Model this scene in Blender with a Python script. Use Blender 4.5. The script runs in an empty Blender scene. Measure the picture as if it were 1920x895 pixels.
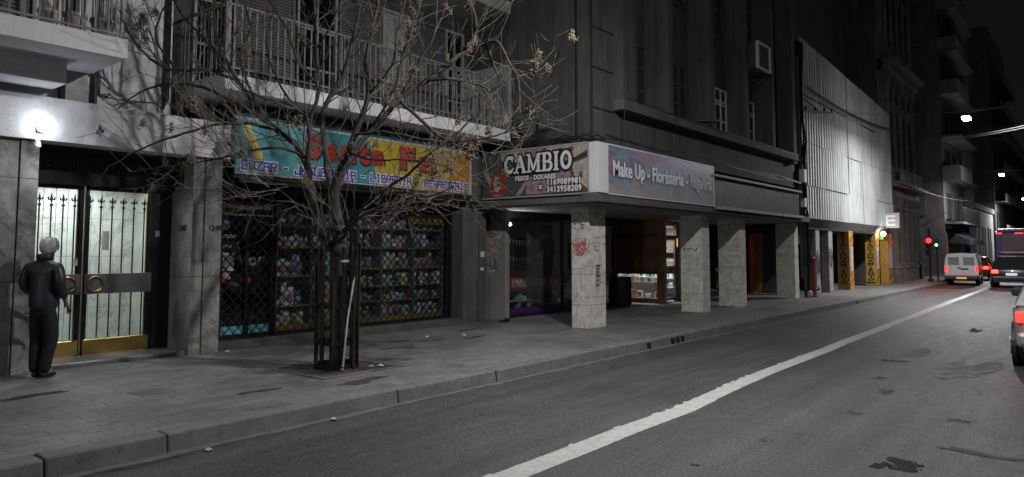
import bpy, math, random
from mathutils import Vector, Matrix
R = math.radians
PI = math.pi
sc = bpy.context.scene
col = sc.collection
rnd = random.Random(11)

# ---------------------------------------------------------------- camera
cam_d = bpy.data.cameras.new('camera')
cam = bpy.data.objects.new('camera', cam_d); col.objects.link(cam)
cam_d.sensor_width = 36; cam_d.lens = 25.425; cam_d.shift_y = -0.0366
cam_d.clip_start = 0.05; cam_d.clip_end = 1500
cam.location = (0, 0, 1.7)
cam.rotation_euler = (R(90 + 4), 0, R(39.15 - 90))
sc.camera = cam

# ---------------------------------------------------------------- night sky, exposure
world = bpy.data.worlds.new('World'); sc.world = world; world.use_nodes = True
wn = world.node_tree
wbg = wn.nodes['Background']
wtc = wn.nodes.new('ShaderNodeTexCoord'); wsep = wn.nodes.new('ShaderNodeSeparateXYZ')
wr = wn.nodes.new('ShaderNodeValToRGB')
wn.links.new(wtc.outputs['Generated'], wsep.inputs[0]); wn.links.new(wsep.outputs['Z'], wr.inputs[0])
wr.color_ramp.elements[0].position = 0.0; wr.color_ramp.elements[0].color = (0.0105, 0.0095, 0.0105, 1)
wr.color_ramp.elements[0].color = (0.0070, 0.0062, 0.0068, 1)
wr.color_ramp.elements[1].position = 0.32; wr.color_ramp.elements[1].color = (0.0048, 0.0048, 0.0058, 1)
e_ = wr.color_ramp.elements.new(0.8); e_.color = (0.088, 0.088, 0.090, 1)   # brighter zenith above the view, added as ambient fill
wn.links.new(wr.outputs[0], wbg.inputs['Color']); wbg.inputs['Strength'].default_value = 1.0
sc.view_settings.view_transform = 'Standard'; sc.view_settings.look = 'None'
sc.view_settings.exposure = 0.0; sc.view_settings.gamma = 1.0
sc.view_settings.use_curve_mapping = False
sc.cycles.use_denoising = True
sc.cycles.max_bounces = 6; sc.cycles.transparent_max_bounces = 12
sc.cycles.glossy_bounces = 3; sc.cycles.diffuse_bounces = 4
sc.cycles.sample_clamp_indirect = 3.0
sc.cycles.caustics_reflective = False; sc.cycles.caustics_refractive = False

COOL = (0.985, 0.975, 1.0)
LAMP_POWER = 560.0
SPANS = [(7.6, 3.3, 6.9), (31.65, 3.74, 6.72), (56.6, 4.87, 6.72), (84.0, 5.6, 6.72), (-17.0, 3.2, 6.9)]  # last lamp, unseen behind the camera, is added for extra light

# ---------------------------------------------------------------- helpers
def setp(o, label=None, cat=None, group=None, kind=None):
    if label: o['label'] = label
    if cat: o['category'] = cat
    if group: o['group'] = group
    if kind: o['kind'] = kind
    return o

def thing(name, label, cat, loc=(0, 0, 0), rz=0.0, group=None):
    o = bpy.data.objects.new(name, None); col.objects.link(o)
    o.empty_display_size = 0.2
    o.location = loc; o.rotation_euler = (0, 0, rz)
    return setp(o, label, cat, group)

class MB:
    def __init__(s): s.v = []; s.f = []; s.m = []
    def face(s, pts, mi=0):
        n = len(s.v); s.v += [tuple(p) for p in pts]; s.f.append(tuple(range(n, n + len(pts)))); s.m.append(mi); return s
    def box(s, x0, x1, y0, y1, z0, z1, mi=0):
        n = len(s.v)
        s.v += [(x0,y0,z0),(x1,y0,z0),(x1,y1,z0),(x0,y1,z0),(x0,y0,z1),(x1,y0,z1),(x1,y1,z1),(x0,y1,z1)]
        for q in ((0,3,2,1),(4,5,6,7),(0,1,5,4),(1,2,6,5),(2,3,7,6),(3,0,4,7)):
            s.f.append(tuple(n + i for i in q)); s.m.append(mi)
        return s
    def boxr(s, c, size, rot, mi=0):
        M = Matrix.Translation(c) @ rot.to_4x4()
        n = len(s.v); a, b, d = (t / 2 for t in size)
        for p in ((-a,-b,-d),(a,-b,-d),(a,b,-d),(-a,b,-d),(-a,-b,d),(a,-b,d),(a,b,d),(-a,b,d)):
            s.v.append(tuple(M @ Vector(p)))
        for q in ((0,3,2,1),(4,5,6,7),(0,1,5,4),(1,2,6,5),(2,3,7,6),(3,0,4,7)):
            s.f.append(tuple(n + i for i in q)); s.m.append(mi)
        return s
    def bar(s, p, q, w, h=None, mi=0):
        p = Vector(p); q = Vector(q); d = q - p; L = d.length
        if L < 1e-6: return s
        rot = d.to_track_quat('X', 'Z').to_matrix()
        return s.boxr((p + q) / 2, (L, w, h or w), rot, mi)
    def tube(s, pts, rs, n=6, mi=0, cap=True):
        pts = [Vector(p) for p in pts]
        if not isinstance(rs, (list, tuple)): rs = [rs] * len(pts)
        base = len(s.v); up = None
        for i, p in enumerate(pts):
            d = (pts[min(i + 1, len(pts) - 1)] - pts[max(i - 1, 0)])
            if d.length < 1e-9: d = Vector((0, 0, 1))
            d.normalize()
            if up is None:
                up = d.cross(Vector((0.31, 0.77, 0.55)));
                if up.length < 1e-3: up = d.cross(Vector((1, 0, 0)))
            up = (up - d * up.dot(d))
            up.normalize(); b = d.cross(up)
            for k in range(n):
                a = 2 * PI * k / n
                s.v.append(tuple(p + (up * math.cos(a) + b * math.sin(a)) * rs[i]))
        for i in range(len(pts) - 1):
            for k in range(n):
                a = base + i * n + k; c = base + i * n + (k + 1) % n
                s.f.append((a, c, c + n, a + n)); s.m.append(mi)
        if cap:
            s.f.append(tuple(base + k for k in reversed(range(n)))); s.m.append(mi)
            e = base + (len(pts) - 1) * n
            s.f.append(tuple(e + k for k in range(n))); s.m.append(mi)
        return s
    def lathe(s, c, prof, n=16, axis='Z', mi=0):
        base = len(s.v); c = Vector(c)
        for (r, h) in prof:
            for k in range(n):
                a = 2 * PI * k / n; x, y = r * math.cos(a), r * math.sin(a)
                v = {'Z': (x, y, h), 'Y': (x, h, -y), 'X': (h, x, y)}[axis]
                s.v.append(tuple(c + Vector(v)))
        for i in range(len(prof) - 1):
            for k in range(n):
                a = base + i * n + k; b = base + i * n + (k + 1) % n
                s.f.append((a, b, b + n, a + n)); s.m.append(mi)
        s.f.append(tuple(base + k for k in reversed(range(n)))); s.m.append(mi)
        e = base + (len(prof) - 1) * n
        s.f.append(tuple(e + k for k in range(n))); s.m.append(mi)
        return s
    def ball(s, c, r, n=8, m=6, sc3=(1, 1, 1), mi=0):
        base = len(s.v)
        for i in range(1, m):
            t = PI * i / m
            for k in range(n):
                a = 2 * PI * k / n
                s.v.append((c[0] + r*sc3[0]*math.sin(t)*math.cos(a), c[1] + r*sc3[1]*math.sin(t)*math.sin(a), c[2] + r*sc3[2]*math.cos(t)))
        s.v.append((c[0], c[1], c[2] + r*sc3[2])); s.v.append((c[0], c[1], c[2] - r*sc3[2]))
        T = len(s.v) - 2; B = T + 1
        for k in range(n):
            k2 = (k + 1) % n
            s.f.append((T, base + k, base + k2)); s.m.append(mi)
            s.f.append((B, base + (m-2)*n + k2, base + (m-2)*n + k)); s.m.append(mi)
            for i in range(m - 2):
                a = base + i*n + k; b = base + i*n + k2
                s.f.append((a, a + n, b + n, b)); s.m.append(mi)
        return s
    def prism(s, pts, d, mi=0):
        """pts: closed 3-D outline, d: extrusion vector"""
        n = len(s.v); k = len(pts); d = Vector(d)
        s.v += [tuple(p) for p in pts] + [tuple(Vector(p) + d) for p in pts]
        s.f.append(tuple(n + i for i in range(k))); s.m.append(mi)
        s.f.append(tuple(n + k + i for i in reversed(range(k)))); s.m.append(mi)
        for i in range(k):
            j = (i + 1) % k
            s.f.append((n + i, n + k + i, n + k + j, n + j)); s.m.append(mi)
        return s
    def mesh(s, name, mats, smooth=False):
        me = bpy.data.meshes.new(name); me.from_pydata(s.v, [], s.f)
        if not isinstance(mats, (list, tuple)): mats = [mats]
        for m in mats: me.materials.append(m)
        if len(mats) > 1: me.polygons.foreach_set('material_index', s.m)
        if smooth: me.polygons.foreach_set('use_smooth', [True] * len(s.f))
        me.validate(); me.update()
        bmfix(me)
        return me
    def build(s, name, mats, parent=None, label=None, cat=None, group=None, kind=None, smooth=False, bevel=0, seg=2, local=False):
        o = bpy.data.objects.new(name, s.mesh(name, mats, smooth)); col.objects.link(o)
        if parent:
            o.parent = parent
            if not local: o.matrix_parent_inverse = world_of(parent).inverted()
        if bevel:
            b = o.modifiers.new('bevel', 'BEVEL'); b.width = bevel; b.segments = seg; b.limit_method = 'ANGLE'; b.angle_limit = R(35)
        return setp(o, label, cat, group, kind)

def world_of(o):
    M = o.matrix_parent_inverse @ Matrix.LocRotScale(o.location, o.rotation_euler, o.scale)
    return world_of(o.parent) @ M if o.parent else Matrix.LocRotScale(o.location, o.rotation_euler, o.scale)

def bmfix(me):
    import bmesh
    bm = bmesh.new(); bm.from_mesh(me)
    bmesh.ops.recalc_face_normals(bm, faces=bm.faces)
    bm.to_mesh(me); bm.free()

def struct(name, mb, m, bevel=0, smooth=False):
    return mb.build(name, m, kind='structure', bevel=bevel, smooth=smooth)

def copy_tree(o, parent=None):
    c = o.copy(); col.objects.link(c)
    if parent: c.parent = parent
    for ch in [x for x in bpy.data.objects if x.parent == o]:
        copy_tree(ch, c)
    return c

# ---------------------------------------------------------------- materials
def nodes_mat(name):
    m = bpy.data.materials.new(name); m.use_nodes = True
    nt = m.node_tree
    return m, nt, nt.nodes['Principled BSDF']

def N(nt, typ, **kw):
    n = nt.nodes.new(typ)
    for k, v in kw.items(): setattr(n, k, v)
    return n

def coords(nt, scale=(1, 1, 1), rot=(0, 0, 0)):
    tc = N(nt, 'ShaderNodeTexCoord'); mp = N(nt, 'ShaderNodeMapping')
    mp.inputs['Scale'].default_value = scale; mp.inputs['Rotation'].default_value = rot
    nt.links.new(tc.outputs['Object'], mp.inputs[0]); return mp.outputs[0]

def noise(nt, vec, scale, detail=4, rough=0.6, dist=0.0):
    n = N(nt, 'ShaderNodeTexNoise'); n.inputs['Scale'].default_value = scale
    n.inputs['Detail'].default_value = detail; n.inputs['Roughness'].default_value = rough
    n.inputs['Distortion'].default_value = dist
    nt.links.new(vec, n.inputs['Vector']); return n.outputs['Fac']

def ramp(nt, fac, stops):
    r = N(nt, 'ShaderNodeValToRGB'); e = r.color_ramp.elements
    while len(e) < len(stops): e.new(0.5)
    for i, (p, c) in enumerate(stops):
        e[i].position = p; e[i].color = (*c, 1) if len(c) == 3 else c
    nt.links.new(fac, r.inputs[0]); return r.outputs[0]

def mixc(nt, fac, a, b, mode='MIX'):
    m = N(nt, 'ShaderNodeMix', data_type='RGBA', blend_type=mode)
    for sock, v in ((m.inputs[0], fac), (m.inputs[6], a), (m.inputs[7], b)):
        if isinstance(v, (int, float)): sock.default_value = v
        elif isinstance(v, tuple): sock.default_value = (*v, 1) if len(v) == 3 else v
        else: nt.links.new(v, sock)
    return m.outputs[2]

def bump(nt, b, h, strength=0.3, dist=0.01):
    n = N(nt, 'ShaderNodeBump'); n.inputs['Strength'].default_value = strength; n.inputs['Distance'].default_value = dist
    nt.links.new(h, n.inputs['Height']); nt.links.new(n.outputs[0], b.inputs['Normal']); return n

def sh(c, k): return tuple(min(1, x * k) for x in c)

def mat(name, c, rough=0.7, metal=0.0, var=0.25, scale=3.0, streak=0.0, bmp=0.15, bs=60, spec=0.5, dirt=None):
    m, nt, b = nodes_mat(name)
    v = coords(nt)
    f = noise(nt, v, scale, 5, 0.65)
    cc = ramp(nt, f, [(0.25, sh(c, 1 - var)), (0.75, sh(c, 1 + var))])
    if streak:
        v2 = coords(nt, (1, 1, 0.08))
        f2 = noise(nt, v2, 7, 4, 0.7)
        k = ramp(nt, f2, [(0.35, (1 - streak,) * 3), (0.6, (1, 1, 1))])
        cc = mixc(nt, 1.0, cc, k, 'MULTIPLY')
    if dirt:
        f3 = noise(nt, v, scale * 4.3, 6, 0.75, 0.6)
        k = ramp(nt, f3, [(0.50, (0, 0, 0)), (0.68, (1, 1, 1))])
        cc = mixc(nt, k, cc, dirt)
    nt.links.new(cc, b.inputs['Base Color'])
    b.inputs['Roughness'].default_value = rough; b.inputs['Metallic'].default_value = metal
    b.inputs['Specular IOR Level'].default_value = spec
    if bmp:
        bump(nt, b, noise(nt, v, bs, 4, 0.7), bmp, 0.01)
    return m

def emit(name, c, s):
    m, nt, b = nodes_mat(name)
    b.inputs['Base Color'].default_value = (*sh(c, 0.3), 1)
    b.inputs['Emission Color'].default_value = (*c, 1); b.inputs['Emission Strength'].default_value = s
    return m

def glass(name, tint=(0.8, 0.85, 0.85), refl=1.0, dark=0.0):
    m, nt, b = nodes_mat(name)
    nt.nodes.remove(b)
    out = nt.nodes['Material Output']
    t = N(nt, 'ShaderNodeBsdfTransparent'); t.inputs[0].default_value = (*tint, 1)
    g = N(nt, 'ShaderNodeBsdfGlossy'); g.inputs['Roughness'].default_value = 0.02
    g.inputs[0].default_value = (0.9, 0.93, 0.95, 1)
    lw = N(nt, 'ShaderNodeLayerWeight'); lw.inputs[0].default_value = .5
    pw = N(nt, 'ShaderNodeMath', operation='POWER'); pw.inputs[1].default_value = 4.0; nt.links.new(lw.outputs['Facing'], pw.inputs[0])
    fr = N(nt, 'ShaderNodeMath', operation='MULTIPLY_ADD'); fr.inputs[1].default_value = .7; fr.inputs[2].default_value = .035; nt.links.new(pw.outputs[0], fr.inputs[0])
    mx = N(nt, 'ShaderNodeMixShader')
    nt.links.new(fr.outputs[0], mx.inputs[0]); nt.links.new(t.outputs[0], mx.inputs[1]); nt.links.new(g.outputs[0], mx.inputs[2])
    nt.links.new(mx.outputs[0], out.inputs[0]); return m

def marble(name, a, b_, scale=1.6, rough=0.35, joint=None, grime=0.35):
    m, nt, b = nodes_mat(name)
    v = coords(nt)
    f = noise(nt, coords(nt, (1, 1, .6), (.5, .4, .3)), scale, 8, 0.68, 1.1)
    cc = ramp(nt, f, [(0.30, a), (0.47, b_), (0.505, sh(a, 0.80)), (0.53, b_), (0.72, sh(a, .9))])
    g = noise(nt, v, 5, 6, 0.75)
    cc = mixc(nt, 1.0, cc, ramp(nt, g, [(0.35, (1 - grime,) * 3), (0.6, (1, 1, 1))]), 'MULTIPLY')
    if joint:
        sep = N(nt, 'ShaderNodeSeparateXYZ'); nt.links.new(v, sep.inputs[0])
        md = N(nt, 'ShaderNodeMath', operation='PINGPONG'); md.inputs[1].default_value = joint / 2
        nt.links.new(sep.outputs['Z'], md.inputs[0])
        lt = N(nt, 'ShaderNodeMath', operation='LESS_THAN'); lt.inputs[1].default_value = 0.005
        nt.links.new(md.outputs[0], lt.inputs[0])
        cc = mixc(nt, lt.outputs[0], cc, sh(a, 0.25))
    nt.links.new(cc, b.inputs['Base Color']); b.inputs['Roughness'].default_value = rough
    bump(nt, b, g, 0.12, 0.01)
    return m

def wall_mat(name, c, streak=0.3, blot=0.3, rough=0.85, grid=None):
    m, nt, b = nodes_mat(name)
    v = coords(nt)
    f = noise(nt, v, 0.9, 6, 0.7)
    cc = ramp(nt, f, [(0.3, sh(c, 1 - blot)), (0.7, sh(c, 1 + blot * 0.5))])
    f2 = noise(nt, coords(nt, (1, 1, 0.07)), 5, 5, 0.7)
    cc = mixc(nt, 1.0, cc, ramp(nt, f2, [(0.38, (1 - streak,) * 3), (0.62, (1, 1, 1))]), 'MULTIPLY')
    f4 = noise(nt, v, 30, 4, 0.7)
    cc = mixc(nt, 1.0, cc, ramp(nt, f4, [(0.3, (0.85,) * 3), (0.7, (1.05,) * 3)]), 'MULTIPLY')
    nt.links.new(cc, b.inputs['Base Color']); b.inputs['Roughness'].default_value = rough
    b.inputs['Specular IOR Level'].default_value = 0.25
    bump(nt, b, f4, 0.25, 0.01)
    return m

def asphalt():
    m, nt, b = nodes_mat('asphalt')
    v = coords(nt)
    fine = noise(nt, v, 95, 3, 0.8); mid = noise(nt, v, 7, 6, 0.72)
    long_ = noise(nt, coords(nt, (0.05, 1.0, 1)), 2.2, 5, 0.65)
    big = noise(nt, v, 0.35, 5, 0.65)
    cc = ramp(nt, fine, [(0.32, (0.018, 0.018, 0.0185)), (0.55, (0.056, 0.055, 0.055)), (0.76, (0.19, 0.187, 0.183))])
    cc = mixc(nt, 1.0, cc, ramp(nt, mid, [(0.3, (0.78,) * 3), (0.7, (1.15,) * 3)]), 'MULTIPLY')
    cc = mixc(nt, 1.0, cc, ramp(nt, long_, [(0.35, (0.72,) * 3), (0.65, (1.22,) * 3)]), 'MULTIPLY')
    cc = mixc(nt, 1.0, cc, ramp(nt, big, [(0.35, (0.8,) * 3), (0.65, (1.2,) * 3)]), 'MULTIPLY')
    grit = noise(nt, v, 38, 2, 0.9)
    cc = mixc(nt, 1.0, cc, ramp(nt, grit, [(0.38, (0.50,) * 3), (0.5, (0.95,) * 3), (0.62, (1.9,) * 3)]), 'MULTIPLY')
    vo = N(nt, 'ShaderNodeTexVoronoi', feature='DISTANCE_TO_EDGE'); vo.inputs['Scale'].default_value = 0.55
    wv = N(nt, 'ShaderNodeTexNoise'); wv.inputs['Scale'].default_value = 1.6; wv.inputs['Detail'].default_value = 6; nt.links.new(v, wv.inputs['Vector'])
    wa = N(nt, 'ShaderNodeVectorMath', operation='MULTIPLY_ADD'); wa.inputs[1].default_value = (.9, .9, 0); nt.links.new(wv.outputs['Color'], wa.inputs[0]); nt.links.new(v, wa.inputs[2]); nt.links.new(wa.outputs[0], vo.inputs['Vector'])
    crk = ramp(nt, vo.outputs['Distance'], [(0.0, (0.35,) * 3), (0.006, (0.5,) * 3), (0.012, (1, 1, 1))])
    gate = ramp(nt, noise(nt, v, .5, 3, .6), [(0.56, (0, 0, 0)), (0.62, (1, 1, 1))])
    cc = mixc(nt, gate, cc, mixc(nt, 1.0, cc, crk, 'MULTIPLY'))
    pale = ramp(nt, noise(nt, coords(nt, (.35, 1, 1)), 1.3, 7, .75), [(0.56, (1, 1, 1)), (0.70, (1.5, 1.48, 1.42))])
    cc = mixc(nt, 1.0, cc, pale, 'MULTIPLY')
    nt.links.new(cc, b.inputs['Base Color'])
    rr = ramp(nt, mid, [(0.3, (0.5,) * 3), (0.7, (0.72,) * 3)])
    nt.links.new(rr, b.inputs['Roughness'])
    b.inputs['Specular IOR Level'].default_value = 0.45
    ad = N(nt, 'ShaderNodeMath', operation='ADD'); nt.links.new(fine, ad.inputs[0]); nt.links.new(mid, ad.inputs[1])
    bump(nt, b, ad.outputs[0], 0.55, 0.012)
    return m

def paving(name, c, tile=(0.4, 0.4), ribs=True):
    m, nt, b = nodes_mat(name)
    v = coords(nt)
    br = N(nt, 'ShaderNodeTexBrick'); br.offset = 0.5
    br.inputs['Scale'].default_value = 1.0; br.inputs['Mortar Size'].default_value = 0.006
    br.inputs['Brick Width'].default_value = tile[0]; br.inputs['Row Height'].default_value = tile[1]
    br.inputs['Color1'].default_value = (*sh(c, 0.90), 1); br.inputs['Color2'].default_value = (*sh(c, 1.08), 1)
    br.inputs['Mortar'].default_value = (*sh(c, 0.55), 1); br.inputs['Mortar Smooth'].default_value = 0.3
    dn = N(nt, 'ShaderNodeTexNoise'); dn.inputs['Scale'].default_value = 2.0
    nt.links.new(v, dn.inputs['Vector'])
    dv = N(nt, 'ShaderNodeVectorMath', operation='MULTIPLY_ADD'); dv.inputs[1].default_value = (0.03, 0.03, 0); nt.links.new(dn.outputs['Color'], dv.inputs[0]); nt.links.new(v, dv.inputs[2])
    nt.links.new(dv.outputs[0], br.inputs['Vector'])
    mid = noise(nt, v, 3.2, 7, 0.72); fine = noise(nt, v, 60, 3, 0.7); big = noise(nt, v, 0.55, 6, 0.7, 0.8)
    cc = mixc(nt, 1.0, br.outputs['Color'], ramp(nt, mid, [(0.3, (0.7,) * 3), (0.62, (1.1,) * 3)]), 'MULTIPLY')
    cc = mixc(nt, 1.0, cc, ramp(nt, big, [(0.36, (0.62,) * 3), (0.6, (1.08,) * 3)]), 'MULTIPLY')
    cc = mixc(nt, 1.0, cc, ramp(nt, fine, [(0.3, (0.8,) * 3), (0.7, (1.15,) * 3)]), 'MULTIPLY')
    # dark chewing gum and oil spots
    sp = noise(nt, v, 9, 2, 0.4)
    cc = mixc(nt, ramp(nt, sp, [(0.70, (0, 0, 0)), (0.74, (1, 1, 1))]), cc, sh(c, 0.3))
    nt.links.new(cc, b.inputs['Base Color'])
    b.inputs['Roughness'].default_value = 0.62
    h = N(nt, 'ShaderNodeMath', operation='MULTIPLY_ADD'); h.inputs[1].default_value = -1.5
    nt.links.new(br.outputs['Fac'], h.inputs[0]); nt.links.new(mid, h.inputs[2])
    hh = h.outputs[0]
    if ribs:
        wv = N(nt, 'ShaderNodeTexWave', wave_type='BANDS', bands_direction='Y'); wv.inputs['Scale'].default_value = 0.314 / 0.07 * 1.0
        wv.inputs['Distortion'].default_value = 0.3
        nt.links.new(v, wv.inputs['Vector'])
        ccr = mixc(nt, 1.0, cc, ramp(nt, wv.outputs['Fac'], [(.15, (.66,) * 3), (.5, (1.06,) * 3)]), 'MULTIPLY'); nt.links.new(ccr, b.inputs['Base Color'])
        a2 = N(nt, 'ShaderNodeMath', operation='MULTIPLY_ADD'); a2.inputs[1].default_value = 0.5
        nt.links.new(wv.outputs['Fac'], a2.inputs[0]); nt.links.new(hh, a2.inputs[2]); hh = a2.outputs[0]
    bump(nt, b, hh, 0.6, 0.012)
    return m

M = {}
M['asphalt'] = asphalt()
M['paving'] = paving('paving', (0.20, 0.198, 0.19), (0.4, 0.2), True)
M['paving2'] = paving('old_paving', (0.15, 0.148, 0.142), (0.8, 0.4), False)
M['kerb'] = mat('kerb_stone', (0.135, 0.133, 0.127), 0.8, var=0.3, scale=2.2, bmp=0.5, bs=60, dirt=(0.085, 0.083, 0.078))
M['line'] = mat('road_paint', (0.41, 0.405, 0.375), 0.65, var=0.22, scale=6, bmp=0.5, bs=70, dirt=(0.20, 0.198, 0.185))
M['white_wall'] = wall_mat('white_render', (0.80, 0.80, 0.82), 0.12, 0.10)
M['concrete'] = wall_mat('grey_concrete', (0.125, 0.121, 0.112), 0.35, 0.3)
M['concrete2'] = wall_mat('side_concrete', (0.15, 0.145, 0.133), 0.3, 0.35)
M['soffit'] = wall_mat('soffit_plaster', (0.30, 0.295, 0.28), 0.1, 0.25)
M['dark_wall'] = wall_mat('dark_wall', (0.05, 0.05, 0.05), 0.3, 0.3)
M['grey_wall'] = wall_mat('grey_wall', (0.13, 0.13, 0.13), 0.35, 0.35)
M['marbleA'] = marble('grey_marble', (0.25, 0.25, 0.225), (0.33, 0.325, 0.30), 1.3, 0.3, 1.32, 0.45)
M['marbleC'] = marble('pale_marble', (0.60, 0.575, 0.49), (0.76, 0.74, 0.65), 1.5, 0.45, 0.62, 0.28)
M['marbleL'] = marble('lobby_marble', (0.56, 0.56, 0.53), (0.68, 0.675, 0.645), 1.2, 0.35, None, 0.2)
M['granite'] = mat('granite', (0.16, 0.155, 0.15), 0.3, var=0.6, scale=70, bmp=0.0)
M['brass'] = mat('brass', (0.62, 0.44, 0.14), 0.28, 1.0, var=0.2, scale=3, bmp=0.25, bs=5)
M['black_metal'] = mat('black_metal', (0.018, 0.018, 0.019), 0.4, 0.3, var=0.3, bmp=0.1)
M['rust_metal'] = mat('rusty_iron', (0.030, 0.024, 0.021), 0.6, 0.4, var=0.4, scale=14, bmp=0.4)
M['black'] = mat('black_paint', (0.008, 0.008, 0.009), 0.5, bmp=0)
M['glass'] = glass('shop_glass')
M['dark_glass'] = mat('dark_glass', (0.006, 0.007, 0.008), 0.06, var=0.2, bmp=0, spec=0.6)
M['white'] = mat('white_paint', (0.66, 0.66, 0.66), 0.5, var=0.08, bmp=0.05)
M['offwhite'] = mat('aged_white', (0.42, 0.42, 0.40), 0.6, var=0.15, streak=0.25, bmp=0.1)
M['rail'] = mat('rail_paint', (0.17, 0.17, 0.16), 0.55, var=0.2, bmp=0.1)
M['shutter'] = mat('shutter_paint', (0.17, 0.17, 0.165), 0.6, var=0.2, streak=0.2, bmp=0.1)
M['wood'] = mat('brown_wood', (0.40, 0.215, 0.13), 0.45, var=0.3, scale=2, streak=0.35, bmp=0.1)
M['frame'] = mat('bronze_frame', (0.11, 0.10, 0.085), 0.4, 0.5, var=0.2, bmp=0.1)
M['plank'] = mat('orange_board', (0.34, 0.14, 0.05), 0.6, var=0.2, bmp=0.1)
M['cable'] = mat('cable_rubber', (0.012, 0.012, 0.012), 0.6, bmp=0)
M['bark'] = mat('bark', (0.044, 0.038, 0.033), 0.85, var=0.45, scale=9, bmp=0.9, bs=45)
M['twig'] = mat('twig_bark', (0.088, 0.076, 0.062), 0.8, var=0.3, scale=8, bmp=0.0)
M['twig_lit'] = mat('lit_twig_bark', (0.16, 0.138, 0.112), 0.7, var=0.3, scale=8, bmp=0.0)  # lighter copy of the twig bark, standing in for front light
M['seed'] = mat('dry_berries', (0.15, 0.12, 0.075), 0.7, var=0.4, scale=20, bmp=0)
# ---------------------------------------------------------------- lettering
def text_mesh(s, size, depth=0.006, offset=0.0, sx=1.0, shear=0.0, align='LEFT', spacing=1.0):
    cu = bpy.data.curves.new('t', 'FONT'); cu.body = s; cu.size = size; cu.extrude = depth / 2
    cu.offset = offset; cu.shear = shear; cu.align_x = align; cu.space_character = spacing; cu.resolution_u = 3
    o = bpy.data.objects.new('t', cu); col.objects.link(o)
    dg = bpy.context.evaluated_depsgraph_get(); dg.update()
    me = bpy.data.meshes.new_from_object(o.evaluated_get(dg))
    bpy.data.objects.remove(o); bpy.data.curves.remove(cu)
    if sx != 1.0:
        for v in me.vertices: v.co.x *= sx
    return me

def text_width(s, size, offset=0.0, spacing=1.0):
    me = text_mesh(s, size, .004, offset, 1.0, 0.0, 'LEFT', spacing)
    w = max(v.co.x for v in me.vertices) - min(v.co.x for v in me.vertices); bpy.data.meshes.remove(me); return w

def put_text(name, s, loc, size, m, parent, face='-Y', depth=0.006, offset=0.0, sx=1.0, align='LEFT', spacing=1.0, shear=0.0, roll=0.0):
    me = text_mesh(s, size, depth, offset, sx, shear, align, spacing)
    me.name = name; me.materials.clear(); me.materials.append(m)
    o = bpy.data.objects.new(name, me); col.objects.link(o)
    rot = {'-Y': Matrix.Rotation(R(90), 4, 'X'), '-X': Matrix.Rotation(R(-90), 4, 'Z') @ Matrix.Rotation(R(90), 4, 'X')}[face]
    W = Matrix.Translation(loc) @ rot @ Matrix.Rotation(roll, 4, 'Z')
    me.transform(W)
    if parent: o.parent = parent; o.matrix_parent_inverse = world_of(parent).inverted()
    return o

GL = {  # strokes on a 4 x 6 grid, squared lettering
'A': [((0,0),(0,6)),((0,6),(4,6)),((4,6),(4,0)),((0,3),(4,3))], 'B': [((0,0),(0,6)),((0,6),(3.4,6)),((3.4,6),(3.4,3)),((0,3),(4,3)),((4,3),(4,0)),((4,0),(0,0))],
'C': [((4,6),(0,6)),((0,6),(0,0)),((0,0),(4,0))], 'E': [((4,6),(0,6)),((0,6),(0,0)),((0,0),(4,0)),((0,3),(3.2,3))],
'F': [((4,6),(0,6)),((0,6),(0,0)),((0,3),(3.2,3))], 'G': [((4,6),(0,6)),((0,6),(0,0)),((0,0),(4,0)),((4,0),(4,3)),((4,3),(2,3))],
'I': [((2,0),(2,6)),((1,6),(3,6)),((1,0),(3,0))], 'J': [((4,6),(4,0)),((4,0),(0,0)),((0,0),(0,2))], 'L': [((0,6),(0,0)),((0,0),(4,0))],
'R': [((0,0),(0,6)),((0,6),(4,6)),((4,6),(4,3)),((4,3),(0,3)),((1.8,3),(4,0))], 'T': [((0,6),(4,6)),((2,6),(2,0))],
'U': [((0,6),(0,0)),((0,0),(4,0)),((4,0),(4,6))], 'Z': [((0,6),(4,6)),((4,6),(0,0)),((0,0),(4,0))], '-': [((0.8,3),(3.2,3))], ' ': []}
def block_text(s, w, h, gap, t, y0, dep):
    """squared lettering in the XZ plane from x = 0, z = 0; returns MB"""
    b = MB(); x = 0
    for ch in s:
        for gi, (p, q) in enumerate(GL[ch]):
            y0 = gi * .0004
            P = Vector((x + p[0] / 4 * w, y0, p[1] / 6 * h)); Q = Vector((x + q[0] / 4 * w, y0, q[1] / 6 * h))
            d = (Q - P).normalized(); e = d * t * 0.5
            b.bar(P - e, Q + e, dep, t) if abs(d.z) < 0.99 else b.box(P.x - t/2, P.x + t/2, y0 - dep/2, y0 + dep/2, min(P.z, Q.z) - t/2, max(P.z, Q.z) + t/2)
        x += (w + gap) * (0.75 if ch in ' ' else 1)
    return b, x - gap

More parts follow.
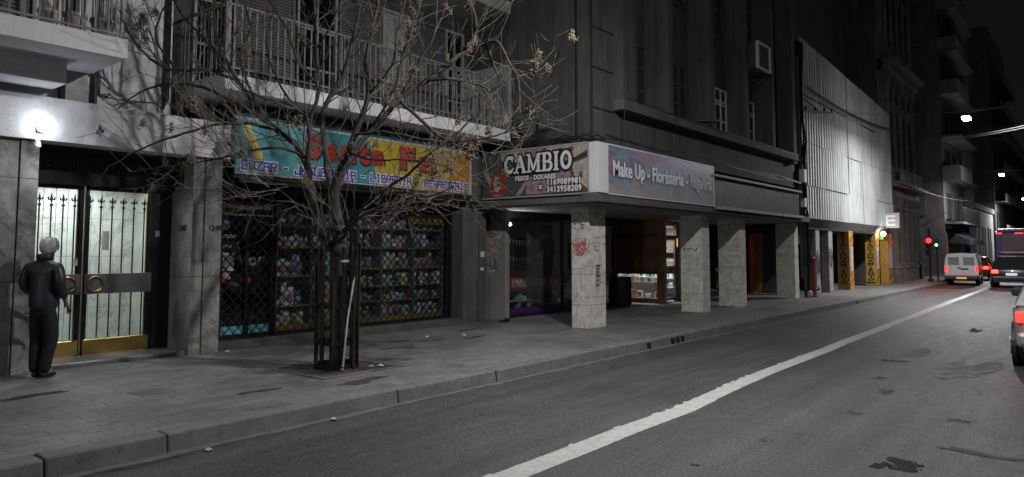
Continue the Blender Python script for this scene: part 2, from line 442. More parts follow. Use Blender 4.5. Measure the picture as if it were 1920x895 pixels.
def scribble(face, c, w, h, n, t, seed, loops=1.0):
    """a hand-sprayed tag: one wandering ribbon. face '-X' or '-Y', c centre"""
    r = random.Random(seed); b = MB(); pts = []
    for i in range(n):
        u = -w/2 + w * i / n + r.uniform(-.12, .12) * w * loops
        v = math.sin(i * 1.9 + r.uniform(-.6, .6)) * h / 2 * r.uniform(.5, 1)
        pts.append((u, v))
    fine = []
    for i in range(n - 1):
        p0 = pts[max(i-1, 0)]; p1 = pts[i]; p2 = pts[i+1]; p3 = pts[min(i+2, n-1)]
        for k in range(5):
            s = k / 5
            fine.append(tuple(0.5 * (2*p1[j] + (p2[j]-p0[j])*s + (2*p0[j]-5*p1[j]+4*p2[j]-p3[j])*s*s + (3*p1[j]-p0[j]-3*p2[j]+p3[j])*s**3) for j in (0, 1)))
    for qi, (a, d) in enumerate(zip(fine, fine[1:])):
        ox = (qi % 60) * .00005
        dx, dz = d[0]-a[0], d[1]-a[1]; L = math.hypot(dx, dz) or 1
        nx, nz = -dz/L*t/2, dx/L*t/2
        q = [(a[0]+nx, a[1]+nz), (a[0]-nx, a[1]-nz), (d[0]-nx, d[1]-nz), (d[0]+nx, d[1]+nz)]
        if face == '-Y': b.face([(c[0]+u, c[1]-ox, c[2]+v) for u, v in q])
        else: b.face([(c[0]-ox, c[1]-u, c[2]+v) for u, v in q])
    return b

# ================================================================ THE SETTING
# road: one sheet to the horizon, sidewalks are real steps on it
g = MB(); g.face([(-300,-300,0),(500,-300,0),(500,300,0),(-300,300,0)])
struct('road', g, M['asphalt'])

KY = 6.22
def slab(x0, x1, y0, y1, z0=-0.02, z1=0.15):
    b = MB(); b.box(x0, x1, y0, y1, z0, z1); return b
struct('sidewalk', slab(-30, 12.0, KY + 0.2, 30), M['paving'])
struct('sidewalk', slab(12.0, 44.6, KY + 0.2, 30), M['paving2'])
b = MB(); pts = [(44.6, KY+.2, -.02), (44.6, 30, -.02), (47.2, 30, -.02), (47.2, 9.0, -.02)]
pts += [(44.6 + 2.6*math.cos(a), 9.0 - 2.58*math.sin(a), -.02) for a in [R(x) for x in (15,30,45,60,75)]]
b.prism(list(reversed(pts)), (0, 0, 0.17)); struct('sidewalk', b, M['paving2'])
struct('sidewalk', slab(57.2, 190, KY + 0.2, 30), M['paving2'])
struct('sidewalk', slab(-30, 190, -12, -5.2), M['paving2'])
# kerb stones with real gaps, lengths uneven
kb = MB(); x = -12.0; kr = random.Random(4)
def stone(b, x0, x1, y0, y1, z1, sl=0.02):
    n = len(b.v)
    b.v += [(x0,y0,-.02),(x1,y0,-.02),(x1,y1,-.02),(x0,y1,-.02),(x0,y0+sl,z1),(x1,y0+sl,z1),(x1,y1,z1),(x0,y1,z1)]
    for q in ((0,3,2,1),(4,5,6,7),(0,1,5,4),(1,2,6,5),(2,3,7,6),(3,0,4,7)):
        b.f.append(tuple(n+i for i in q)); b.m.append(0)
while x < 44.6:
    nxt = [q_ for q_ in (-9.5, -7, -5.2, -3, -1.1, .4, 2.08, 3.0, 5.6, 7.3, 8.95, 11.0, 13.1, 14.8, 16.9) if q_ > x + .05]
    L = (nxt[0] - x) if nxt else min(kr.uniform(1.3, 2.3), 44.6 - x)
    j = kr.uniform(-.012, .012)
    stone(kb, x + .004, x + L - .004, KY + j - .03, KY + .205, .155 + kr.uniform(-.006, .008)); x += L
prev = None
for k in range(0, 91, 10):
    a = R(90 - k); p = (44.6 + 2.8*math.cos(a), 9.0 - 2.8*math.sin(a)); q = (44.6 + 2.58*math.cos(a), 9.0 - 2.58*math.sin(a))
    if prev:
        kb.prism([(prev[0][0],prev[0][1],-.02),(p[0],p[1],-.02),(q[0],q[1],-.02),(prev[1][0],prev[1][1],-.02)], (0,0,.178))
    prev = (p, q)
kb.box(47.18, 47.4, 9.0, 30, -.02, .156)
x = 57.2
while x < 120:
    stone(kb, x + .008, x + 1.9, KY, KY + .205, .156); x += 1.92
x = -12
while x < 120:
    b_ = kb; b_.box(x + .01, x + 1.9, -5.21, -5.0, -.02, .156); x += 1.92
struct('kerb', kb, M['kerb'], bevel=0.018)
# gutter grime strip along the kerb
gb = MB(); gr = random.Random(8); xs = [-10 + i * .25 for i in range(220)]
ys = [KY - .10 - .07 * gr.random() for _ in xs]
for i in range(len(xs) - 1):
    gb.face([(xs[i], ys[i], .004), (xs[i+1], ys[i+1], .004), (xs[i+1], KY, .004), (xs[i], KY, .004)])
M['grime'] = mat('gutter_grime', (0.10, 0.098, 0.092), 0.85, var=0.5, scale=6, bmp=0.5)
struct('gutter', gb, M['grime'])

# worn wavy lane line, ragged on its kerb side
def line_y(x):
    t = [(-6, 3.35), (4.3, 3.56), (7.24, 3.58), (9.0, 3.70), (11.26, 3.76), (17.6, 3.88), (42.6, 4.28), (46.0, 4.33)]
    for (a, ya), (b_, yb) in zip(t, t[1:]):
        if x <= b_: return ya + (yb - ya) * (x - a) / (b_ - a) + 0.010 * math.sin(x * 1.35) + 0.005 * math.sin(x * 3.1 + 1)
    return yb
lb = MB(); lr = random.Random(3); x = -6.0; up = lo = 0
while x < 46:
    st = 0.07 if x < 14 else 0.3
    w = 0.125 if x < 8 else 0.115
    up = (up - st) if up > 0 else (lr.choice((.14, .21, .07)) if lr.random() < .16 else 0); e1 = (.026 if up > 0 and x < 13 else 0) + lr.uniform(-.003, .003)
    e2 = lr.uniform(-.003, .003)
    u1 = line_y(x) + w + e1; u2 = line_y(x + st) + w + e1
    l1 = line_y(x) - w + e2; l2 = line_y(x + st) - w + e2
    lb.face([(x, l1, .004), (x + st, l2, .004), (x + st, u2, .004), (x, u1, .004)]); x += st
struct('lane_line', lb, M['line'])

def blot(cx, cy, rx, ry, seed, z=.004, n=40, rag=.35):
    r = random.Random(seed); b = MB(); ph = [r.uniform(0, 6.28) for _ in range(6)]
    pts = []
    for k in range(n):
        a = 2*PI*k/n; q = 1 + rag * sum(math.sin((j+2)*a + ph[j]) / (j+2) for j in range(6))
        pts.append((cx + rx*q*math.cos(a), cy + ry*q*math.sin(a), z))
    b.face(pts); return b
M['tar'] = mat('fresh_tar', (0.022, 0.022, 0.022), 0.95, var=0.5, bmp=0.8, bs=30, spec=.05)
M['stain'] = mat('dark_stain', (0.050, 0.049, 0.047), 0.9, spec=.1, var=0.6, scale=9, bmp=0.5, dirt=(.10, .10, .095))
M['dust'] = mat('pale_patch', (0.12, 0.118, 0.112), 0.85, var=0.8, scale=5, bmp=0.6, dirt=(0.05, 0.05, 0.05))
struct('pothole', blot(6.55, 1.30, .15, .13, 1, rag=.6), M['tar'])
struct('pothole', blot(6.42, 1.45, .10, .05, 61, rag=.6), M['tar'])
struct('road_stain', blot(7.30, .86, .07, .26, 2, rag=.8), M['stain'])
pr_ = random.Random(19); pb_ = MB()
for k in range(26):
    x = 6.5 + pr_.gauss(0, .10); y = 1.33 + pr_.gauss(0, .09); s = pr_.uniform(.004, .013); pb_.ball((x, y, .006), s, 5, 4)
struct('pothole_rubble', pb_, M['grime'])
struct('road_patch', blot(12.3, 1.62, 1.0, .33, 5, rag=.5), M['dust'])
struct('road_patch', blot(13.9, 2.5, .5, .2, 7, rag=.5), M['dust'])
for i, (px, py, a, c) in enumerate([(8.3, 2.1, .10, .09), (9.8, 2.1, .16, .12), (6.6, 2.45, .05, .05), (18.5, 2.2, .5, .14), (5.5, 2.6, .04, .035), (10.8, 2.4, .12, .10), (8.6, 1.2, .13, .10), (12.6, 2.6, .16, .2)]):
    struct('road_stain', blot(px, py, a*.8, c*.7, 20 + i, rag=.7), M['stain'])
# dark storm drain slots in the kerb
sb = MB()
for sx in (11.35, 12.25, 12.45, 12.65, 25.2):
    sb.box(sx, sx + .10, KY - .036, KY + .02, .03, .115)
struct('drain_slots', sb, M['black'])
# sidewalk patches: darker concrete repair, tree pit
M['repair'] = mat('cement_repair', (0.115, 0.113, 0.108), 0.85, var=0.3, bmp=0.4)
b = MB(); b.box(3.6, 3.98, 8.05, 8.4, .15, .154)
struct('paving_patch', b, M['repair'])
struct('paving_patch', blot(5.7, 6.95, .35, .12, 31, .154, rag=.5), M['stain'])
struct('paving_patch', blot(4.55, 7.35, .25, .06, 33, .154, rag=.5), M['stain'])
for i, (px, py, a, c) in enumerate([(8.6, 9.5, .22, .05), (9.0, 9.2, .3, .05), (8.1, 9.9, .25, .04), (9.9, 8.9, .28, .05), (8.0, 8.9, .3, .05), (10.6, 9.8, .22, .05), (2.9, 9.0, .35, .08)]):
    struct('sidewalk_stain', blot(px, py, a, c, 40 + i, .154, rag=.5), M['stain'])
M['soil'] = mat('tree_pit_soil', (0.055, 0.048, 0.040), 0.95, var=0.5, scale=12, bmp=1.0, bs=40)
b = MB(); b.box(5.55, 6.65, 7.5, 8.5, .151, .158); struct('tree_pit', b, M['soil'])
b = MB()
for (x0,x1,y0,y1) in ((5.45,6.75,7.38,7.46),(5.45,6.75,8.54,8.62),(5.45,5.53,7.46,8.54),(6.67,6.75,7.46,8.54)): b.box(x0,x1,y0,y1,.15,.163)
struct('tree_pit_edging', b, M['repair'])

# ================================================================ APARTMENT BUILDING WITH THE LIT ENTRANCE (left)
A = thing('apartment_building', 'white rendered apartment building with a lit marble lobby entrance and overhanging balcony', 'building', (3.4, 10.7, 0.15))
# upper rendered wall
w = MB()
w.box(-6, 4.98, 10.7, 11.1, 4.15, 14)            # wall behind the balcony and above
w.box(4.02, 4.98, 10.7, 11.1, 3.66, 4.15)
w.box(-6, 6.07, 10.62, 11.0, 3.15, 3.72)         # long lintel beam
w.box(-6, 3.65, 11.0, 11.15, 3.72, 4.15)
w.box(4.98, 5.2, 11.0, 13, 3.7, 14)
w.build('wall', M['white_wall'], A)
b = MB(); b.box(3.66, 4.0, 10.74, 10.9, 3.725, 4.14); b.build('tile_panel', mat('glass_mosaic', (0.20, 0.20, 0.19), 0.3, var=0.3, scale=30, bmp=0.2), A)
b = MB(); b.box(3.99, 4.03, 10.66, 10.72, 3.71, 4.14); b.build('panel_trim', M['grey_wall'], A)
b = MB(); b.box(-6, 3.93, 9.5, 10.7, 4.14, 4.39); b.build('balcony_slab', M['white_wall'], A, bevel=.006)
b = MB(); b.box(-6, 3.48, 10.2, 10.7, 3.84, 4.14); b.build('balcony_beam', M['white_wall'], A)
# balcony railing: thin flat bars
b = MB(); x = 0.2
while x < 3.93:
    b.box(x, x + .018, 9.54, 9.56, 4.40, 5.45); x += .152
b.box(-.5, 3.93, 9.53, 9.57, 5.45, 5.49); b.box(-.5, 3.93, 9.535, 9.565, 4.43, 4.455)
y = 9.66
while y < 10.7: b.box(3.89, 3.91, y, y + .018, 4.40, 5.45); y += .152
b.build('balcony_railing', M['rail'], A)
# shuttered balcony doors
for (x0, x1, mm) in ((0.6, 1.75, 'shutter'), (1.9, 3.05, 'shutter')):
    f = MB(); f.box(x0 - .06, x0, 10.6, 10.7, 4.4, 6.7); f.box(x1, x1 + .06, 10.6, 10.7, 4.4, 6.7); f.box(x0, x1, 10.6, 10.7, 6.64, 6.7)
    fo = f.build('balcony_door', M['offwhite'], A)
    s = MB(); z = 4.42
    while z < 6.6:
        s.boxr(((x0 + x1)/2, 10.66, z), (x1 - x0 - .01, .012, .05), Matrix.Rotation(R(-28), 3, 'X')); z += .052
    s.build('shutter', M[mm], fo)
b = MB()
for x in (3.2, 3.36, 3.5): b.box(x, x + .07, 10.62, 10.70, 4.4, 8)
b.build('white_mullions', M['white'], A)
b = MB(); b.box(3.05, 3.2, 10.66, 10.71, 4.4, 6.7); b.box(3.57, 3.75, 10.66, 10.71, 4.4, 6.9); b.build('dark_opening', M['black'], A)
# conduits down the white wall
b = MB()
for k, x in enumerate((4.0, 4.03, 4.06)):
    b.tube([(x, 10.68, 9), (x + .01, 10.68, 4.6), (x, 10.68, 3.95 - .03*k), (x + .06, 10.675, 3.86 - .02*k), (x + .15, 10.68, 3.9)], .007, 5)
b.tube([(4.1, 10.68, 3.86), (4.5, 10.675, 3.84), (4.8, 10.675, 3.88), (4.97, 10.68, 3.8)], .006, 5)
b.tube([(4.0, 10.685, 3.72), (4.98, 10.685, 3.70)], .005, 5)
b.build('wall_cables', M['cable'], A)
b = MB()
for k in range(5): b.tube([(4.93 + .022*k, 10.675 - .01*(k % 2), 9), (4.935 + .02*k, 10.68, 5), (4.93 + .022*k, 10.68, 3.75 + .05*k)], .010, 5)
b.build('conduit_bundle', M['cable'], A)
# recessed shaft between the two buildings
b = MB(); b.box(5.2, 6.1, 11.7, 11.8, 3.7, 14); b.build('recess_wall', M['dark_wall'], A)

# ground floor
b = MB(); b.box(3.16, 3.37, 10.68, 11.6, .15, 3.16)
b.build('pilaster', M['marbleA'], A, bevel=.006)
b = MB(); b.box(2.95, 3.145, 10.70, 10.95, .15, 3.15); b.box(1.1, 2.95, 10.70, 10.95, 2.82, 3.15); b.box(.9, 1.1, 10.7, 10.95, .15, 3.15)
b.box(-6, .9, 10.72, 11.1, .15, 3.15)
b.build('door_surround', M['marbleA'], A)
d2 = MB(); d2.box(1.1, 2.95, 10.94, 10.97, .2, 2.82); dd = d2.build('side_door', M['dark_glass'], A)
b = MB(); b.box(2.80, 2.86, 10.9, 10.94, .9, 2.45); b.build('handle', M['offwhite'], dd)
b = MB(); b.box(5.45, 5.50, 10.7, 11.6, .15, 3.15); b.box(5.50, 5.62, 10.69, 11.1, .15, 3.15); b.box(5.632, 5.90, 10.66, 11.1, .15, 3.15)
b.build('marble_return', M['marbleA'], A, bevel=.004)
# entrance step
b = MB(); b.box(3.37, 5.45, 10.78, 11.7, .15, .215)
b.box(3.37, 5.45, 10.76, 10.80, .15, .205)
b.build('entrance_step', M['granite'], A, bevel=.006)
# transom and ceiling of the porch
b = MB(); b.box(3.37, 5.45, 11.28, 11.5, 2.64, 3.15); b.build('transom', mat('dark_granite', (0.022, 0.024, 0.027), 0.22, var=0.3, bmp=0), A)
b = MB(); b.box(3.37, 5.45, 11.0, 11.28, 3.12, 3.149); b.build('porch_ceiling', M['dark_wall'], A)
M['dull_letters'] = mat('dull_steel_letters', (0.085, 0.08, 0.072), 0.4, 0.6, bmp=0)
put_text('lettering', 'EDIFICIO NIZA', (3.62, 11.272, 2.83), .21, M['dull_letters'], A, depth=.016, sx=.86, spacing=1.12)
# doors: dark frame, glass, bars with fleur tips, brass kick plates, granite push plates
def leaf(x0, x1, hx0, hx1, ring, nb):
    dr = MB(); y0, y1 = 11.36, 11.42; f = .05
    dr.box(x0, x0 + f, y0, y1, .22, 2.64); dr.box(x1 - f, x1, y0, y1, .22, 2.64)
    dr.box(x0 + f, x1 - f, y0, y1, 2.59, 2.64)
    d = dr.build('entrance_door', M['black_metal'], A, bevel=.004)
    q = MB(); q.box(x0 + f, x1 - f, 11.385, 11.395, .44, 2.59); q.build('pane', M['glass'], d)
    q = MB(); q.box(x0 + .02, x1 - .02, y0 - .012, y1, .225, .44); q.build('kick_plate', M['brass'], d, bevel=.004)
    q = MB(); q.box(hx0, hx1, y0 - .035, y0 - .005, 1.09, 1.38); q.build('push_plate', M['granite'], d, bevel=.004)
    q = MB(); pts = []
    for k in range(25):
        a = 2*PI*k/24; pts.append((ring + .105*math.cos(a), y0 - .055, 1.235 + .105*math.sin(a)))
    q.tube(pts, .013, 8, cap=False); q.build('ring_handle', M['brass'], d, smooth=True)
    q = MB(); q.box(x1 - f - .022, x1 - f, 11.40, 11.43, .44, 2.59); q.build('brass_edge', M['brass'], d)
    q = MB()
    for i in range(nb):
        x = x0 + f + .04 + (x1 - x0 - 2*f - .08) * i / (nb - 1)
        q.box(x - .008, x + .008, 11.45, 11.466, .44, 2.36)
        q.prism([(x, 11.452, 2.53), (x - .016, 11.452, 2.45), (x, 11.452, 2.36), (x + .016, 11.452, 2.45)], (0, .012, 0))
        q.box(x - .042, x + .042, 11.45, 11.464, 2.425, 2.445)
        q.boxr((x - .04, 11.457, 2.455), (.014, .012, .03), Matrix.Rotation(.4, 3, 'Y')); q.boxr((x + .04, 11.457, 2.455), (.014, .012, .03), Matrix.Rotation(-.4, 3, 'Y'))
        q.box(x - .018, x + .018, 11.447, 11.468, 2.34, 2.375)
    q.build('grille_bars', M['black_metal'], d)
    return d
leaf(3.40, 4.18, 3.80, 4.155, 3.99, 5)
leaf(4.20, 5.16, 4.215, 5.15, 4.35, 6)
b = MB(); b.box(5.16, 5.45, 11.36, 11.5, .22, 2.64); fo = b.build('door_side_panel', M['black_metal'], A)
b = MB(); b.box(5.20, 5.27, 11.352, 11.36, 1.93, 1.98); b.box(5.20, 5.27, 11.352, 11.36, 1.98, 2.02); b.build('sticker', mat('sticker', (0.35, 0.42, 0.45), bmp=0), fo)
b = MB(); b.box(4.45, 4.54, 11.376, 11.384, 1.72, 2.0); b.build('paper_notice', M['white'], A)
b = MB(); b.box(4.07, 4.12, 11.35, 11.36, 1.50, 1.60); b.build('door_sticker', M['white'], A)
# lobby interior
b = MB()
b.box(3.3, 5.7, 11.45, 14.6, .16, .215); b.box(3.2, 3.3, 11.5, 14.6, .2, 2.9); b.box(5.6, 5.7, 11.5, 14.6, .2, 2.9)
b.box(3.2, 5.7, 11.45, 14.6, 2.9, 3.0)
b.build('lobby_room', mat('lobby_plaster', (0.45, 0.46, 0.43), 0.6, bmp=0), A)
p = MB(); x = 3.3; k = 0
while x < 5.6:
    for (z0, z1) in ((.22, .78), (.785, 1.62), (1.625, 2.24), (2.245, 2.89)):
        p.box(x + .002, x + .173, 13.0 + .0, 13.05, z0, z1)
    x += .178
p.build('lobby_marble_cladding', M['marbleL'], A, bevel=.002, seg=1)
b = MB(); b.box(3.3, 5.6, 13.03, 13.1, .2, 2.9); b.build('lobby_back_wall', M['grey_wall'], A)
b = MB(); b.box(3.5, 3.8, 12.0, 12.6, 2.84, 2.88); b.build('lobby_ceiling_lamp', emit('lobby_lamp', (0.95, 1.0, 0.92), 6), A)
# intercom and house numbers
b = MB(); b.box(5.435, 5.45, 11.43, 11.73, 1.42, 1.83); ic = b.build('intercom', mat('intercom_brass', (0.20, 0.15, 0.06), 0.35, 0.9, bmp=0), A)
b = MB()
for r_ in range(9):
    for c_ in range(6): b.box(5.430, 5.436, 11.46 + c_*.045, 11.485 + c_*.045, 1.45 + r_*.042, 1.472 + r_*.042)
b.build('button', M['brass'], ic)
put_text('house_number', '1247', (5.445, 11.12, 2.02), .13, M['black_metal'], A, face='-X', depth=.01, offset=.001)
put_text('house_number', '1249', (5.68, 10.652, 2.03), .11, M['dull_letters'], A, depth=.01, offset=.003)
put_text('house_number', '1245', (2.50, 10.93, 2.10), .13, M['dull_letters'], A, depth=.01)
# number plaque above the return
b = MB(); b.box(5.43, 5.45, 11.0, 11.25, 2.72, 3.0); b.build('plaque', mat('bronze_plaque', (0.06, 0.06, 0.055), .4, .5, bmp=0), A)

# flower pots on the balcony
def pot(x, y, r, h, m, label, plant=True):
    t = thing('flower_pot', label, 'flower pot', (x, y, 4.39), group='pots on the left balcony')
    q = MB(); q.lathe((x, y, 4.39), [(r*.72, 0), (r*.95, h*.8), (r*.97, h*.82), (r*1.06, h*.83), (r*1.06, h), (r*.95, h), (r*.9, h*.86)], 20)
    q.build('pot', m, t, smooth=False)
    q = MB(); q.lathe((x, y, 4.39), [(r*.85, h*.84), (r*.86, h*.88)], 16); q.build('soil', M['soil'], t)
M['potw'] = mat('cream_glaze', (0.42, 0.38, 0.28), .4, var=.15, bmp=0)
M['potp'] = mat('flowered_glaze', (0.26, 0.24, 0.23), .4, var=.6, scale=14, bmp=0)
pot(3.12, 9.82, .11, .24, M['potw'], 'cream flower pot, plain and lightest of the three on the left balcony')
pot(3.42, 9.82, .13, .27, M['potp'], 'patterned grey flower pot between the cream pot and the end pot on the left balcony')
pot(3.74, 9.82, .14, .27, M['potp'], 'patterned flower pot nearest the corner of the left balcony')

# LED floodlight over the entrance
t = thing('wall_lamp', 'dazzling white floodlight fixed under the beam beside the entrance pilaster', 'lamp', (3.34, 10.62, 3.29))
q = MB(); q.box(3.29, 3.39, 10.57, 10.60, 3.24, 3.34); q.box(3.32, 3.36, 10.60, 10.62, 3.27, 3.31); q.build('housing', M['black_metal'], t, bevel=.006)
q = MB(); q.ball((3.34, 10.50, 3.31), .075, 16, 12); q.build('led_bulb', emit('flood_led', (0.86, 0.94, 1.0), 24), t, smooth=True)
q = MB(); q.lathe((3.31, 10.58, 3.06), [(.012, .10), (.03, .07), (.045, 0), (.04, -.015)], 12); q.build('small_spot', M['white'], t)
ld = bpy.data.lights.new('flood_light', 'SPOT'); ld.energy = 34; ld.spot_size = R(175); ld.spot_blend = .8; ld.color = (0.90, 0.96, 1.0); ld.shadow_soft_size = .05
lo = bpy.data.objects.new('flood_light', ld); lo.location = (3.34, 10.40, 3.17); lo.rotation_euler = (R(-28), 0, 0); col.objects.link(lo); lo.parent = t; lo.matrix_parent_inverse = world_of(t).inverted()
ld = bpy.data.lights.new('lobby_light', 'AREA'); ld.energy = 55; ld.color = (1.0, 1.0, 0.97); ld.size = .9
lo = bpy.data.objects.new('lobby_light', ld); lo.location = (4.5, 12.2, 2.8); col.objects.link(lo); lo.parent = A; lo.matrix_parent_inverse = world_of(A).inverted()
# ================================================================ STREET LAMPS ON SPAN WIRES
def street_lamp(i, x, y, z):
    labs = ['white street lamp hung over the road near the bare tree', 'brightest street lamp, hung high over the road before the corner of the side street',
            'smaller looking street lamp further down the road beyond the first lit one', 'far tiny street lamp low over the end of the road', 'added unseen street lamp hung over the road behind the viewer']
    t = thing('street_lamp', labs[i], 'street lamp', (x, y, z), group='lamps hung over the road')
    q = MB(); q.box(x-.32, x+.32, y-.14, y+.14, z+.02, z+.09); q.box(x-.1, x+.1, y-.05, y+.05, z+.09, z+.2); q.build('housing', M['grey_wall'], t, bevel=.02)
    q = MB(); q.box(x-.28, x+.28, y-.12, y+.12, z-.075, z+.018); q.build('diffuser', emit('street_led', COOL, 55), t, bevel=.01)
    lk = bpy.data.lights.new('lamp_spill', 'POINT'); lk.energy = LAMP_POWER * .5 * (1.45, .45, .4, .4, .9)[i]; lk.color = COOL; lk.shadow_soft_size = .09
    lo = bpy.data.objects.new('lamp_spill', lk); lo.location = (x, y - .02, z - .16); col.objects.link(lo); lo.parent = t; lo.matrix_parent_inverse = world_of(t).inverted()
    q = MB(); q.tube([(x, y - 9, z+.75), (x, y - 4, z+.38), (x, y, z+.22), (x, y + 2.5, z+.42), (x, 8.0, z+.7)], .008, 4); q.build('span_wire', M['cable'], t)
    ld = bpy.data.lights.new('street_light', 'AREA'); ld.shape = 'RECTANGLE'; ld.size = .3; ld.size_y = .18; ld.energy = LAMP_POWER * (.90, 1.75, 1.7, 1.5, 1.9)[i]; ld.color = COOL
    lo = bpy.data.objects.new('street_light', ld); lo.location = (x, y, z - .085); col.objects.link(lo)
    lo.parent = t; lo.matrix_parent_inverse = world_of(t).inverted()
for i, s in enumerate(SPANS): street_lamp(i, *s)

# ================================================================ BAZAAR BUILDING (behind the tree)
B = thing('shop_building', 'grey building with a colourful bazaar shop below and a long railed balcony above', 'building', (8.8, 11.0, .15))
w = MB(); w.box(6.1, 12.2, 11.4, 11.7, 4.12, 14); w.box(6.07, 12.25, 11.25, 11.7, 2.62, 4.12)
w.box(11.53, 12.3, 11.2, 11.7, .15, 4.12)
w.box(5.2, 6.1, 11.4, 11.7, 3.72, 14)
w.build('wall', M['grey_wall'], B)
b = MB(); b.box(11.55, 12.05, 10.78, 11.3, .15, 4.1); b.box(12.05, 12.28, 10.74, 11.3, .15, 4.1); b.build('pier', M['concrete'], B, bevel=.01)
b = MB(); b.box(5.905, 5.935, 10.74, 11.3, .15, 2.95); b.box(5.935, 6.14, 11.14, 11.3, .15, 2.95); b.build('pier', M['grey_wall'], B)
b = MB(); b.box(5.5, 12.24, 10.0, 11.4, 4.12, 4.36); b.build('balcony_slab', M['white_wall'], B, bevel=.006)
b = MB(); b.box(5.5, 12.24, 10.0, 11.4, 6.98, 7.25); b.build('upper_slab', M['offwhite'], B)
b = MB(); b.box(12.2, 12.26, 10.0, 11.4, 4.36, 5.85); b.build('end_panel', M['offwhite'], B)
b = MB(); b.box(5.52, 12.2, 10.10, 10.16, 4.36, 4.50); b.build('balcony_upstand', M['grey_wall'], B)
b = MB(); x = 5.54; k = 0
while x < 12.18:
    b.box(x, x + .028, 10.04, 10.052, 4.37, 5.42); x += .125
b.box(5.52, 12.2, 10.03, 10.06, 5.42, 5.46); b.box(5.52, 12.2, 10.035, 10.055, 4.46, 4.485)
y = 10.15
while y < 11.4: b.box(5.53, 5.542, y, y + .028, 4.37, 5.42); y += .125
b.box(5.52, 5.55, 10.06, 11.4, 5.42, 5.46)
for x in (5.53, 7.7, 9.9, 12.1): b.box(x, x + .05, 10.02, 10.07, 4.37, 5.45)
b.build('balcony_railing', M['rail'], B)
# upper windows: shutters, glazed doors
for i, (x0, x1, kind) in enumerate([(5.75, 6.3, 'g'), (6.45, 7.55, 's'), (7.7, 8.5, 'g'), (8.65, 9.6, 's'), (9.75, 10.4, 'w'), (10.55, 11.5, 's'), (11.6, 12.1, 'g')]):
    f = MB(); f.box(x0 - .05, x0, 11.33, 11.4, 4.4, 6.75); f.box(x1, x1 + .05, 11.33, 11.4, 4.4, 6.75); f.box(x0, x1, 11.33, 11.4, 6.69, 6.75)
    if kind != 's':
        for z in (5.1, 5.85): f.box(x0, x1, 11.345, 11.385, z, z + .04)
        f.box((x0+x1)/2 - .02, (x0+x1)/2 + .02, 11.345, 11.385, 4.4, 6.69)
    fo = f.build('window', M['offwhite'] if kind != 's' else M['shutter'], B)
    s = MB()
    if kind == 's':
        z = 4.43
        while z < 6.66: s.boxr(((x0+x1)/2, 11.37, z), (x1-x0-.01, .012, .055), Matrix.Rotation(R(-30), 3, 'X')); z += .056
        s.build('shutter', M['shutter'], fo)
    else:
        s.box(x0, x1, 11.385, 11.395, 4.4, 6.69); s.build('pane', M['dark_glass'] if kind == 'g' else M['offwhite'], fo)
# shopfront
b = MB(); b.box(5.9, 11.6, 10.82, 11.4, .15, .26); b.box(5.9, 11.6, 10.72, 10.82, .15, .21); b.build('shop_step', M['concrete'], B, bevel=.006)
b = MB(); b.box(6.12, 11.53, 10.55, 11.3, 2.80, 2.88); b.box(6.0, 11.5, 10.52, 10.60, 2.86, 2.95); b.build('lintel', M['black_metal'], B)
b = MB()
for x in (6.12, 6.62, 7.10, 8.7, 11.45): b.box(x, x + .06, 11.16, 11.22, .26, 2.8)
b.box(6.18, 11.45, 11.17, 11.21, .26, .32); b.box(6.18, 11.45, 11.17, 11.21, 2.55, 2.62)
b.build('shopfront_frame', M['black_metal'], B)
b = MB(); b.box(6.18, 7.10, 11.185, 11.195, .32, 2.55); sd = b.build('glass_door', M['glass'], B)
b = MB(); b.box(7.16, 11.45, 11.185, 11.195, .32, 2.55); b.build('shop_window', M['glass'], B)
b = MB(); b.box(6.2, 6.6, 11.16, 11.183, .34, .47); b.box(6.7, 7.08, 11.16, 11.183, .34, .47); b.build('teal_panel', mat('teal_panel', (0.12, 0.36, 0.42), .5, bmp=0), sd)
b = MB(); b.box(6.18, 7.10, 11.15, 11.183, 2.42, 2.55); b.box(6.18, 7.14, 11.14, 11.16, 2.30, 2.33); b.build('door_header', mat('teal_header', (0.05, 0.14, 0.16), .5, bmp=0), sd)
put_text('header_lettering', 'Santa Fe', (6.22, 11.135, 2.44), .13, mat('dull_red', (0.14, .01, .01), bmp=0), sd, offset=.006, depth=.006)
M['paper'] = mat('paper', (0.50, 0.52, 0.54), .8, var=.1, bmp=0)
b = MB(); b.box(6.2, 6.42, 11.175, 11.183, 1.38, 1.68); b.box(6.2, 6.36, 11.175, 11.183, 1.25, 1.36); b.build('paper_notice', M['paper'], sd)
b = MB(); b.box(6.2, 6.42, 11.175, 11.183, 1.72, 1.88); bb = b.build('card_sticker', M['black'], sd)
put_text('sticker_lettering', 'TARJETAS', (6.19, 11.172, 1.93), .075, M['paper'], sd, depth=.004, offset=.002, sx=.75)
put_text('sticker_lettering', 'BIENV', (6.21, 11.172, 1.76), .075, M['paper'], sd, depth=.004, sx=.8)
b = MB(); b.lathe((6.26, 11.18, 2.14), [(.08, -.004), (.08, .004)], 20, 'Y'); b.build('round_sticker', mat('blue_sticker', (.06, .16, .26), bmp=0), sd)
# interior shell, dark
b = MB(); b.box(6.12, 11.5, 13.4, 13.5, .2, 2.9); b.box(6.02, 6.12, 11.3, 13.5, .2, 2.9); b.box(11.5, 11.6, 11.7, 13.5, .2, 2.9); b.box(6.1, 11.5, 11.3, 13.5, .15, .2); b.box(6.1, 11.5, 11.71, 13.5, 2.75, 2.85)
b.build('shop_interior', M['dark_wall'], B)

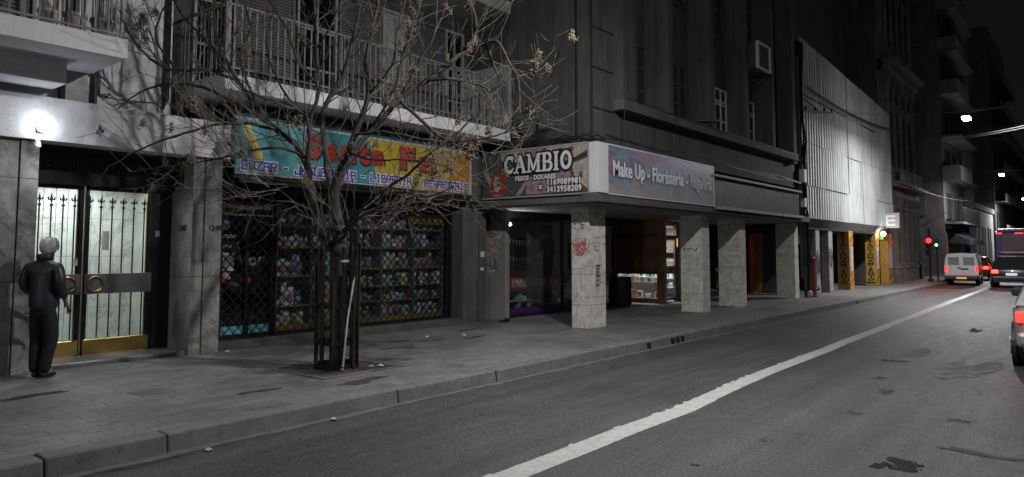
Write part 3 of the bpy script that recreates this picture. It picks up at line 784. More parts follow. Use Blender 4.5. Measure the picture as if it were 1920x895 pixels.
# silver balloon letters inside the door
M['foil'] = mat('silver_foil', (0.78, 0.75, 0.68), .28, .45, var=.25, scale=30, bmp=.7, bs=22)
t = thing('letter_balloons', 'silver foil balloon letters spelling Amor hung inside the bazaar door', 'balloons', (6.75, 11.3, 1.5))
def fat(pts, r=.022): q = MB(); q.tube([(6.42 + u, 11.27, 1.46 + v) for u, v in pts], [r*.6] + [r]*(len(pts)-2) + [r*.6], 10); return q
fat([(0, .0), (.035, .12), (.08, .30), (.115, .38), (.135, .28), (.16, .12), (.20, .02)]).build('letter', M['foil'], t, smooth=True)
fat([(.05, .12), (.10, .14), (.16, .12)]).build('letter_bar', M['foil'], t, smooth=True)
fat([(.20, 0), (.22, .10), (.26, .12), (.275, .02), (.29, .11), (.33, .12), (.345, .0)]).build('letter', M['foil'], t, smooth=True)
fat([(.40+.045*math.cos(a), .07+.06*math.sin(a)) for a in [k*PI/5 for k in range(11)]], .024).build('letter', M['foil'], t, smooth=True)
fat([(.50, 0), (.505, .08), (.53, .13), (.58, .14), (.62, .11)]).build('letter', M['foil'], t, smooth=True)

# display shelving with goods
M['yellow'] = mat('yellow_board', (0.36, 0.22, 0.03), .55, var=.2, bmp=0)
M['greyboard'] = mat('grey_board', (0.16, 0.16, 0.17), .6, bmp=0)
bays = [(7.2, 8.0, 0), (8.05, 8.72, 0), (9.12, 9.66, 1), (9.72, 10.55, 1), (10.6, 11.42, 1), (8.77, 9.07, 1)]
lev = {0: [.40, .74, 1.27, 1.78, 2.17], 1: [.40, .72, 1.02, 1.37, 1.78, 2.17]}
sh_ = thing('display_shelving', 'long shelving unit with yellow shelf edges behind the bazaar window', 'shelving', (9.3, 11.5, .2))
q = MB()
for x in (7.15, 8.0, 8.72, 9.07, 9.67, 10.55, 11.41): q.box(x, x + .045, 11.28, 11.68, .26, 2.6)
q.build('upright', M['greyboard'], sh_)
q = MB(); q.box(7.2, 11.41, 11.68, 11.70, .26, 2.6); q.build('back_panel', M['greyboard'], sh_)
q = MB(); q.box(7.2, 8.72, 11.27, 11.29, .30, .40); q.box(8.78, 11.41, 11.27, 11.29, .30, .40); q.build('base_board', M['yellow'], sh_)
for (x0, x1, k) in bays:
    for z in lev[k]:
        q = MB(); q.box(x0, x1, 11.30, 11.67, z - .022, z - .002); so = q.build('shelf', M['greyboard'], sh_)
        q = MB(); q.box(x0, x1, 11.285, 11.299, z - .024, z + .006); q.build('edge_strip', M['yellow'], so)
q = MB(); q.box(10.4, 11.42, 11.24, 11.27, 2.28, 2.48); q.build('yellow_header', M['yellow'], sh_)
put_text('header_lettering', 'JUGUETES', (10.5, 11.235, 2.33), .14, mat('header_ink', (.16, .07, .01), bmp=0), sh_, offset=.004, depth=.004)
COLS = {'pink': (.42, .12, .20), 'red': (.38, .03, .03), 'purple': (.17, .08, .30), 'blue': (.06, .12, .34), 'teal': (.05, .25, .27), 'green': (.10, .24, .07),
        'yellow': (.46, .33, .05), 'white': (.55, .55, .55), 'grey': (.24, .24, .26), 'orange': (.46, .17, .03), 'black': (.025, .025, .03)}
GM = {k: mat('goods_' + k, tuple(min(.8, 1.25*(.75*c_ + .25*(sum(v)/3)) + .06) for c_ in v), .45, var=.6, scale=26, bmp=0) for k, v in COLS.items()}
ordn = ['bottom', 'second', 'third', 'fourth', 'fifth', 'top']
bayn = ['bay beside the glass door', 'bay just left of the tree guard', 'bay just right of the tree guard', 'middle bay right of the tree', 'bay beside the right pier', 'narrow bay behind the tree']
gr = random.Random(21)
def goods(kind, c, x, y, z, r, h):
    m = GM[c]; q = MB(); alt = GM[gr.choice(list(COLS))]
    if kind == 'box':
        q.box(-r, r, -.06, .06, 0, h); root = q
        p2 = MB(); p2.box(-r*.8, r*.8, -.064, -.061, h*.15, h*.62)
        p3 = MB(); p3.box(-r*.8, r*.8, -.064, -.061, h*.70, h*.9)
        parts = [('printed_front', p2, alt), ('label_strip', p3, GM['white'])]; nm = 'toy_box'
    elif kind == 'ball':
        q.ball((0, 0, r), r, 12, 8); parts = []; p2 = MB(); p2.lathe((0, 0, r), [(r*1.01, -.012), (r*1.02, .012)], 14); parts = [('stripe', p2, alt)]; nm = 'toy_ball'
    elif kind == 'doll':
        q.ball((0, 0, h*.33), h*.30, 10, 8, (1, .8, 1.1)); p2 = MB(); p2.ball((0, -.01, h*.78), h*.22, 10, 8)
        for s in (-1, 1): p2.ball((s*h*.17, 0, h*.95), h*.08, 8, 6); q.ball((s*h*.28, -.02, h*.42), h*.10, 8, 6); q.ball((s*h*.15, -.05, h*.08), h*.11, 8, 6)
        parts = [('head', p2, alt)]; nm = 'plush_toy'
    elif kind == 'vase':
        q.lathe((0, 0, 0), [(r*.5, 0), (r, h*.35), (r*.7, h*.7), (r*.4, h*.85), (r*.5, h)], 12); parts = []; p2 = MB(); p2.lathe((0,0,0), [(r*.9, h*.25), (r*1.02, h*.36), (r*.92, h*.47)], 12); parts = [('band', p2, alt)]; nm = 'vase'
    else:
        q.lathe((0, 0, 0), [(r*.75, 0), (r, h*.55), (r*.98, h*.6)], 12); p2 = MB(); p2.lathe((0, 0, 0), [(r*1.03, h*.6), (r*1.03, h*.72), (r*.2, h*.8)], 12); parts = [('lid', p2, alt)]; nm = 'food_container'
    return nm, q, m, parts
KN = {'box': 'boxed toy', 'ball': 'ball', 'doll': 'plush toy', 'vase': 'vase', 'tub': 'lidded container'}
KC = {'box': 'toy', 'ball': 'ball', 'doll': 'plush toy', 'vase': 'vase', 'tub': 'container'}
seen = {}
for bi, (x0, x1, k) in enumerate(bays):
    for li, z in enumerate(lev[k]):
        top = lev[k][li + 1] if li + 1 < len(lev[k]) else z + .34
        H_ = top - z - .06; x = x0 + .02
        while True:
            kind = gr.choice(['box', 'box', 'box', 'box', 'box', 'doll', 'ball', 'tub'])
            r = gr.uniform(.045, .085); h = H_ * gr.uniform(.55, 1.0)
            if kind == 'ball': r = min(r, H_/2); h = 2*r
            if kind == 'doll': h = min(h, .26); r = h*.40
            if x + 2*r > x1 - .02: break
            c = gr.choice(['pink', 'red', 'purple', 'blue', 'teal', 'green', 'yellow', 'white', 'white', 'white', 'grey', 'pink', 'red', 'orange', 'black'])
            nm, q, m, parts = goods(kind, c, 0, 0, 0, r, h)
            t = thing(nm, f"{c} {KN[kind]} on the {ordn[li]} shelf, {bayn[bi]}", KC[kind], (x + r, 11.40 + gr.uniform(-.02, .06), z), gr.uniform(-.25, .25), group='goods on the bazaar shelves')
            q.build('body', m, t, smooth=kind != 'box', local=True)
            for (pn, pb, pm) in parts: pb.build(pn, pm, t, local=True)
            x += 2*r + gr.uniform(.0, .008)

# roller grille of crossed bars
gt = thing('security_grille', 'black diamond pattern security grille drawn across the bazaar shopfront', 'grille', (8.8, 11.08, .26))
q = MB(); X0, X1, Z0, Z1 = 6.14, 11.46, .27, 2.70; st = .165; Hh = Z1 - Z0; sl = 1.05
s0 = X0 - Hh/sl
for sgn in (1, -1):
    s = s0
    while s < X1 + Hh/sl:
        # line: z = Z0 + sgn*sl*(x-s) ; clip
        if sgn > 0: xa, xb = s, s + Hh/sl; za, zb = Z0, Z1
        else: xa, xb = s, s + Hh/sl; za, zb = Z1, Z0
        def zat(x): return za + (zb - za) * (x - xa) / (xb - xa)
        a, b_ = max(xa, X0), min(xb, X1)
        if b_ - a > .02:
            yy = 11.08 + .006*sgn
            q.bar((a, yy, zat(a)), (b_, yy, zat(b_)), .008, .015)
        s += st
q.build('lattice', M['black_metal'], gt)
q = MB()
for x in (6.12, 7.13, 8.74, 11.46): q.box(x, x + .035, 11.06, 11.11, .26, 2.74)
q.box(6.15, 11.46, 11.065, 11.105, .255, .28)
q.build('guide_rail', M['black_metal'], gt)

# banner above the shop
sg = thing('shop_sign', 'teal and yellow bazaar banner with red Santa Fe lettering above the shop', 'sign', (8.7, 10.5, 3.4))
def banner_mat():
    m, nt, b = nodes_mat('banner_print'); tc = N(nt, 'ShaderNodeTexCoord')
    sep = N(nt, 'ShaderNodeSeparateXYZ'); nt.links.new(tc.outputs['Object'], sep.inputs[0])
    v = tc.outputs['Object']
    # slanted boundary between teal and yellow at x ~ 9.3
    ad = N(nt, 'ShaderNodeMath', operation='MULTIPLY_ADD'); ad.inputs[1].default_value = .55; nt.links.new(sep.outputs['Z'], ad.inputs[0]); nt.links.new(sep.outputs['X'], ad.inputs[2])
    nz = noise(nt, v, 1.4, 3, .5)
    a2 = N(nt, 'ShaderNodeMath', operation='MULTIPLY_ADD'); a2.inputs[1].default_value = .9; nt.links.new(nz, a2.inputs[0]); nt.links.new(ad.outputs[0], a2.inputs[2])
    mr = N(nt, 'ShaderNodeMapRange'); mr.inputs['From Min'].default_value = 7.8; mr.inputs['From Max'].default_value = 13.8
    nt.links.new(a2.outputs[0], mr.inputs[0])
    cc = ramp(nt, mr.outputs[0], [(0.0, (.03, .15, .23)), (.06, (.07, .30, .33)), (.24, (.10, .33, .35)), (.45, (.035, .22, .26)), (.555, (.05, .24, .28)), (.56, (.44, .33, .025)), (.80, (.42, .31, .025)), (.98, (.36, .17, .02))])
    cc = mixc(nt, 1.0, cc, ramp(nt, noise(nt, v, 6, 3, .6), [(.3, (.8,) * 3), (.7, (1.1,) * 3)]), 'MULTIPLY')
    nt.links.new(cc, b.inputs['Base Color']); b.inputs['Roughness'].default_value = .45; return m
q = MB(); q.box(6.02, 11.44, 10.5, 10.56, 2.95, 3.80); q.build('banner', banner_mat(), sg)
q = MB(); q.box(6.0, 11.46, 10.495, 10.57, 3.80, 3.84); q.box(6.0, 11.46, 10.495, 10.57, 2.93, 2.95); q.box(11.44, 11.5, 10.49, 10.57, 2.93, 3.84); q.build('frame', M['offwhite'], sg)
q = MB(); q.box(6.02, 11.0, 10.56, 11.2, 3.84, 4.0); q.build('dark_green_backing', mat('dark_green_board', (.02, .075, .07), .6, bmp=0), sg)
q = MB(); q.prism([(6.10, 10.497, 3.72), (6.24, 10.497, 3.74), (6.52, 10.497, 3.20), (6.36, 10.497, 3.20)], (0, .002, 0)); q.prism([(6.42, 10.497, 3.02), (6.6, 10.497, 2.96), (6.75, 10.497, 3.05), (6.55, 10.497, 3.1)], (0, .002, 0)); q.build('yellow_ray', mat('sign_yellow', (.58, .46, .04), .5, bmp=0), sg)
M['sred'] = mat('sign_red', (.36, .035, .02), .45, var=.15, bmp=0); M['sdark'] = mat('sign_shadow', (.05, .012, .012), .6, bmp=0)
for (tx, x, z, s_, k) in (('Santa', 7.28, 3.33, .56, .98), ('Fe', 9.42, 3.33, .58, 1.15)):
    put_text('lettering_shadow', tx, (x + .02, 10.496, z - .02), s_, M['sdark'], sg, depth=.004, offset=.042, sx=k*1.25, spacing=1.2)
    put_text('lettering', tx, (x, 10.490, z), s_, M['sred'], sg, depth=.008, offset=.022, sx=k*1.25, spacing=1.2)
txt = 'BAZAR - JUGUETERIA - LIBRERIA - FERRETERIA'
for (nm, t_, mm, yy, dd) in (('small_lettering_outline', .062, M['white'], 10.494, .006), ('small_lettering', .030, mat('sign_violet', (.055, .035, .30), .5, bmp=0), 10.489, .006)):
    q, wd = block_text(txt, .088, .13, .040, t_, 0, dd)
    q.v = [(6.12 + vx * (5.24 / wd), yy + vy, 3.01 + vz) for vx, vy, vz in q.v]
    q.build(nm, mm, sg)
# small security camera and notices on the pier
t = thing('security_camera', 'small black security camera under the sign end beside the bazaar pier', 'camera', (11.75, 10.7, 2.78))
q = MB(); q.boxr((11.72, 10.62, 2.76), (.07, .18, .07), Matrix.Rotation(.5, 3, 'Z') @ Matrix.Rotation(.3, 3, 'X')); q.build('housing', M['black_metal'], t, bevel=.008)
q = MB(); q.tube([(11.76, 10.68, 2.80), (11.78, 10.77, 2.84)], .012, 6); q.build('bracket', M['white'], t)
t = MB(); t.box(12.08, 12.2, 10.730, 10.738, 1.58, 1.70); t.build('paper_notice', M['paper'], None, 'upper white paper notice stuck on the pier beside the bazaar', 'notice', 'notices on the pier')
t = MB(); t.box(12.08, 12.18, 10.730, 10.738, 1.28, 1.35); t.build('paper_notice', M['paper'], None, 'lower and smaller white notice stuck on the pier beside the bazaar', 'notice', 'notices on the pier')
# ================================================================ CORNER BUILDING ON MARBLE PILLARS
C = thing('arcade_building', 'tall dark concrete office building standing on marble pillars over an arcade with shop signs', 'building', (18.3, 8.0, .15))
w = MB()
w.box(12.3, 13.2, 7.98, 8.35, 3.86, 17); w.box(12.3, 12.6, 8.35, 24, 3.0, 17)
w.box(13.2, 25.0, 7.98, 8.5, 3.86, 4.72)                       # fascia
w.box(13.2, 25.0, 8.42, 8.6, 4.72, 17)
w.box(12.3, 25.0, 8.5, 24, 16.8, 17); w.box(24.8, 25.0, 8.5, 24, 3, 17); w.box(12.6, 24.8, 23.7, 24, .15, 16.8)
w.build('wall', M['concrete'], C)
b = MB(); b.box(13.24, 13.82, 7.75, 8.42, 4.9, 16.9)
for x in (15.34, 17.73, 20.15, 22.3): b.box(x, x + .27, 7.75, 8.42, 4.9, 16.9)
b.box(24.25, 24.6, 7.75, 8.42, 4.6, 16.9)
b.build('pier_rib', M['concrete'], C, bevel=.01)
b = MB(); b.box(13.2, 24.6, 7.70, 8.42, 4.70, 4.93); b.build('sill_beam', M['concrete2'], C, bevel=.015)
b = MB()
for z in (4.66, 5.5, 6.35, 7.2, 8.0): b.box(12.36, 13.22, 7.955, 7.98, z, z + .018)
for x in (12.36,): b.box(x - .04, x + .03, 7.95, 7.98, 3.9, 16.9)
b.build('render_joint', M['dark_wall'], C)
b = MB(); b.tube([(12.28, 8.28, 9.5), (12.28, 8.28, 4.0)], .022, 6); b.tube([(12.27, 8.6, 6.2), (12.27, 9.3, 4.4)], .006, 4); b.tube([(13.2, 7.7, 3.9), (13.2, 7.68, 4.85), (13.28, 7.67, 4.95), (14, 7.68, 4.96), (16, 7.69, 4.9), (20, 7.69, 4.86), (24.5, 7.7, 4.9)], .008, 4); b.build('wall_cable', M['cable'], C)
# windows between the ribs
M['paleframe'] = mat('pale_frame', (0.72, 0.73, 0.74), .5, var=.1, bmp=0)
M['dimframe'] = mat('dim_frame', (0.075, 0.078, 0.08), .6, var=.1, bmp=0)
M['dullglass'] = mat('dull_glass', (0.035, 0.04, 0.042), .25, var=.3, bmp=0)
M['spandrel'] = wall_mat('spandrel', (0.10, 0.10, 0.10), .2, .25)
def owin(x0, x1, z0, z1, m, rows, cols=2, split=.5):
    f = MB(); y0, y1 = 8.30, 8.36; t_ = .055
    f.box(x0, x0+t_, y0, y1, z0, z1); f.box(x1-t_, x1, y0, y1, z0, z1); f.box(x0+t_, x1-t_, y0, y1, z0, z0+t_); f.box(x0+t_, x1-t_, y0, y1, z1-t_, z1)
    xm = x0 + (x1-x0)*split
    nn = max(2, round((x1-x0)/.45))
    for k_ in range(1, nn):
        xm = x0 + (x1-x0)*k_/nn; f.box(xm-t_/2, xm+t_/2, y0+.004, y1-.004, z0+t_, z1-t_)
    for z in rows: f.box(x0+t_, x1-t_, y0+.008, y1-.008, z-t_*.5, z+t_*.5)
    o = f.build('window', m, C); q = MB(); q.box(x0+t_, x1-t_, 8.325, 8.332, z0+t_, z1-t_); q.build('pane', M['dullglass'], o)
    return o
bx = [(13.82, 15.34), (15.61, 17.73), (18.0, 20.15), (20.42, 22.3), (22.57, 24.25)]
sp = MB()
for i, (x0, x1) in enumerate(bx):
    sp.box(x0, x1, 8.36, 8.42, 4.93, 16.8)
sp.build('spandrel', M['spandrel'], C)
owin(14.0, 15.3, 5.0, 6.6, M['dimframe'], (5.5, 6.05)); owin(14.0, 15.3, 8.2, 10, M['dimframe'], (8.8, 9.4))
owin(15.75, 17.5, 5.0, 6.5, M['dimframe'], (5.5, 6.0)); owin(15.75, 17.5, 8.1, 9.9, M['dimframe'], (8.8, 9.4))
owin(18.05, 20.12, 5.0, 6.35, M['paleframe'], (5.42, 5.90, 5.99)); owin(18.05, 19.95, 8.05, 9.8, M['dimframe'], (8.65, 9.25))
owin(20.48, 22.28, 5.0, 6.35, M['paleframe'], (5.42, 5.90, 5.99)); owin(20.48, 22.25, 8.05, 9.8, M['dimframe'], (8.6, 9.2))
owin(22.62, 24.2, 8.1, 9.8, M['dimframe'], (8.6, 9.2))
# window air conditioner
t = thing('air_conditioner', 'window air conditioner in a white frame high on the arcade building', 'air conditioner', (21.8, 8.1, 7.0))
q = MB(); q.box(20.75, 21.75, 7.62, 8.3, 7.12, 7.85); q.build('casing', M['dimframe'], t, bevel=.01)
q = MB()
for (a, b_, c, d) in ((20.72, 21.78, 7.83, 7.89), (20.72, 21.78, 7.08, 7.14), (20.72, 20.79, 7.14, 7.83), (21.71, 21.78, 7.14, 7.83)): q.box(a, b_, 7.56, 7.64, c, d)
q.build('frame', M['paleframe'], t)
q = MB(); z = 7.18
while z < 7.8: q.box(20.8, 21.7, 7.600, 7.612, z, z + .02); z += .05
q.build('front_grille', M['dimframe'], t)
q = MB(); q.bar((20.9, 7.65, 7.05), (20.9, 8.3, 6.7), .03); q.bar((21.6, 7.65, 7.05), (21.6, 8.3, 6.7), .03); q.build('bracket', M['black_metal'], t)
b = MB(); b.bar((17.0, 7.5, 5.02), (17.7, 7.1, 5.0), .02); b.bar((17.0, 8.2, 5.02), (17.6, 7.5, 5.02), .3, .02); b.build('metal_flap', M['dimframe'], C)

# canopy slab and soffit over the arcade
b = MB(); b.box(11.95, 25.2, 7.58, 11.4, 2.68, 2.80); b.box(11.97, 25.2, 7.62, 7.98, 2.80, 2.86)
b.box(12.05, 12.6, 7.98, 10.75, 2.80, 3.86)
b.build('canopy_slab', M['concrete2'], C, bevel=.008)
b = MB(); b.box(12.0, 24.6, 7.64, 10.5, 2.64, 2.68); b.build('soffit', M['soffit'], C)
M['lip'] = mat('lip_paint', (.24, .235, .22), .6, var=.3, scale=5, bmp=0)
b = MB(); b.box(17.5, 24.35, 7.5, 7.58, 2.78, 2.86); b.build('canopy_lip', M['lip'], C); b = MB(); b.box(17.5, 24.35, 7.55, 7.62, 3.62, 3.68); b.build('signboard_cap', M['lip'], C)
# dark ribbed signboard to the right of the banner
q = MB(); q.box(17.5, 24.3, 7.66, 7.98, 2.86, 3.62); q.build('blank_signboard', M['dark_wall'], C)
q = MB(); x = 17.52
while x < 24.28: q.box(x, x + .03, 7.645, 7.66, 2.87, 3.61); x += .075
q.build('signboard_ribs', mat('ribbed_steel', (.17, .16, .15), .5, .4, bmp=0), C)

# marble pillars
def pillar(label, x0, x1, y0, y1, z1=2.64, m='marbleC', g='marble pillars of the arcade'):
    t = thing('pillar', label, 'pillar', ((x0+x1)/2, (y0+y1)/2, .15), group=g)
    q = MB(); z = .15
    hs = [.63, .62, .62, .62]
    for h in hs:
        zz = min(z + h, z1); q.box(x0, x1, y0, y1, z, zz - .006); q.box(x0+.006, x1-.006, y0+.006, y1-.006, zz-.006, zz); z = zz
    q.build('shaft', M[m], t, bevel=.004, seg=1)
    return t
P1 = pillar('whitest graffitied marble pillar at the corner of the arcade below the money exchange sign', 12.36, 13.0, 8.06, 8.48)
P2 = pillar('second marble pillar of the arcade, beside the glass kiosk door', 17.5, 17.95, 7.96, 8.56)
P3 = pillar('third marble pillar of the arcade, between the kiosk door and the dark glazed entrance', 20.0, 20.42, 7.95, 8.60)
P4 = pillar('last marble pillar of the arcade, beside the grey downpipes and the red post', 24.6, 25.0, 7.93, 8.54)
M['tagk'] = mat('black_spray', (.02, .02, .022), .6, bmp=0); M['tagr'] = mat('pink_spray', (.42, .12, .12), .6, bmp=0); M['tagw'] = mat('white_spray', (.68, .68, .66), .6, bmp=0)
scribble('-X', (12.357, 8.28, 2.27), .34, .12, 11, .016, 1).build('black_tag', M['tagk'], P1)
scribble('-X', (12.356, 8.25, 2.17), .30, .08, 9, .012, 12).build('black_tag', M['tagk'], P1)
scribble('-X', (12.357, 8.27, 1.82), .26, .38, 26, .013, 2, 4.5).build('pink_tag', M['tagr'], P1)
scribble('-X', (12.355, 8.27, 1.72), .28, .34, 24, .011, 9, 4.5).build('pink_tag', M['tagr'], P1)
b = MB(); b.box(12.352, 12.357, 8.14, 8.44, 1.42, 1.55); b.box(12.352, 12.357, 8.2, 8.47, 1.36, 1.42); b.build('torn_paper', M['tagw'], P1)
for k in range(4): scribble('-Y', (12.66, 8.057, 1.98 - k*.085), .26 - .02*k, .045, 9, .010, 30 + k).build('stencil_writing', M['tagk'], P1)
b = MB(); b.box(12.60, 12.76, 8.052, 8.058, .98, 1.42); b.build('stuck_poster', mat('grey_poster', (.30, .29, .27), .8, var=.4, bmp=0), P1)
b = MB()
for (x0, x1, z0, z1) in ((12.62, 12.78, 1.40, 1.43), (12.62, 12.74, 1.34, 1.36), (12.64, 12.70, 1.26, 1.30), (12.62, 12.79, 1.19, 1.22), (12.63, 12.75, 1.10, 1.115), (12.64, 12.70, 1.0, 1.04), (12.77, 12.80, 1.05, 1.09)): b.box(x0, x1, 8.048, 8.052, z0, z1)
b.build('poster_print', M['tagk'], P1)
scribble('-X', (17.497, 8.28, 1.75), .42, .14, 13, .016, 5).build('black_tag', M['tagk'], P2)
scribble('-X', (17.497, 8.26, 1.55), .40, .20, 11, .010, 6).build('faint_tag', mat('grey_spray', (.26, .25, .22), .7, bmp=0), P2)
scribble('-X', (19.997, 8.35, 1.2), .45, .3, 13, .010, 7).build('faint_tag', mat('grey_spray', (.26, .25, .22), .7, bmp=0), P3)
scribble('-X', (24.597, 8.35, 1.6), .4, .25, 13, .014, 8).build('faint_tag', mat('grey_spray', (.24, .23, .2), .7, bmp=0), P4)

# rough pier with torn posters between bazaar and arcade
t = thing('poster_pier', 'rough grey wall end with torn posters and red spray beside the dark shop window', 'wall', (12.7, 10.8, .15))
q = MB(); q.box(12.5, 12.64, 10.36, 11.3, .15, 2.68); q.build('pier', wall_mat('scarred_render', (.27, .265, .25), .15, .35), t, bevel=.012)
q = MB(); pr = random.Random(2)
for k in range(16):
    y = pr.uniform(10.45, 10.95); z = pr.uniform(1.15, 2.1); a, c = pr.uniform(.03, .1), pr.uniform(.03, .1)
    q.face([(12.496 - .0003*k, y + a*pr.uniform(.7, 1.2), z), (12.496 - .0003*k, y - a*pr.uniform(.7, 1.2), z + .02*pr.random()), (12.496 - .0003*k, y - a, z + c), (12.496 - .0003*k, y + a, z + c*pr.uniform(.6, 1.3))])
q.build('torn_paper', mat('torn_paper', (.33, .32, .29), .85, var=.5, scale=14, bmp=0), t)
q = MB()
for k in range(12):
    y = pr.uniform(10.5, 10.9); z = pr.uniform(1.6, 2.15); a, c = pr.uniform(.02, .06), pr.uniform(.03, .09)
    q.face([(12.489 - .0003*k, y + a, z), (12.489 - .0003*k, y - a, z), (12.489 - .0003*k, y - a*.8, z + c), (12.489 - .0003*k, y + a, z + c)])
q.build('yellow_paper', mat('yellow_paper', (.30, .22, .08), .85, var=.5, scale=14, bmp=0), t)
scribble('-X', (12.484, 10.74, 2.1), .34, .16, 9, .02, 14).build('red_tag', mat('red_spray', (.34, .04, .03), .6, bmp=0), t)
scribble('-X', (12.484, 10.74, 1.45), .4, .25, 11, .010, 15).build('black_tag', M['tagk'], t)

# ------------------------------------------------ money exchange sign
s1 = thing('exchange_sign', 'dark money exchange sign reading CAMBIO over printed banknotes', 'sign', (12.05, 9.1, 2.86))
q = MB(); q.box(12.0, 12.05, 7.83, 10.62, 2.87, 3.86)
M['cbg'] = mat('note_print', (.065, .064, .058), .5, var=.95, scale=11, bmp=0, dirt=(.14, .135, .12)); q.build('panel', M['cbg'], s1)
q = MB(); q.box(11.99, 12.06, 7.80, 7.83, 2.85, 3.88); q.box(11.99, 12.06, 7.83, 10.62, 3.86, 3.885); q.box(11.99, 12.06, 7.83, 10.62, 2.845, 2.87); q.build('frame', M['offwhite'], s1)
M['note'] = mat('banknote_cream', (.40, .37, .28), .5, var=.5, scale=13, bmp=0); M['note2'] = mat('banknote_mauve', (.30, .20, .23), .5, var=.6, scale=11, bmp=0); M['note3'] = mat('note_shadow', (.03, .03, .028), .5, bmp=0); M['note4'] = mat('banknote_grey', (.30, .295, .27), .5, var=.5, scale=15, bmp=0)
def qq(name, pts, m, layer):
    # pts in (u to the right, v up) with u from the left end
    b = MB(); b.face([(12.0 - .0015 * layer, 10.60 - u, 2.87 + v) for u, v in pts]); b.build(name, m, s1)
qq('printed_note', [(1.75,.99),(2.1,.99),(2.76,.99),(2.76,.86),(2.2,.60),(1.95,.55),(1.7,.72)], M['note'], 1)
qq('printed_note_edge', [(1.5,.50),(2.76,.80),(2.76,.74),(1.55,.44)], M['note3'], 2)
qq('printed_note', [(2.38,.60),(2.76,.70),(2.76,.08),(2.6,.2),(2.45,.35)], M['note'], 2)
qq('printed_note', [(1.55,.42),(2.3,.58),(2.4,.3),(2.2,.03),(1.2,.03),(1.25,.36)], M['note2'], 1)
qq('printed_note', [(1.28,.40),(1.36,.40),(1.05,.02),(.92,.02)], M['note4'], 3)
qq('printed_note', [(.5,.97),(1.2,.98),(1.15,.80),(.55,.78)], M['note4'], 1)
qq('printed_note', [(.02,.55),(.10,.60),(.55,.04),(.36,.02)], M['note4'], 1)
qq('printed_note', [(1.2,.98),(1.7,.98),(1.5,.80),(1.3,.84)], M['note2'], 2)
qq('note_swirl', [(1.9,.90),(2.15,.95),(2.25,.80),(2.1,.66),(1.92,.72)], M['note3'], 3)
qq('note_swirl', [(2.5,.55),(2.66,.58),(2.66,.30),(2.52,.34)], M['note4'], 3)
put_text('note_value', '100', (11.991, 8.35, 3.70), .13, M['note3'], s1, '-X', offset=.004, roll=R(14), depth=.004)
put_text('note_value', '100', (11.991, 8.04, 3.30), .09, M['note3'], s1, '-X', offset=.004, roll=R(-80), depth=.004)
qq('red_tag_shape', [(.20,.10),(.62,.06),(.66,.42),(.55,.56),(.36,.50),(.22,.36)], mat('tag_red', (.36, .03, .03), .5, bmp=0), 4)
qq('tag_oval', [(.42+.10*math.cos(k*PI/8), .29+.17*math.sin(k*PI/8)) for k in range(16)], mat('tag_cream', (.45, .46, .38), .5, bmp=0), 5)
put_text('dollar_mark', '$', (11.990, 10.24, 3.07), .30, mat('dollar_green', (.02, .12, .05), .5, bmp=0), s1, '-X', offset=.010, depth=.004)
qq('phone_disc', [(1.60+.08*math.cos(k*PI/8), .17+.08*math.sin(k*PI/8)) for k in range(16)], mat('phone_blue', (.02, .03, .12), .5, bmp=0), 5)
b = MB(); b.box(11.985, 11.99, 8.96, 9.04, 3.0, 3.05); b.box(11.984, 11.99, 8.95, 9.05, 3.06, 3.08); b.build('phone_mark', M['white'], s1)
# slab-serif CAMBIO drawn as outlines and serifs
def slab_letters():
    L = []
    w = .34
    def seg(p, q, t): return ('s', p, q, t)
    T = .085
    ser = lambda x, y: ('b', x - .085, x + .085, y, y + .045) if y < .2 else ('b', x - .085, x + .085, y - .045, y)
    arc = lambda cx, cy, rx, ry, a0, a1, t, n=14: [seg((cx + rx*math.cos(R(a0 + (a1-a0)*i/n)), cy + ry*math.sin(R(a0 + (a1-a0)*i/n))), (cx + rx*math.cos(R(a0 + (a1-a0)*(i+1)/n)), cy + ry*math.sin(R(a0 + (a1-a0)*(i+1)/n))), t) for i in range(n)]
    H_ = .46
    L.append((.36, arc(.19, .23, .135, .185, 50, 310, T) + [seg((.29, .30), (.29, .44), .04), seg((.27, .09), (.33, .14), .04)]))
    L.append((.42, [seg((.06, .02), (.19, .44), .05), seg((.19, .44), (.34, .02), T), seg((.11, .16), (.29, .16), .045), ser(.06, 0), ser(.34, 0)]))
    L.append((.50, [seg((.08, .02), (.08, .44), .055), seg((.08, .44), (.23, .06), T*.8), seg((.23, .06), (.38, .44), .055), seg((.39, .02), (.39, .44), T), ser(.08, 0), ser(.39, 0), ('b', 0, .12, .415, .46), ('b', .36, .48, .415, .46)]))
    L.append((.37, [seg((.09, .02), (.09, .44), T), seg((.05, .435), (.22, .435), .05), seg((.05, .235), (.24, .235), .045), seg((.05, .025), (.22, .025), .05)] + arc(.20, .335, .085, .10, 90, -90, .07, 8) + arc(.215, .13, .10, .105, 90, -90, .075, 8) + [('b', 0, .08, .415, .46), ('b', 0, .08, 0, .045)]))
    L.append((.22, [seg((.10, .02), (.10, .44), T), ser(.10, 0), ser(.10, .46)]))
    L.append((.38, arc(.19, .23, .13, .185, 0, 360, T, 20)))
    return L
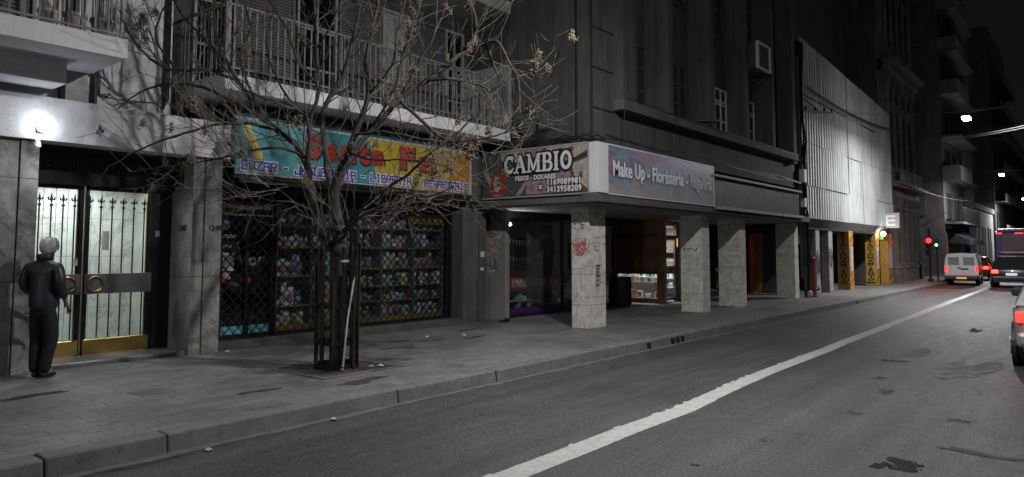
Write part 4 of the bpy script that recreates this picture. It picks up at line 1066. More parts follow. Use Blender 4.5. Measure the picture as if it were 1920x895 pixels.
def slab_word(x_off, grow, name, m):
    b = MB(); u0 = .62; x_off0 = x_off
    for wd, items in slab_letters():
        for ii, it in enumerate(items):
            x_off = x_off0 - ii * .0001
            if it[0] == 's':
                p, q, t_ = it[1:]; P = Vector((x_off, 10.60 - (u0 + p[0]), 3.36 + p[1] + .055*(u0+p[0]-.6)*0)); Q = Vector((x_off, 10.60 - (u0 + q[0]), 3.36 + q[1]))
                d = (Q - P); d.normalize(); P -= d*(.008 + grow/2); Q += d*(.008 + grow/2)
                n = Vector((0, -d.z, d.y)) * (t_/2 + grow/2)
                b.prism([P + n, P - n, Q - n, Q + n], (.003, 0, 0))
            else:
                _, a0, a1, c0, c1 = it; g = grow/2
                b.prism([(x_off, 10.60-(u0+a0-g), 3.36+c0-g), (x_off, 10.60-(u0+a1+g), 3.36+c0-g), (x_off, 10.60-(u0+a1+g), 3.36+c1+g), (x_off, 10.60-(u0+a0-g), 3.36+c1+g)], (.003, 0, 0))
        u0 += wd * .80
    b.build(name, m, s1)
# letters overlap their own strokes: stagger nothing, one colour only
M['signw'] = mat('sign_white', (.76, .76, .77), .5, var=.08, bmp=0)
def cambio():
    global slab_letters
    base = slab_letters
    sc_ = .80
    def scaled():
        out = []
        for wd, items in base():
            o2 = []
            for it in items:
                if it[0] == 's': o2.append(('s', (it[1][0]*sc_, it[1][1]*.86), (it[2][0]*sc_, it[2][1]*.86), it[3]*.85))
                else: o2.append(('b', it[1]*sc_, it[2]*sc_, it[3]*.86, it[4]*.86))
            out.append((wd*.99, o2))
        return out
    slab_letters = scaled
    slab_word(11.988, .075, 'lettering_outline', M['black']); slab_word(11.982, 0, 'lettering', M['signw'])
cambio()
def bold(nm, s, u, v, size, sx=1.0, of=.006):
    put_text(nm + '_outline', s, (11.988, 10.60 - u, 2.87 + v), size, M['black'], s1, '-X', depth=.004, offset=of + .014, sx=sx, spacing=1.12)
    put_text(nm, s, (11.983, 10.60 - u, 2.87 + v), size, M['signw'], s1, '-X', depth=.004, offset=of, sx=sx, spacing=1.12)
bold('small_lettering', 'PESOS - DOLARES', .93, .335, .135, .90)
bold('phone_number', '1169089981', 1.76, .20, .17, .92)
bold('phone_number', '3413958209', 1.76, .05, .17, .92)
t = MB(); t.box(12.0, 12.4, 7.60, 7.80, 2.865, 3.87); t.build('sign_end_panel', M['white'], C, bevel=.006)

# ------------------------------------------------ make up banner
s2 = thing('banner_sign', 'long swirling pink and blue banner reading Make Up and Floristeria on the arcade front', 'sign', (14.9, 7.6, 2.86))
def swirl():
    m, nt, b = nodes_mat('swirl_print'); v = coords(nt, (.5, 1, 1.4), (0, R(35), 0))
    f = noise(nt, v, .8, 3, .5, 2.6)
    cc = ramp(nt, f, [(.25, (.04, .15, .24)), (.40, (.10, .26, .36)), (.47, (.26, .10, .14)), (.52, (.13, .08, .19)), (.60, (.08, .24, .34)), (.70, (.34, .24, .20)), (.8, (.07, .10, .22))])
    f2 = noise(nt, v, 2.2, 2, .5, 3)
    cc = mixc(nt, 1.0, cc, ramp(nt, f2, [(.3, (.8,) * 3), (.7, (1.15,) * 3)]), 'MULTIPLY')
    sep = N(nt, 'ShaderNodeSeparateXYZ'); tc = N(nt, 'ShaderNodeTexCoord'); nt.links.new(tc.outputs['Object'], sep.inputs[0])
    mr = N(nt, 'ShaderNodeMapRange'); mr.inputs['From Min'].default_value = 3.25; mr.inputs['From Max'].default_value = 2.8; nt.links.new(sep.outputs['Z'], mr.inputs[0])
    cc = mixc(nt, mr.outputs[0], cc, (.34, .33, .30))  # pale reflected light painted into the lower part of the print
    nt.links.new(cc, b.inputs['Base Color']); b.inputs['Roughness'].default_value = .35; return m
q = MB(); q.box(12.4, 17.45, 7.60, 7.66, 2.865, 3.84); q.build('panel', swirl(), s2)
q = MB(); q.box(12.4, 17.5, 7.595, 7.67, 3.84, 3.87); q.box(12.4, 17.5, 7.595, 7.67, 2.845, 2.865); q.box(17.45, 17.5, 7.595, 7.67, 2.865, 3.84); q.build('frame', M['white'], s2)
M['bleach'] = mat('faded_print', (.40, .40, .42), .4, var=.2, bmp=0); M['lsh'] = mat('letter_shadow', (.07, .065, .06), .5, bmp=0)
for (tx, x, mm, ms) in (('Make Up -', 12.55, M['signw'], M['lsh']), ('Floristería -', 14.20, M['signw'], mat('letter_shadow_faded', (.12, .12, .12), .5, bmp=0)), ('Regalería', 16.08, M['bleach'], mat('letter_shadow_pale', (.20, .20, .20), .5, bmp=0))):
    tx = tx.strip(); k_ = {'M': 1.50, 'F': 1.72, 'R': 1.22}[tx[0]] / text_width(tx, .44)
    put_text('lettering_shadow', tx, (x + .03, 7.597, 3.22), .44, ms, s2, offset=.016, sx=k_, depth=.004)
    put_text('lettering', tx, (x, 7.591, 3.24), .44, mm, s2, offset=.011, sx=k_, depth=.006)

# ------------------------------------------------ cable tangle over the exchange sign
t = thing('cable_tangle', 'tangle of black cables looping along the wall above the exchange sign', 'cables', (12.1, 9.5, 4.0))
q = MB(); cr = random.Random(6)
for k in range(9):
    pts = []; y = 10.5
    while y > 7.7:
        pts.append((12.1 + cr.uniform(-.08, .12), y, 3.93 + .10*math.sin(y*3 + k) + cr.uniform(-.04, .09))); y -= .28
    pts.append((12.3, 7.62, 3.95)); q.tube(pts, cr.uniform(.008, .014), 5)
for k in range(4):
    pts = [(12.3 + i*1.1, 7.62 - .02*k, 3.97 - .02*i*.2 + .05*math.sin(i*1.3 + k) + .012*k) for i in range(12)]
    q.tube(pts, .010, 5)
for k in range(7):
    q.tube([(12.2, 8.9 + .05*k, 4.35), (12.12, 8.95 + .06*k, 4.15), (12.05, 9.05 + .08*k, 3.98), (12.1, 9.3 + .08*k, 3.9)], .010, 5)
q.build('cables', M['cable'], t)
q = MB(); q.box(12.18, 12.3, 8.95, 9.2, 4.28, 4.60); q.build('junction_box', M['grey_wall'], t, bevel=.01)
q = MB(); q.lathe((12.2, 10.2, 4.05), [(.12, 0), (.13, .03), (.12, .06)], 16, 'X'); q.build('cable_coil', M['cable'], t)
t = thing('small_cabinet', 'small dark green box on the side wall above the exchange sign', 'box', (12.2, 9.75, 4.2))
q = MB(); q.box(12.1, 12.3, 9.62, 9.85, 4.25, 4.6); q.build('cabinet', mat('dark_green', (.01, .05, .035), .6, bmp=0), t, bevel=.01)

def backlit(name, c):
    m, nt, b = nodes_mat(name); out = nt.nodes['Material Output']; v = coords(nt)
    cc = ramp(nt, noise(nt, v, 9, 3, .7), [(.3, sh(c, .5)), (.5, c), (.6, (c[0]*.9, c[1]*.6, c[2]*.35)), (.75, (c[0]*.5, c[1]*.8, c[2]*.85))])
    tr_ = N(nt, 'ShaderNodeBsdfTranslucent'); nt.links.new(cc, tr_.inputs[0]); nt.links.new(cc, b.inputs['Base Color'])
    mx = N(nt, 'ShaderNodeMixShader'); mx.inputs[0].default_value = .7; nt.links.new(b.outputs[0], mx.inputs[1]); nt.links.new(tr_.outputs[0], mx.inputs[2]); nt.links.new(mx.outputs[0], out.inputs[0]); return m
# ------------------------------------------------ ground floor behind the pillars
S = thing('corner_shop', 'dark glazed corner shop with bunting and a red X MAYOR strip behind the first pillar', 'shop', (15, 10.8, .15))
b = MB(); b.box(12.64, 17.95, 10.78, 10.84, .15, .22); b.box(12.64, 17.95, 10.78, 10.84, 2.5, 2.64)
for x in (12.66, 15.3, 17.85): b.box(x, x + .06, 10.77, 10.85, .22, 2.5)
b.box(17.88, 17.96, 10.84, 12.0, .15, 2.64); b.box(17.96, 19.72, 11.95, 12.05, .15, 2.64)
b.build('shop_frame', M['black_metal'], S)
b = MB(); b.box(12.70, 15.3, 10.805, 10.812, .22, 2.5); b.box(15.36, 17.85, 10.805, 10.812, .22, 2.5); b.build('shop_window', M['glass'], S)
b = MB(); b.box(12.6, 17.9, 13.9, 14, .15, 2.7); b.box(12.6, 12.65, 11.3, 14, .15, 2.7); b.box(12.66, 17.9, 10.85, 14, .13, .17); b.box(12.66, 17.9, 10.85, 14, 2.62, 2.7)
b.build('shop_interior', M['dark_wall'], S)
b = MB(); b.box(12.72, 17.8, 10.83, 10.84, .80, 1.10); rb = b.build('red_strip', mat('strip_red', (.42, .05, .035), .5, var=.3, bmp=0), S)
put_text('lettering', 'X MAYOR  ·  X MENOR  ·  X MAYOR  ·  X MENOR  ·  X MAYOR', (13.29, 10.826, .86), .26, M['signw'], rb, offset=.004, sx=.50, depth=.005)
b = MB(); b.box(13.05, 17.8, 10.95, 11.3, .74, .77); b.box(13.05, 17.8, 10.95, 11.3, .50, .52)
for x in (13.05, 13.75, 14.5, 15.3, 16.1, 17.0, 17.75): b.box(x, x + .03, 10.95, 11.3, .34, .74)
b.build('low_shelving', M['offwhite'], S)
b = MB(); b.box(13.02, 17.8, 10.86, 10.95, .22, .36); b.build('purple_band', mat('purple_cloth', (.11, .035, .22), .6, var=.6, scale=1.5, bmp=0), S)
b = MB(); b.box(15.6, 16.0, 11.6, 12.2, .2, 2.4); b.box(16.6, 17.1, 11.4, 11.5, .9, 2.1); b.build('grey_display_panel', M['greyboard'], S)
b = MB(); b.box(13.02, 13.2, 10.85, 10.87, 1.55, 2.05); b.build('window_notice', M['greyboard'], S)
gt_ = thing('pendant_bulb', 'bare white bulb hanging under the arcade before the dark corner shop window', 'lamp', (12.97, 10.62, 2.35))
q = MB(); q.ball((12.97, 10.62, 2.33), .035, 12, 8); q.build('bulb', emit('bulb', (.85, .95, 1), 40), gt_, smooth=True)
q = MB(); q.tube([(12.97, 10.62, 2.36), (12.97, 10.62, 2.64)], .006, 5); q.lathe((12.97, 10.62, 2.36), [(.02, 0), (.018, .05), (.01, .07)], 10); q.build('holder', M['black_metal'], gt_)
ld = bpy.data.lights.new('bulb_light', 'POINT'); ld.energy = 17; ld.color = (.9, .96, 1); ld.shadow_soft_size = .04
lo = bpy.data.objects.new('bulb_light', ld); lo.location = (12.98, 10.55, 2.27); col.objects.link(lo); lo.parent = gt_; lo.matrix_parent_inverse = world_of(gt_).inverted()
for k, (z, lab) in enumerate(((2.05, 'upper string of small flags inside the dark corner shop'), (1.62, 'lower string of small flags inside the dark corner shop'))):
    t = thing('bunting', lab, 'bunting', (14.3, 11.4, z), group='bunting in the corner shop')
    q = MB(); pts = [(13.1 + i*.13, 11.3, z + .28*((i-9)/9)**2 - .08) for i in range(19)]; q.tube(pts, .004, 4); q.build('string', M['greyboard'], t)
    for c in range(3):
        q = MB()
        for i in range(c, 18, 3):
            x, y, zz = pts[i]; q.prism([(x, y, zz), (x + .10, y, zz), (x + .05, y, zz - .15)], (0, .004, 0))
        q.build('flags', GM[('blue', 'pink', 'yellow', 'teal', 'purple', 'orange')[c + 3*k]], t)
gr = random.Random(5); x = 13.15; k = 0
while x < 15.2:
    c = gr.choice(['white', 'orange', 'yellow', 'grey', 'white', 'red']); zt = gr.choice((.52, .77, .34)); r = gr.uniform(.05, .09)
    nm, q, m, parts = goods(gr.choice(['box', 'tub', 'tub', 'vase']), c, 0, 0, 0, r, .15)
    lv = {.34: 'bottom', .52: 'middle', .77: 'top'}[zt]
    t = thing(nm, f"{c} {nm.replace('_', ' ')}, {lv} board of low white shelving, {['','second','third','fourth','fifth','sixth','seventh','eighth','ninth','tenth','eleventh','twelfth','last','last','last'][min(k,14)]} from poster wall" if k else f"small {c} {nm.replace('_', ' ')} on the low white shelving nearest the poster wall", 'goods', (x + r, 11.08, zt), group='goods on the low white shelving')
    q.build('body', m, t, local=True)
    for (pn, pb, pm) in parts: pb.build(pn, pm, t, local=True)
    x += 2*r + gr.uniform(.0, .06); k += 1

# cabinet outside the kiosk
t = thing('metal_cabinet', 'grey metal cabinet standing against the shop corner left of the kiosk window', 'cabinet', (18.3, 10.95, .15))
q = MB(); q.box(18.0, 18.42, 10.55, 11.0, .19, .98); q.build('casing', M['grey_wall'], t, bevel=.015)
q = MB(); q.box(18.42, 18.424, 10.6, 10.95, .28, .35); q.box(17.99, 18.0, 10.62, 10.72, .3, .4); q.box(17.99, 18.0, 10.8, 10.92, .3, .4); q.build('vent', M['black'], t)
q = MB(); q.box(18.03, 18.1, 10.58, 10.65, .15, .19); q.box(18.32, 18.39, 10.58, 10.65, .15, .19); q.box(18.03, 18.1, 10.9, 10.97, .15, .19); q.box(18.32, 18.39, 10.9, 10.97, .15, .19); q.build('feet', M['black'], t)

K = thing('kiosk', 'wood panelled kiosk with a half lowered blind, lit goods window and narrow glass door', 'kiosk', (20.4, 11.2, .15))
b = MB(); b.box(19.66, 19.76, 11.78, 12.0, .15, 2.64); b.box(19.66, 19.80, 10.14, 10.40, .15, 2.64); b.box(19.66, 19.76, 10.40, 11.78, .15, .30); b.box(19.66, 19.76, 10.40, 11.78, 2.56, 2.64)
b.build('wood_frame', M['wood'], K, bevel=.006)
b = MB(); b.box(19.69, 19.74, 10.40, 11.78, 1.08, 2.16); b.box(19.70, 19.74, 10.40, 11.78, 2.22, 2.56); b.build('blind', M['wood'], K)
for z_ in (1.02, 2.16):
    b = MB(); b.box(19.66, 19.76, 10.40, 11.78, z_, z_ + .06); b.build('rail', M['frame'], K)
b = MB(); b.box(19.705, 19.712, 10.42, 11.76, .30, 1.02); b.build('pane', M['glass'], K)
b = MB(); b.box(17.98, 18.6, 11.935, 11.95, 1.0, 2.3); b.build('orange_panel', M['plank'], K)
fr = MB(); fr.box(19.80, 20.08, 10.30, 10.42, .15, 2.64); fr.box(20.80, 20.95, 10.30, 10.42, .15, 2.64); fr.box(20.08, 20.80, 10.30, 10.42, 2.12, 2.2); fr.box(20.08, 20.80, 10.30, 10.42, 2.56, 2.64)
fr.build('door_frame', M['frame'], K, bevel=.005)
dr = MB()
for (x0, x1, z0, z1) in ((20.09, 20.15, .2, 2.12), (20.74, 20.79, .2, 2.12), (20.15, 20.74, .2, .30), (20.15, 20.74, 1.02, 1.26), (20.15, 20.74, 2.06, 2.12)): dr.box(x0, x1, 10.33, 10.38, z0, z1)
do = dr.build('kiosk_door', mat('door_alu', (.22, .23, .22), .4, .6, bmp=0), K)
q = MB(); q.box(20.15, 20.74, 10.352, 10.358, .30, 1.02); q.box(20.15, 20.74, 10.352, 10.358, 1.26, 2.06); q.build('pane', M['glass'], do)
q = MB(); q.box(20.38, 20.50, 10.31, 10.33, 1.08, 1.18); q.build('lock', M['black'], do)
q = MB(); pr = random.Random(9)
for i in range(5):
    for j in range(3):
        q.box(20.17 + j*.19, 20.17 + j*.19 + pr.uniform(.12, .18), 10.362 + .001*(i % 2), 10.365 + .001*(i % 2), 1.28 + i*.155, 1.28 + i*.155 + pr.uniform(.09, .14))
po = backlit('door_posters', (.62, .60, .56)); q.build('poster', po, do)
q = MB(); q.box(20.18, 20.72, 10.362, 10.366, 1.5, 1.66); q.build('brown_poster', M['wood'], do)
q = MB(); q.box(20.8, 20.86, 10.29, 10.30, 1.85, 2.1); q.build('orange_lamp', emit('orange_sign', (1, .45, .12), 1.0), K)
b = MB(); b.box(19.76, 23.0, 13.0, 13.1, .15, 2.64); b.box(22.9, 23.0, 10.42, 13, .15, 2.64); b.box(19.76, 23, 10.4, 13, .16, .18); b.box(19.76, 23, 10.42, 13.0, 2.5, 2.56); b.box(20.95, 23.0, 10.34, 10.42, .15, 2.64)
b.build('kiosk_interior', mat('kiosk_inside', (.42, .42, .40), .7, bmp=0), K)
ld = bpy.data.lights.new('kiosk_light', 'AREA'); ld.energy = 150; ld.size = 1.2; ld.color = (1, .97, .92)
lo = bpy.data.objects.new('kiosk_light', ld); lo.location = (20.7, 11.4, 2.45); col.objects.link(lo); lo.parent = K; lo.matrix_parent_inverse = world_of(K).inverted()
b = MB(); b.box(20.4, 20.9, 10.9, 12.4, .18, .74); b.build('counter', M['greyboard'], K)
b = MB()
for z in (.5, .8, 1.1, 1.4): b.box(21.9, 22.3, 10.6, 12.8, z, z + .03)
b.box(21.9, 22.3, 10.55, 10.6, .2, 1.8); b.build('shelf_unit', M['offwhite'], K)
gr = random.Random(31)
spots = [(20.02 + .13*(i % 2), 10.55 + .15*i, .30 if i < 8 else .30) for i in range(8)] + [(20.6, 11.0 + .14*i, .74) for i in range(9)] + [(22.0, 10.75 + .17*i, .83) for i in range(11)] + [(22.0, 10.75 + .17*i, .53) for i in range(11)]
nmz = ['by the kiosk window', 'on the kiosk counter', 'on the upper rear kiosk shelf', 'on the lower rear kiosk shelf']
for i, (x, y, z) in enumerate(spots):
    zi = 0 if i < 8 else 1 if i < 17 else 2 if i < 28 else 3
    kk = (0, 8, 17, 28)[zi]
    c = gr.choice(['white', 'white', 'pink', 'white', 'grey', 'red', 'white', 'yellow', 'teal', 'black'])
    nm, q, m, parts = goods(gr.choice(['box', 'box', 'tub']), c, 0, 0, 0, gr.uniform(.05, .075), gr.uniform(.12, .24))
    word = ['nearest the door', 'second from the door', 'third from the door', 'fourth from the door', 'fifth from the door', 'sixth from the door', 'seventh from the door', 'eighth from the door', 'ninth from the door', 'tenth from the door', 'farthest from the door'][i - kk]
    t = thing(nm, f"{c} {nm.replace('_', ' ')} {nmz[zi]}, {word}", 'goods', (x, y, z), -PI/2 + gr.uniform(-.2, .2), group='goods inside the lit kiosk')
    q.build('body', m, t, local=True)
    for (pn, pb, pm) in parts: pb.build(pn, pm, t, local=True)

# dark shop fronts further along the arcade
E_ = thing('glazed_entrance', 'dark glazed entrance with red reflections behind the last marble pillars', 'entrance', (24, 10.6, .15))
b = MB()
for x in (21.2, 22.6, 23.6, 24.6, 26.0, 27.2): b.box(x, x + .08, 10.52, 10.62, .15, 2.64)
b.box(21.2, 27.2, 10.53, 10.61, 2.45, 2.64); b.box(21.2, 27.2, 10.50, 10.64, .15, .30)
b.build('shop_frame', M['black_metal'], E_)
b = MB(); b.box(21.28, 22.6, 10.56, 10.57, .3, 2.45); b.box(22.68, 23.6, 10.56, 10.57, .3, 2.45); b.box(23.68, 24.6, 10.56, 10.57, .3, 2.45); b.box(24.68, 26.0, 10.56, 10.57, .3, 2.45); b.box(26.08, 27.2, 10.56, 10.57, .3, 2.45); b.build('dark_pane', M['dark_glass'], E_)
b = MB(); b.box(27.2, 27.4, 9.4, 10.7, .15, 2.64); b.build('side_wall', M['grey_wall'], E_)
b = MB(); b.box(26.62, 26.68, 10.42, 10.50, .4, 2.3); b.build('red_reflection_strip', emit('red_strip', (1, .02, .02), .35), E_)  # glowing strip stands in for red reflections in the dark glass
b = MB(); b.box(26.8, 27.15, 9.9, 10.3, .15, 2.4); b.build('wood_post', M['wood'], E_)
b = MB(); b.box(23.2, 23.5, 10.45, 10.50, 1.2, 2.1); b.build('red_poster', emit('red_backlit', (1, .05, .05), .12), E_)
b = MB(); b.box(22.9, 23.4, 10.44, 10.49, 2.2, 2.5); rl = b.build('shop_header', M['black'], E_)
# ================================================================ PIPES BETWEEN THE BUILDINGS
t = thing('downpipes', 'cluster of grey downpipes and cables between the last arcade pillar and the metal wall', 'pipes', (25.6, 7.9, .15))
q = MB()
for (x, y, r, z0, z1) in ((25.45, 7.95, .06, .8, 8.5), (25.6, 7.9, .05, .15, 2.7), (25.72, 7.92, .035, .15, 9), (25.82, 7.95, .03, 1.2, 9)): q.tube([(x, y, z0), (x, y, z1)], r, 10)
q.build('pipe', M['grey_wall'], t, smooth=True)
q = MB(); pr = random.Random(3)
for k in range(8): q.tube([(25.5 + pr.uniform(-.15, .3), 7.85 + pr.uniform(-.06, .04), z) for z in (9, 7, 5.5, 4.4, 3.6, 3.0, 2.2, 1.2)], .016, 5)
q.build('cables', M['cable'], t)
q = MB(); q.box(25.2, 25.45, 7.72, 7.9, 4.05, 4.5); q.box(25.1, 25.3, 7.7, 7.85, 3.2, 3.5); q.build('junction_box', M['paleframe'], t, bevel=.01)
t = thing('red_post', 'rusty red standpipe post on the sidewalk beside the last arcade pillar', 'post', (25.9, 7.75, .15))
q = MB(); q.lathe((25.95, 7.75, .15), [(.13, 0), (.13, .05), (.08, .06), (.08, 1.25), (.10, 1.26), (.10, 1.32), (.03, 1.38)], 14); q.build('post', mat('faded_red', (.20, .03, .025), .6, var=.4, bmp=.3), t)
q = MB(); q.tube([(25.95, 7.75, .42), (26.16, 7.68, .42)], .05, 10); q.lathe((26.16, 7.68, .42), [(.07, -.02), (.07, .05)], 12, 'X'); q.build('outlet', mat('faded_red2', (.16, .03, .025), .6, bmp=0), t)
t = MB(); t.ball((25.45, 7.72, .27), .12, 10, 7, (.8, .7, 1)); t.build('plastic_bag', M['offwhite'], None, 'small white plastic bag dumped at the foot of the last arcade pillar', 'bag')

# ================================================================ METAL CLAD GARAGE
D = thing('garage_building', 'garage clad in tall pale corrugated metal sheets above open parking entrances', 'building', (32.5, 7.9, .15))
def corr(b, x0, x1, z0, z1f, y, p=.30, d=.042):
    """one corrugated sheet with real folds; z1f(x) is its top"""
    x = x0; prev = None; k = 0; seq = [(0, 0), (.3, 0), (.45, 1), (.85, 1), (1.0, 0)]
    pts = []
    while x < x1:
        for (a, h) in seq[:-1]:
            xx = x + a*p
            if xx <= x1: pts.append((xx, y - h*d))
        x += p
    pts.append((x1, y))
    for (a, c) in zip(pts, pts[1:]):
        b.face([(a[0], a[1], z0), (c[0], c[1], z0), (c[0], c[1], z1f(c[0])), (a[0], a[1], z1f(a[0]))])
def metal_mat():
    m, nt, b = nodes_mat('corrugated_zinc'); v = coords(nt)
    f = noise(nt, coords(nt, (1, 1, .12)), 2.5, 6, .7); g = noise(nt, v, .5, 4, .6)
    cc = ramp(nt, f, [(.3, (.34, .36, .355)), (.55, (.52, .54, .53)), (.75, (.60, .62, .61))])
    cc = mixc(nt, 1.0, cc, ramp(nt, g, [(.35, (.75,) * 3), (.65, (1.05,) * 3)]), 'MULTIPLY')
    nt.links.new(cc, b.inputs['Base Color']); b.inputs['Metallic'].default_value = .25; b.inputs['Roughness'].default_value = .68
    return m
M['zinc'] = metal_mat()
top = lambda x: 9.18 - (x - 26) * .055
rows = [(2.86, 4.0, lambda x: 4.0), (4.02, 5.55, lambda x: 5.52), (5.54, 7.1, None)]
cols_ = [25.6, 28.1, 31.2, 33.4, 36.2, 39.35]
cr = random.Random(12)
for i, (a, c) in enumerate(zip(cols_, cols_[1:])):
    for j, (z0, z1, _) in enumerate(((2.86, 3.99, 0), (4.02, 5.53, 0), (5.56, 7.17, 0), (7.20, 9.5, 0))):
        b = MB(); dz = cr.uniform(-.03, .03); yy = 7.9 + .012*((i + j) % 2) - (.02 if j == 0 else 0)
        tf = (lambda x: top(x)) if j == 3 else (lambda x, z1=z1, dz=dz: z1 + dz)
        corr(b, a + cr.choice((.03, .05, .11)), c - .01, z0 + dz*.5, tf, yy)
        b.build('metal_sheet', M['zinc'], D)
b = MB(); b.box(25.55, 39.4, 7.95, 8.1, 2.86, 8.4); b.build('backing_wall', M['dark_wall'], D)
b = MB(); b.prism([(25.55, 8.1, 8.4), (39.4, 8.1, 8.4), (39.4, 8.1, 8.43), (25.55, 8.1, 9.1)], (0, -.12, 0)); b.build('top_backing', M['dark_wall'], D)
for (x_, z0_, z1_) in ((33.38, 2.9, 8.6), (31.18, 4.0, 8.8)):
    b = MB(); b.box(x_, x_ + .035, 7.80, 7.83, z0_, z1_); b.build('joint_strip', M['offwhite'], D)
# slanted corrugated skirt
b = MB(); x = 25.6
while x < 39.3:
    b.face([(x, 7.86, 2.86), (x + .1, 7.80, 2.86), (x + .1 - .12, 8.02, 2.52), (x - .12, 8.08, 2.52)]); b.face([(x + .1, 7.80, 2.86), (x + .17, 7.86, 2.86), (x + .17 - .12, 8.08, 2.52), (x + .1 - .12, 8.02, 2.52)]); x += .17
b.build('slanted_skirt', mat('dirty_zinc', (.14, .13, .12), .5, .3, var=.5, scale=8, bmp=0), D)
b = MB(); b.box(25.6, 39.4, 8.02, 16, 2.50, 2.58); b.box(25.6, 47, 10.9, 11.1, .15, 2.5); b.box(27.4, 27.55, 10.0, 10.9, .15, 2.5); b.box(29.9, 30.1, 8.9, 10.9, .15, 2.5); b.build('garage_interior', M['dark_wall'], D)
b = MB(); b.box(25.6, 39.5, 16, 16.3, .15, 9); b.box(25.6, 39.5, 8.3, 16, 8.2, 8.3); b.build('rear_wall', M['dark_wall'], D)
M['rough_pillar'] = mat('rough_pillar', (.26, .26, .25), .8, var=.4, scale=4, bmp=.4, dirt=(.10, .10, .10))
def gp(label, x0, x1, y0, y1): 
    t = thing('garage_pillar', label, 'pillar', ((x0+x1)/2, y0, .15), group='pillars under the metal wall'); q = MB(); q.box(x0, x1, y0, y1, .15, 2.56); q.build('shaft', M['rough_pillar'], t, bevel=.03); return t
g1 = gp('scuffed grey garage pillar with a white plaque, first under the metal wall', 27.35, 27.83, 8.05, 8.31)
g2 = gp('scuffed grey garage pillar, second under the metal wall, before the yellow ones', 28.95, 29.48, 8.05, 8.37)
scribble('-Y', (27.59, 8.047, 1.3), .4, 1.0, 19, .03, 40, 1).build('black_tag', M['tagk'], g1)
scribble('-Y', (29.2, 8.047, 1.4), .5, 1.1, 19, .03, 41, 1).build('black_tag', M['tagk'], g2)
b = MB(); b.box(26.9, 27.34, 8.5, 8.55, 2.0, 2.3); b.bar((27.1, 8.5, 2.3), (27.1, 8.5, 2.5), .01)
b.build('plaque', M['paleframe'], None, 'pale hanging plaque beside the first garage pillar', 'sign')
M['yel'] = mat('worn_yellow', (.34, .20, .022), .6, var=.35, scale=5, bmp=.2, dirt=(.22, .13, .03)); M['ink'] = mat('black_ink', (.02, .018, .015), .6, bmp=0)
def park(label, x0, x1, y0, y1, arrow=False, txt=True):
    t = thing('yellow_pillar', label, 'pillar', (x0, y0, .15), group='yellow parking pillars')
    q = MB(); q.box(x0, x1, y0, y1, .15, 2.54); q.build('shaft', M['yel'], t, bevel=.02)
    if txt:
        yc = (y0 + y1)/2
        for k, ch in enumerate('ESTACIONAMIENTO'):
            put_text('lettering', ch, (x0 - .006, yc, 2.36 - k*.141), .165, M['ink'], t, '-X', offset=.008, sx=1.9 if ch != 'I' else 1.6, align='CENTER', depth=.006)
    q = MB()
    for k in range(6):
        z = .3 + k*.34; q.face([(x0+.02, y0-.004, z), (x1-.02, y0-.004, z+.28), (x1-.02, y0-.004, z+.42), (x0+.02, y0-.004, z+.14)])
    q.build('red_stripes', mat('stripe_red', (.26, .04, .03), .6, bmp=0), t)
    q = MB(); q.box(x0+.1, x1-.12, y0-.009, y0-.006, .9, 1.9); q.build('pasted_bill', mat('pasted_bill', (.34, .34, .36), .8, var=.5, scale=7, bmp=0), t)
    if arrow:
        q = MB(); yc = (y0+y1)/2; q.prism([(x0-.008, yc+.20, .29), (x0-.008, yc+.10, .20), (x0-.008, yc+.10, .26), (x0-.008, yc-.20, .26), (x0-.008, yc-.20, .32), (x0-.008, yc+.10, .32), (x0-.008, yc+.10, .38)], (.004, 0, 0)); q.build('arrow', M['ink'], t)
    return t
park('nearer yellow pillar lettered ESTACIONAMIENTO from top to bottom', 31.45, 32.05, 7.95, 8.43)
park('farther yellow pillar lettered ESTACIONAMIENTO with an arrow at its foot', 36.05, 36.68, 7.99, 8.45, True)
park('plain yellow wall end without lettering, farthest of the yellow pillars', 38.3, 39.3, 7.96, 8.32, txt=False)
# letter E sign
t = thing('letter_sign', 'square projecting sign with a white letter E at the end of the metal wall', 'sign', (37.5, 7.7, 2.8))
q = MB(); q.box(37.42, 37.58, 7.26, 8.0, 2.80, 3.50); q.build('light_box', mat('pale_lilac', (.36, .31, .37), .5, var=.15, bmp=0), t, bevel=.01)
q = MB(); q.box(37.405, 37.418, 7.72, 7.82, 2.90, 3.40)
for z in (2.90, 3.10, 3.30): q.box(37.405, 37.417, 7.42, 7.72, z, z + .10)
q.build('letter_e', M['white'], t)
# green entrance lamp
t = thing('garage_lamp', 'green bracket lamp with a bright white bulb over the garage entrance', 'lamp', (37.0, 7.85, 2.4))
q = MB(); q.box(36.75, 37.05, 7.86, 8.02, 2.24, 2.62); q.build('housing', mat('green_case', (.10, .25, .05), .5, bmp=0), t, bevel=.02)
q = MB(); q.ball((36.72, 7.80, 2.52), .11, 14, 10); q.build('bulb', emit('garage_bulb', (.95, 1.0, .75), 12), t, smooth=True)
ld = bpy.data.lights.new('garage_light', 'POINT'); ld.energy = 28; ld.color = (1, .97, .8); ld.shadow_soft_size = .1
lo = bpy.data.objects.new('garage_light', ld); lo.location = (36.55, 7.55, 2.45); col.objects.link(lo); lo.parent = t; lo.matrix_parent_inverse = world_of(t).inverted()
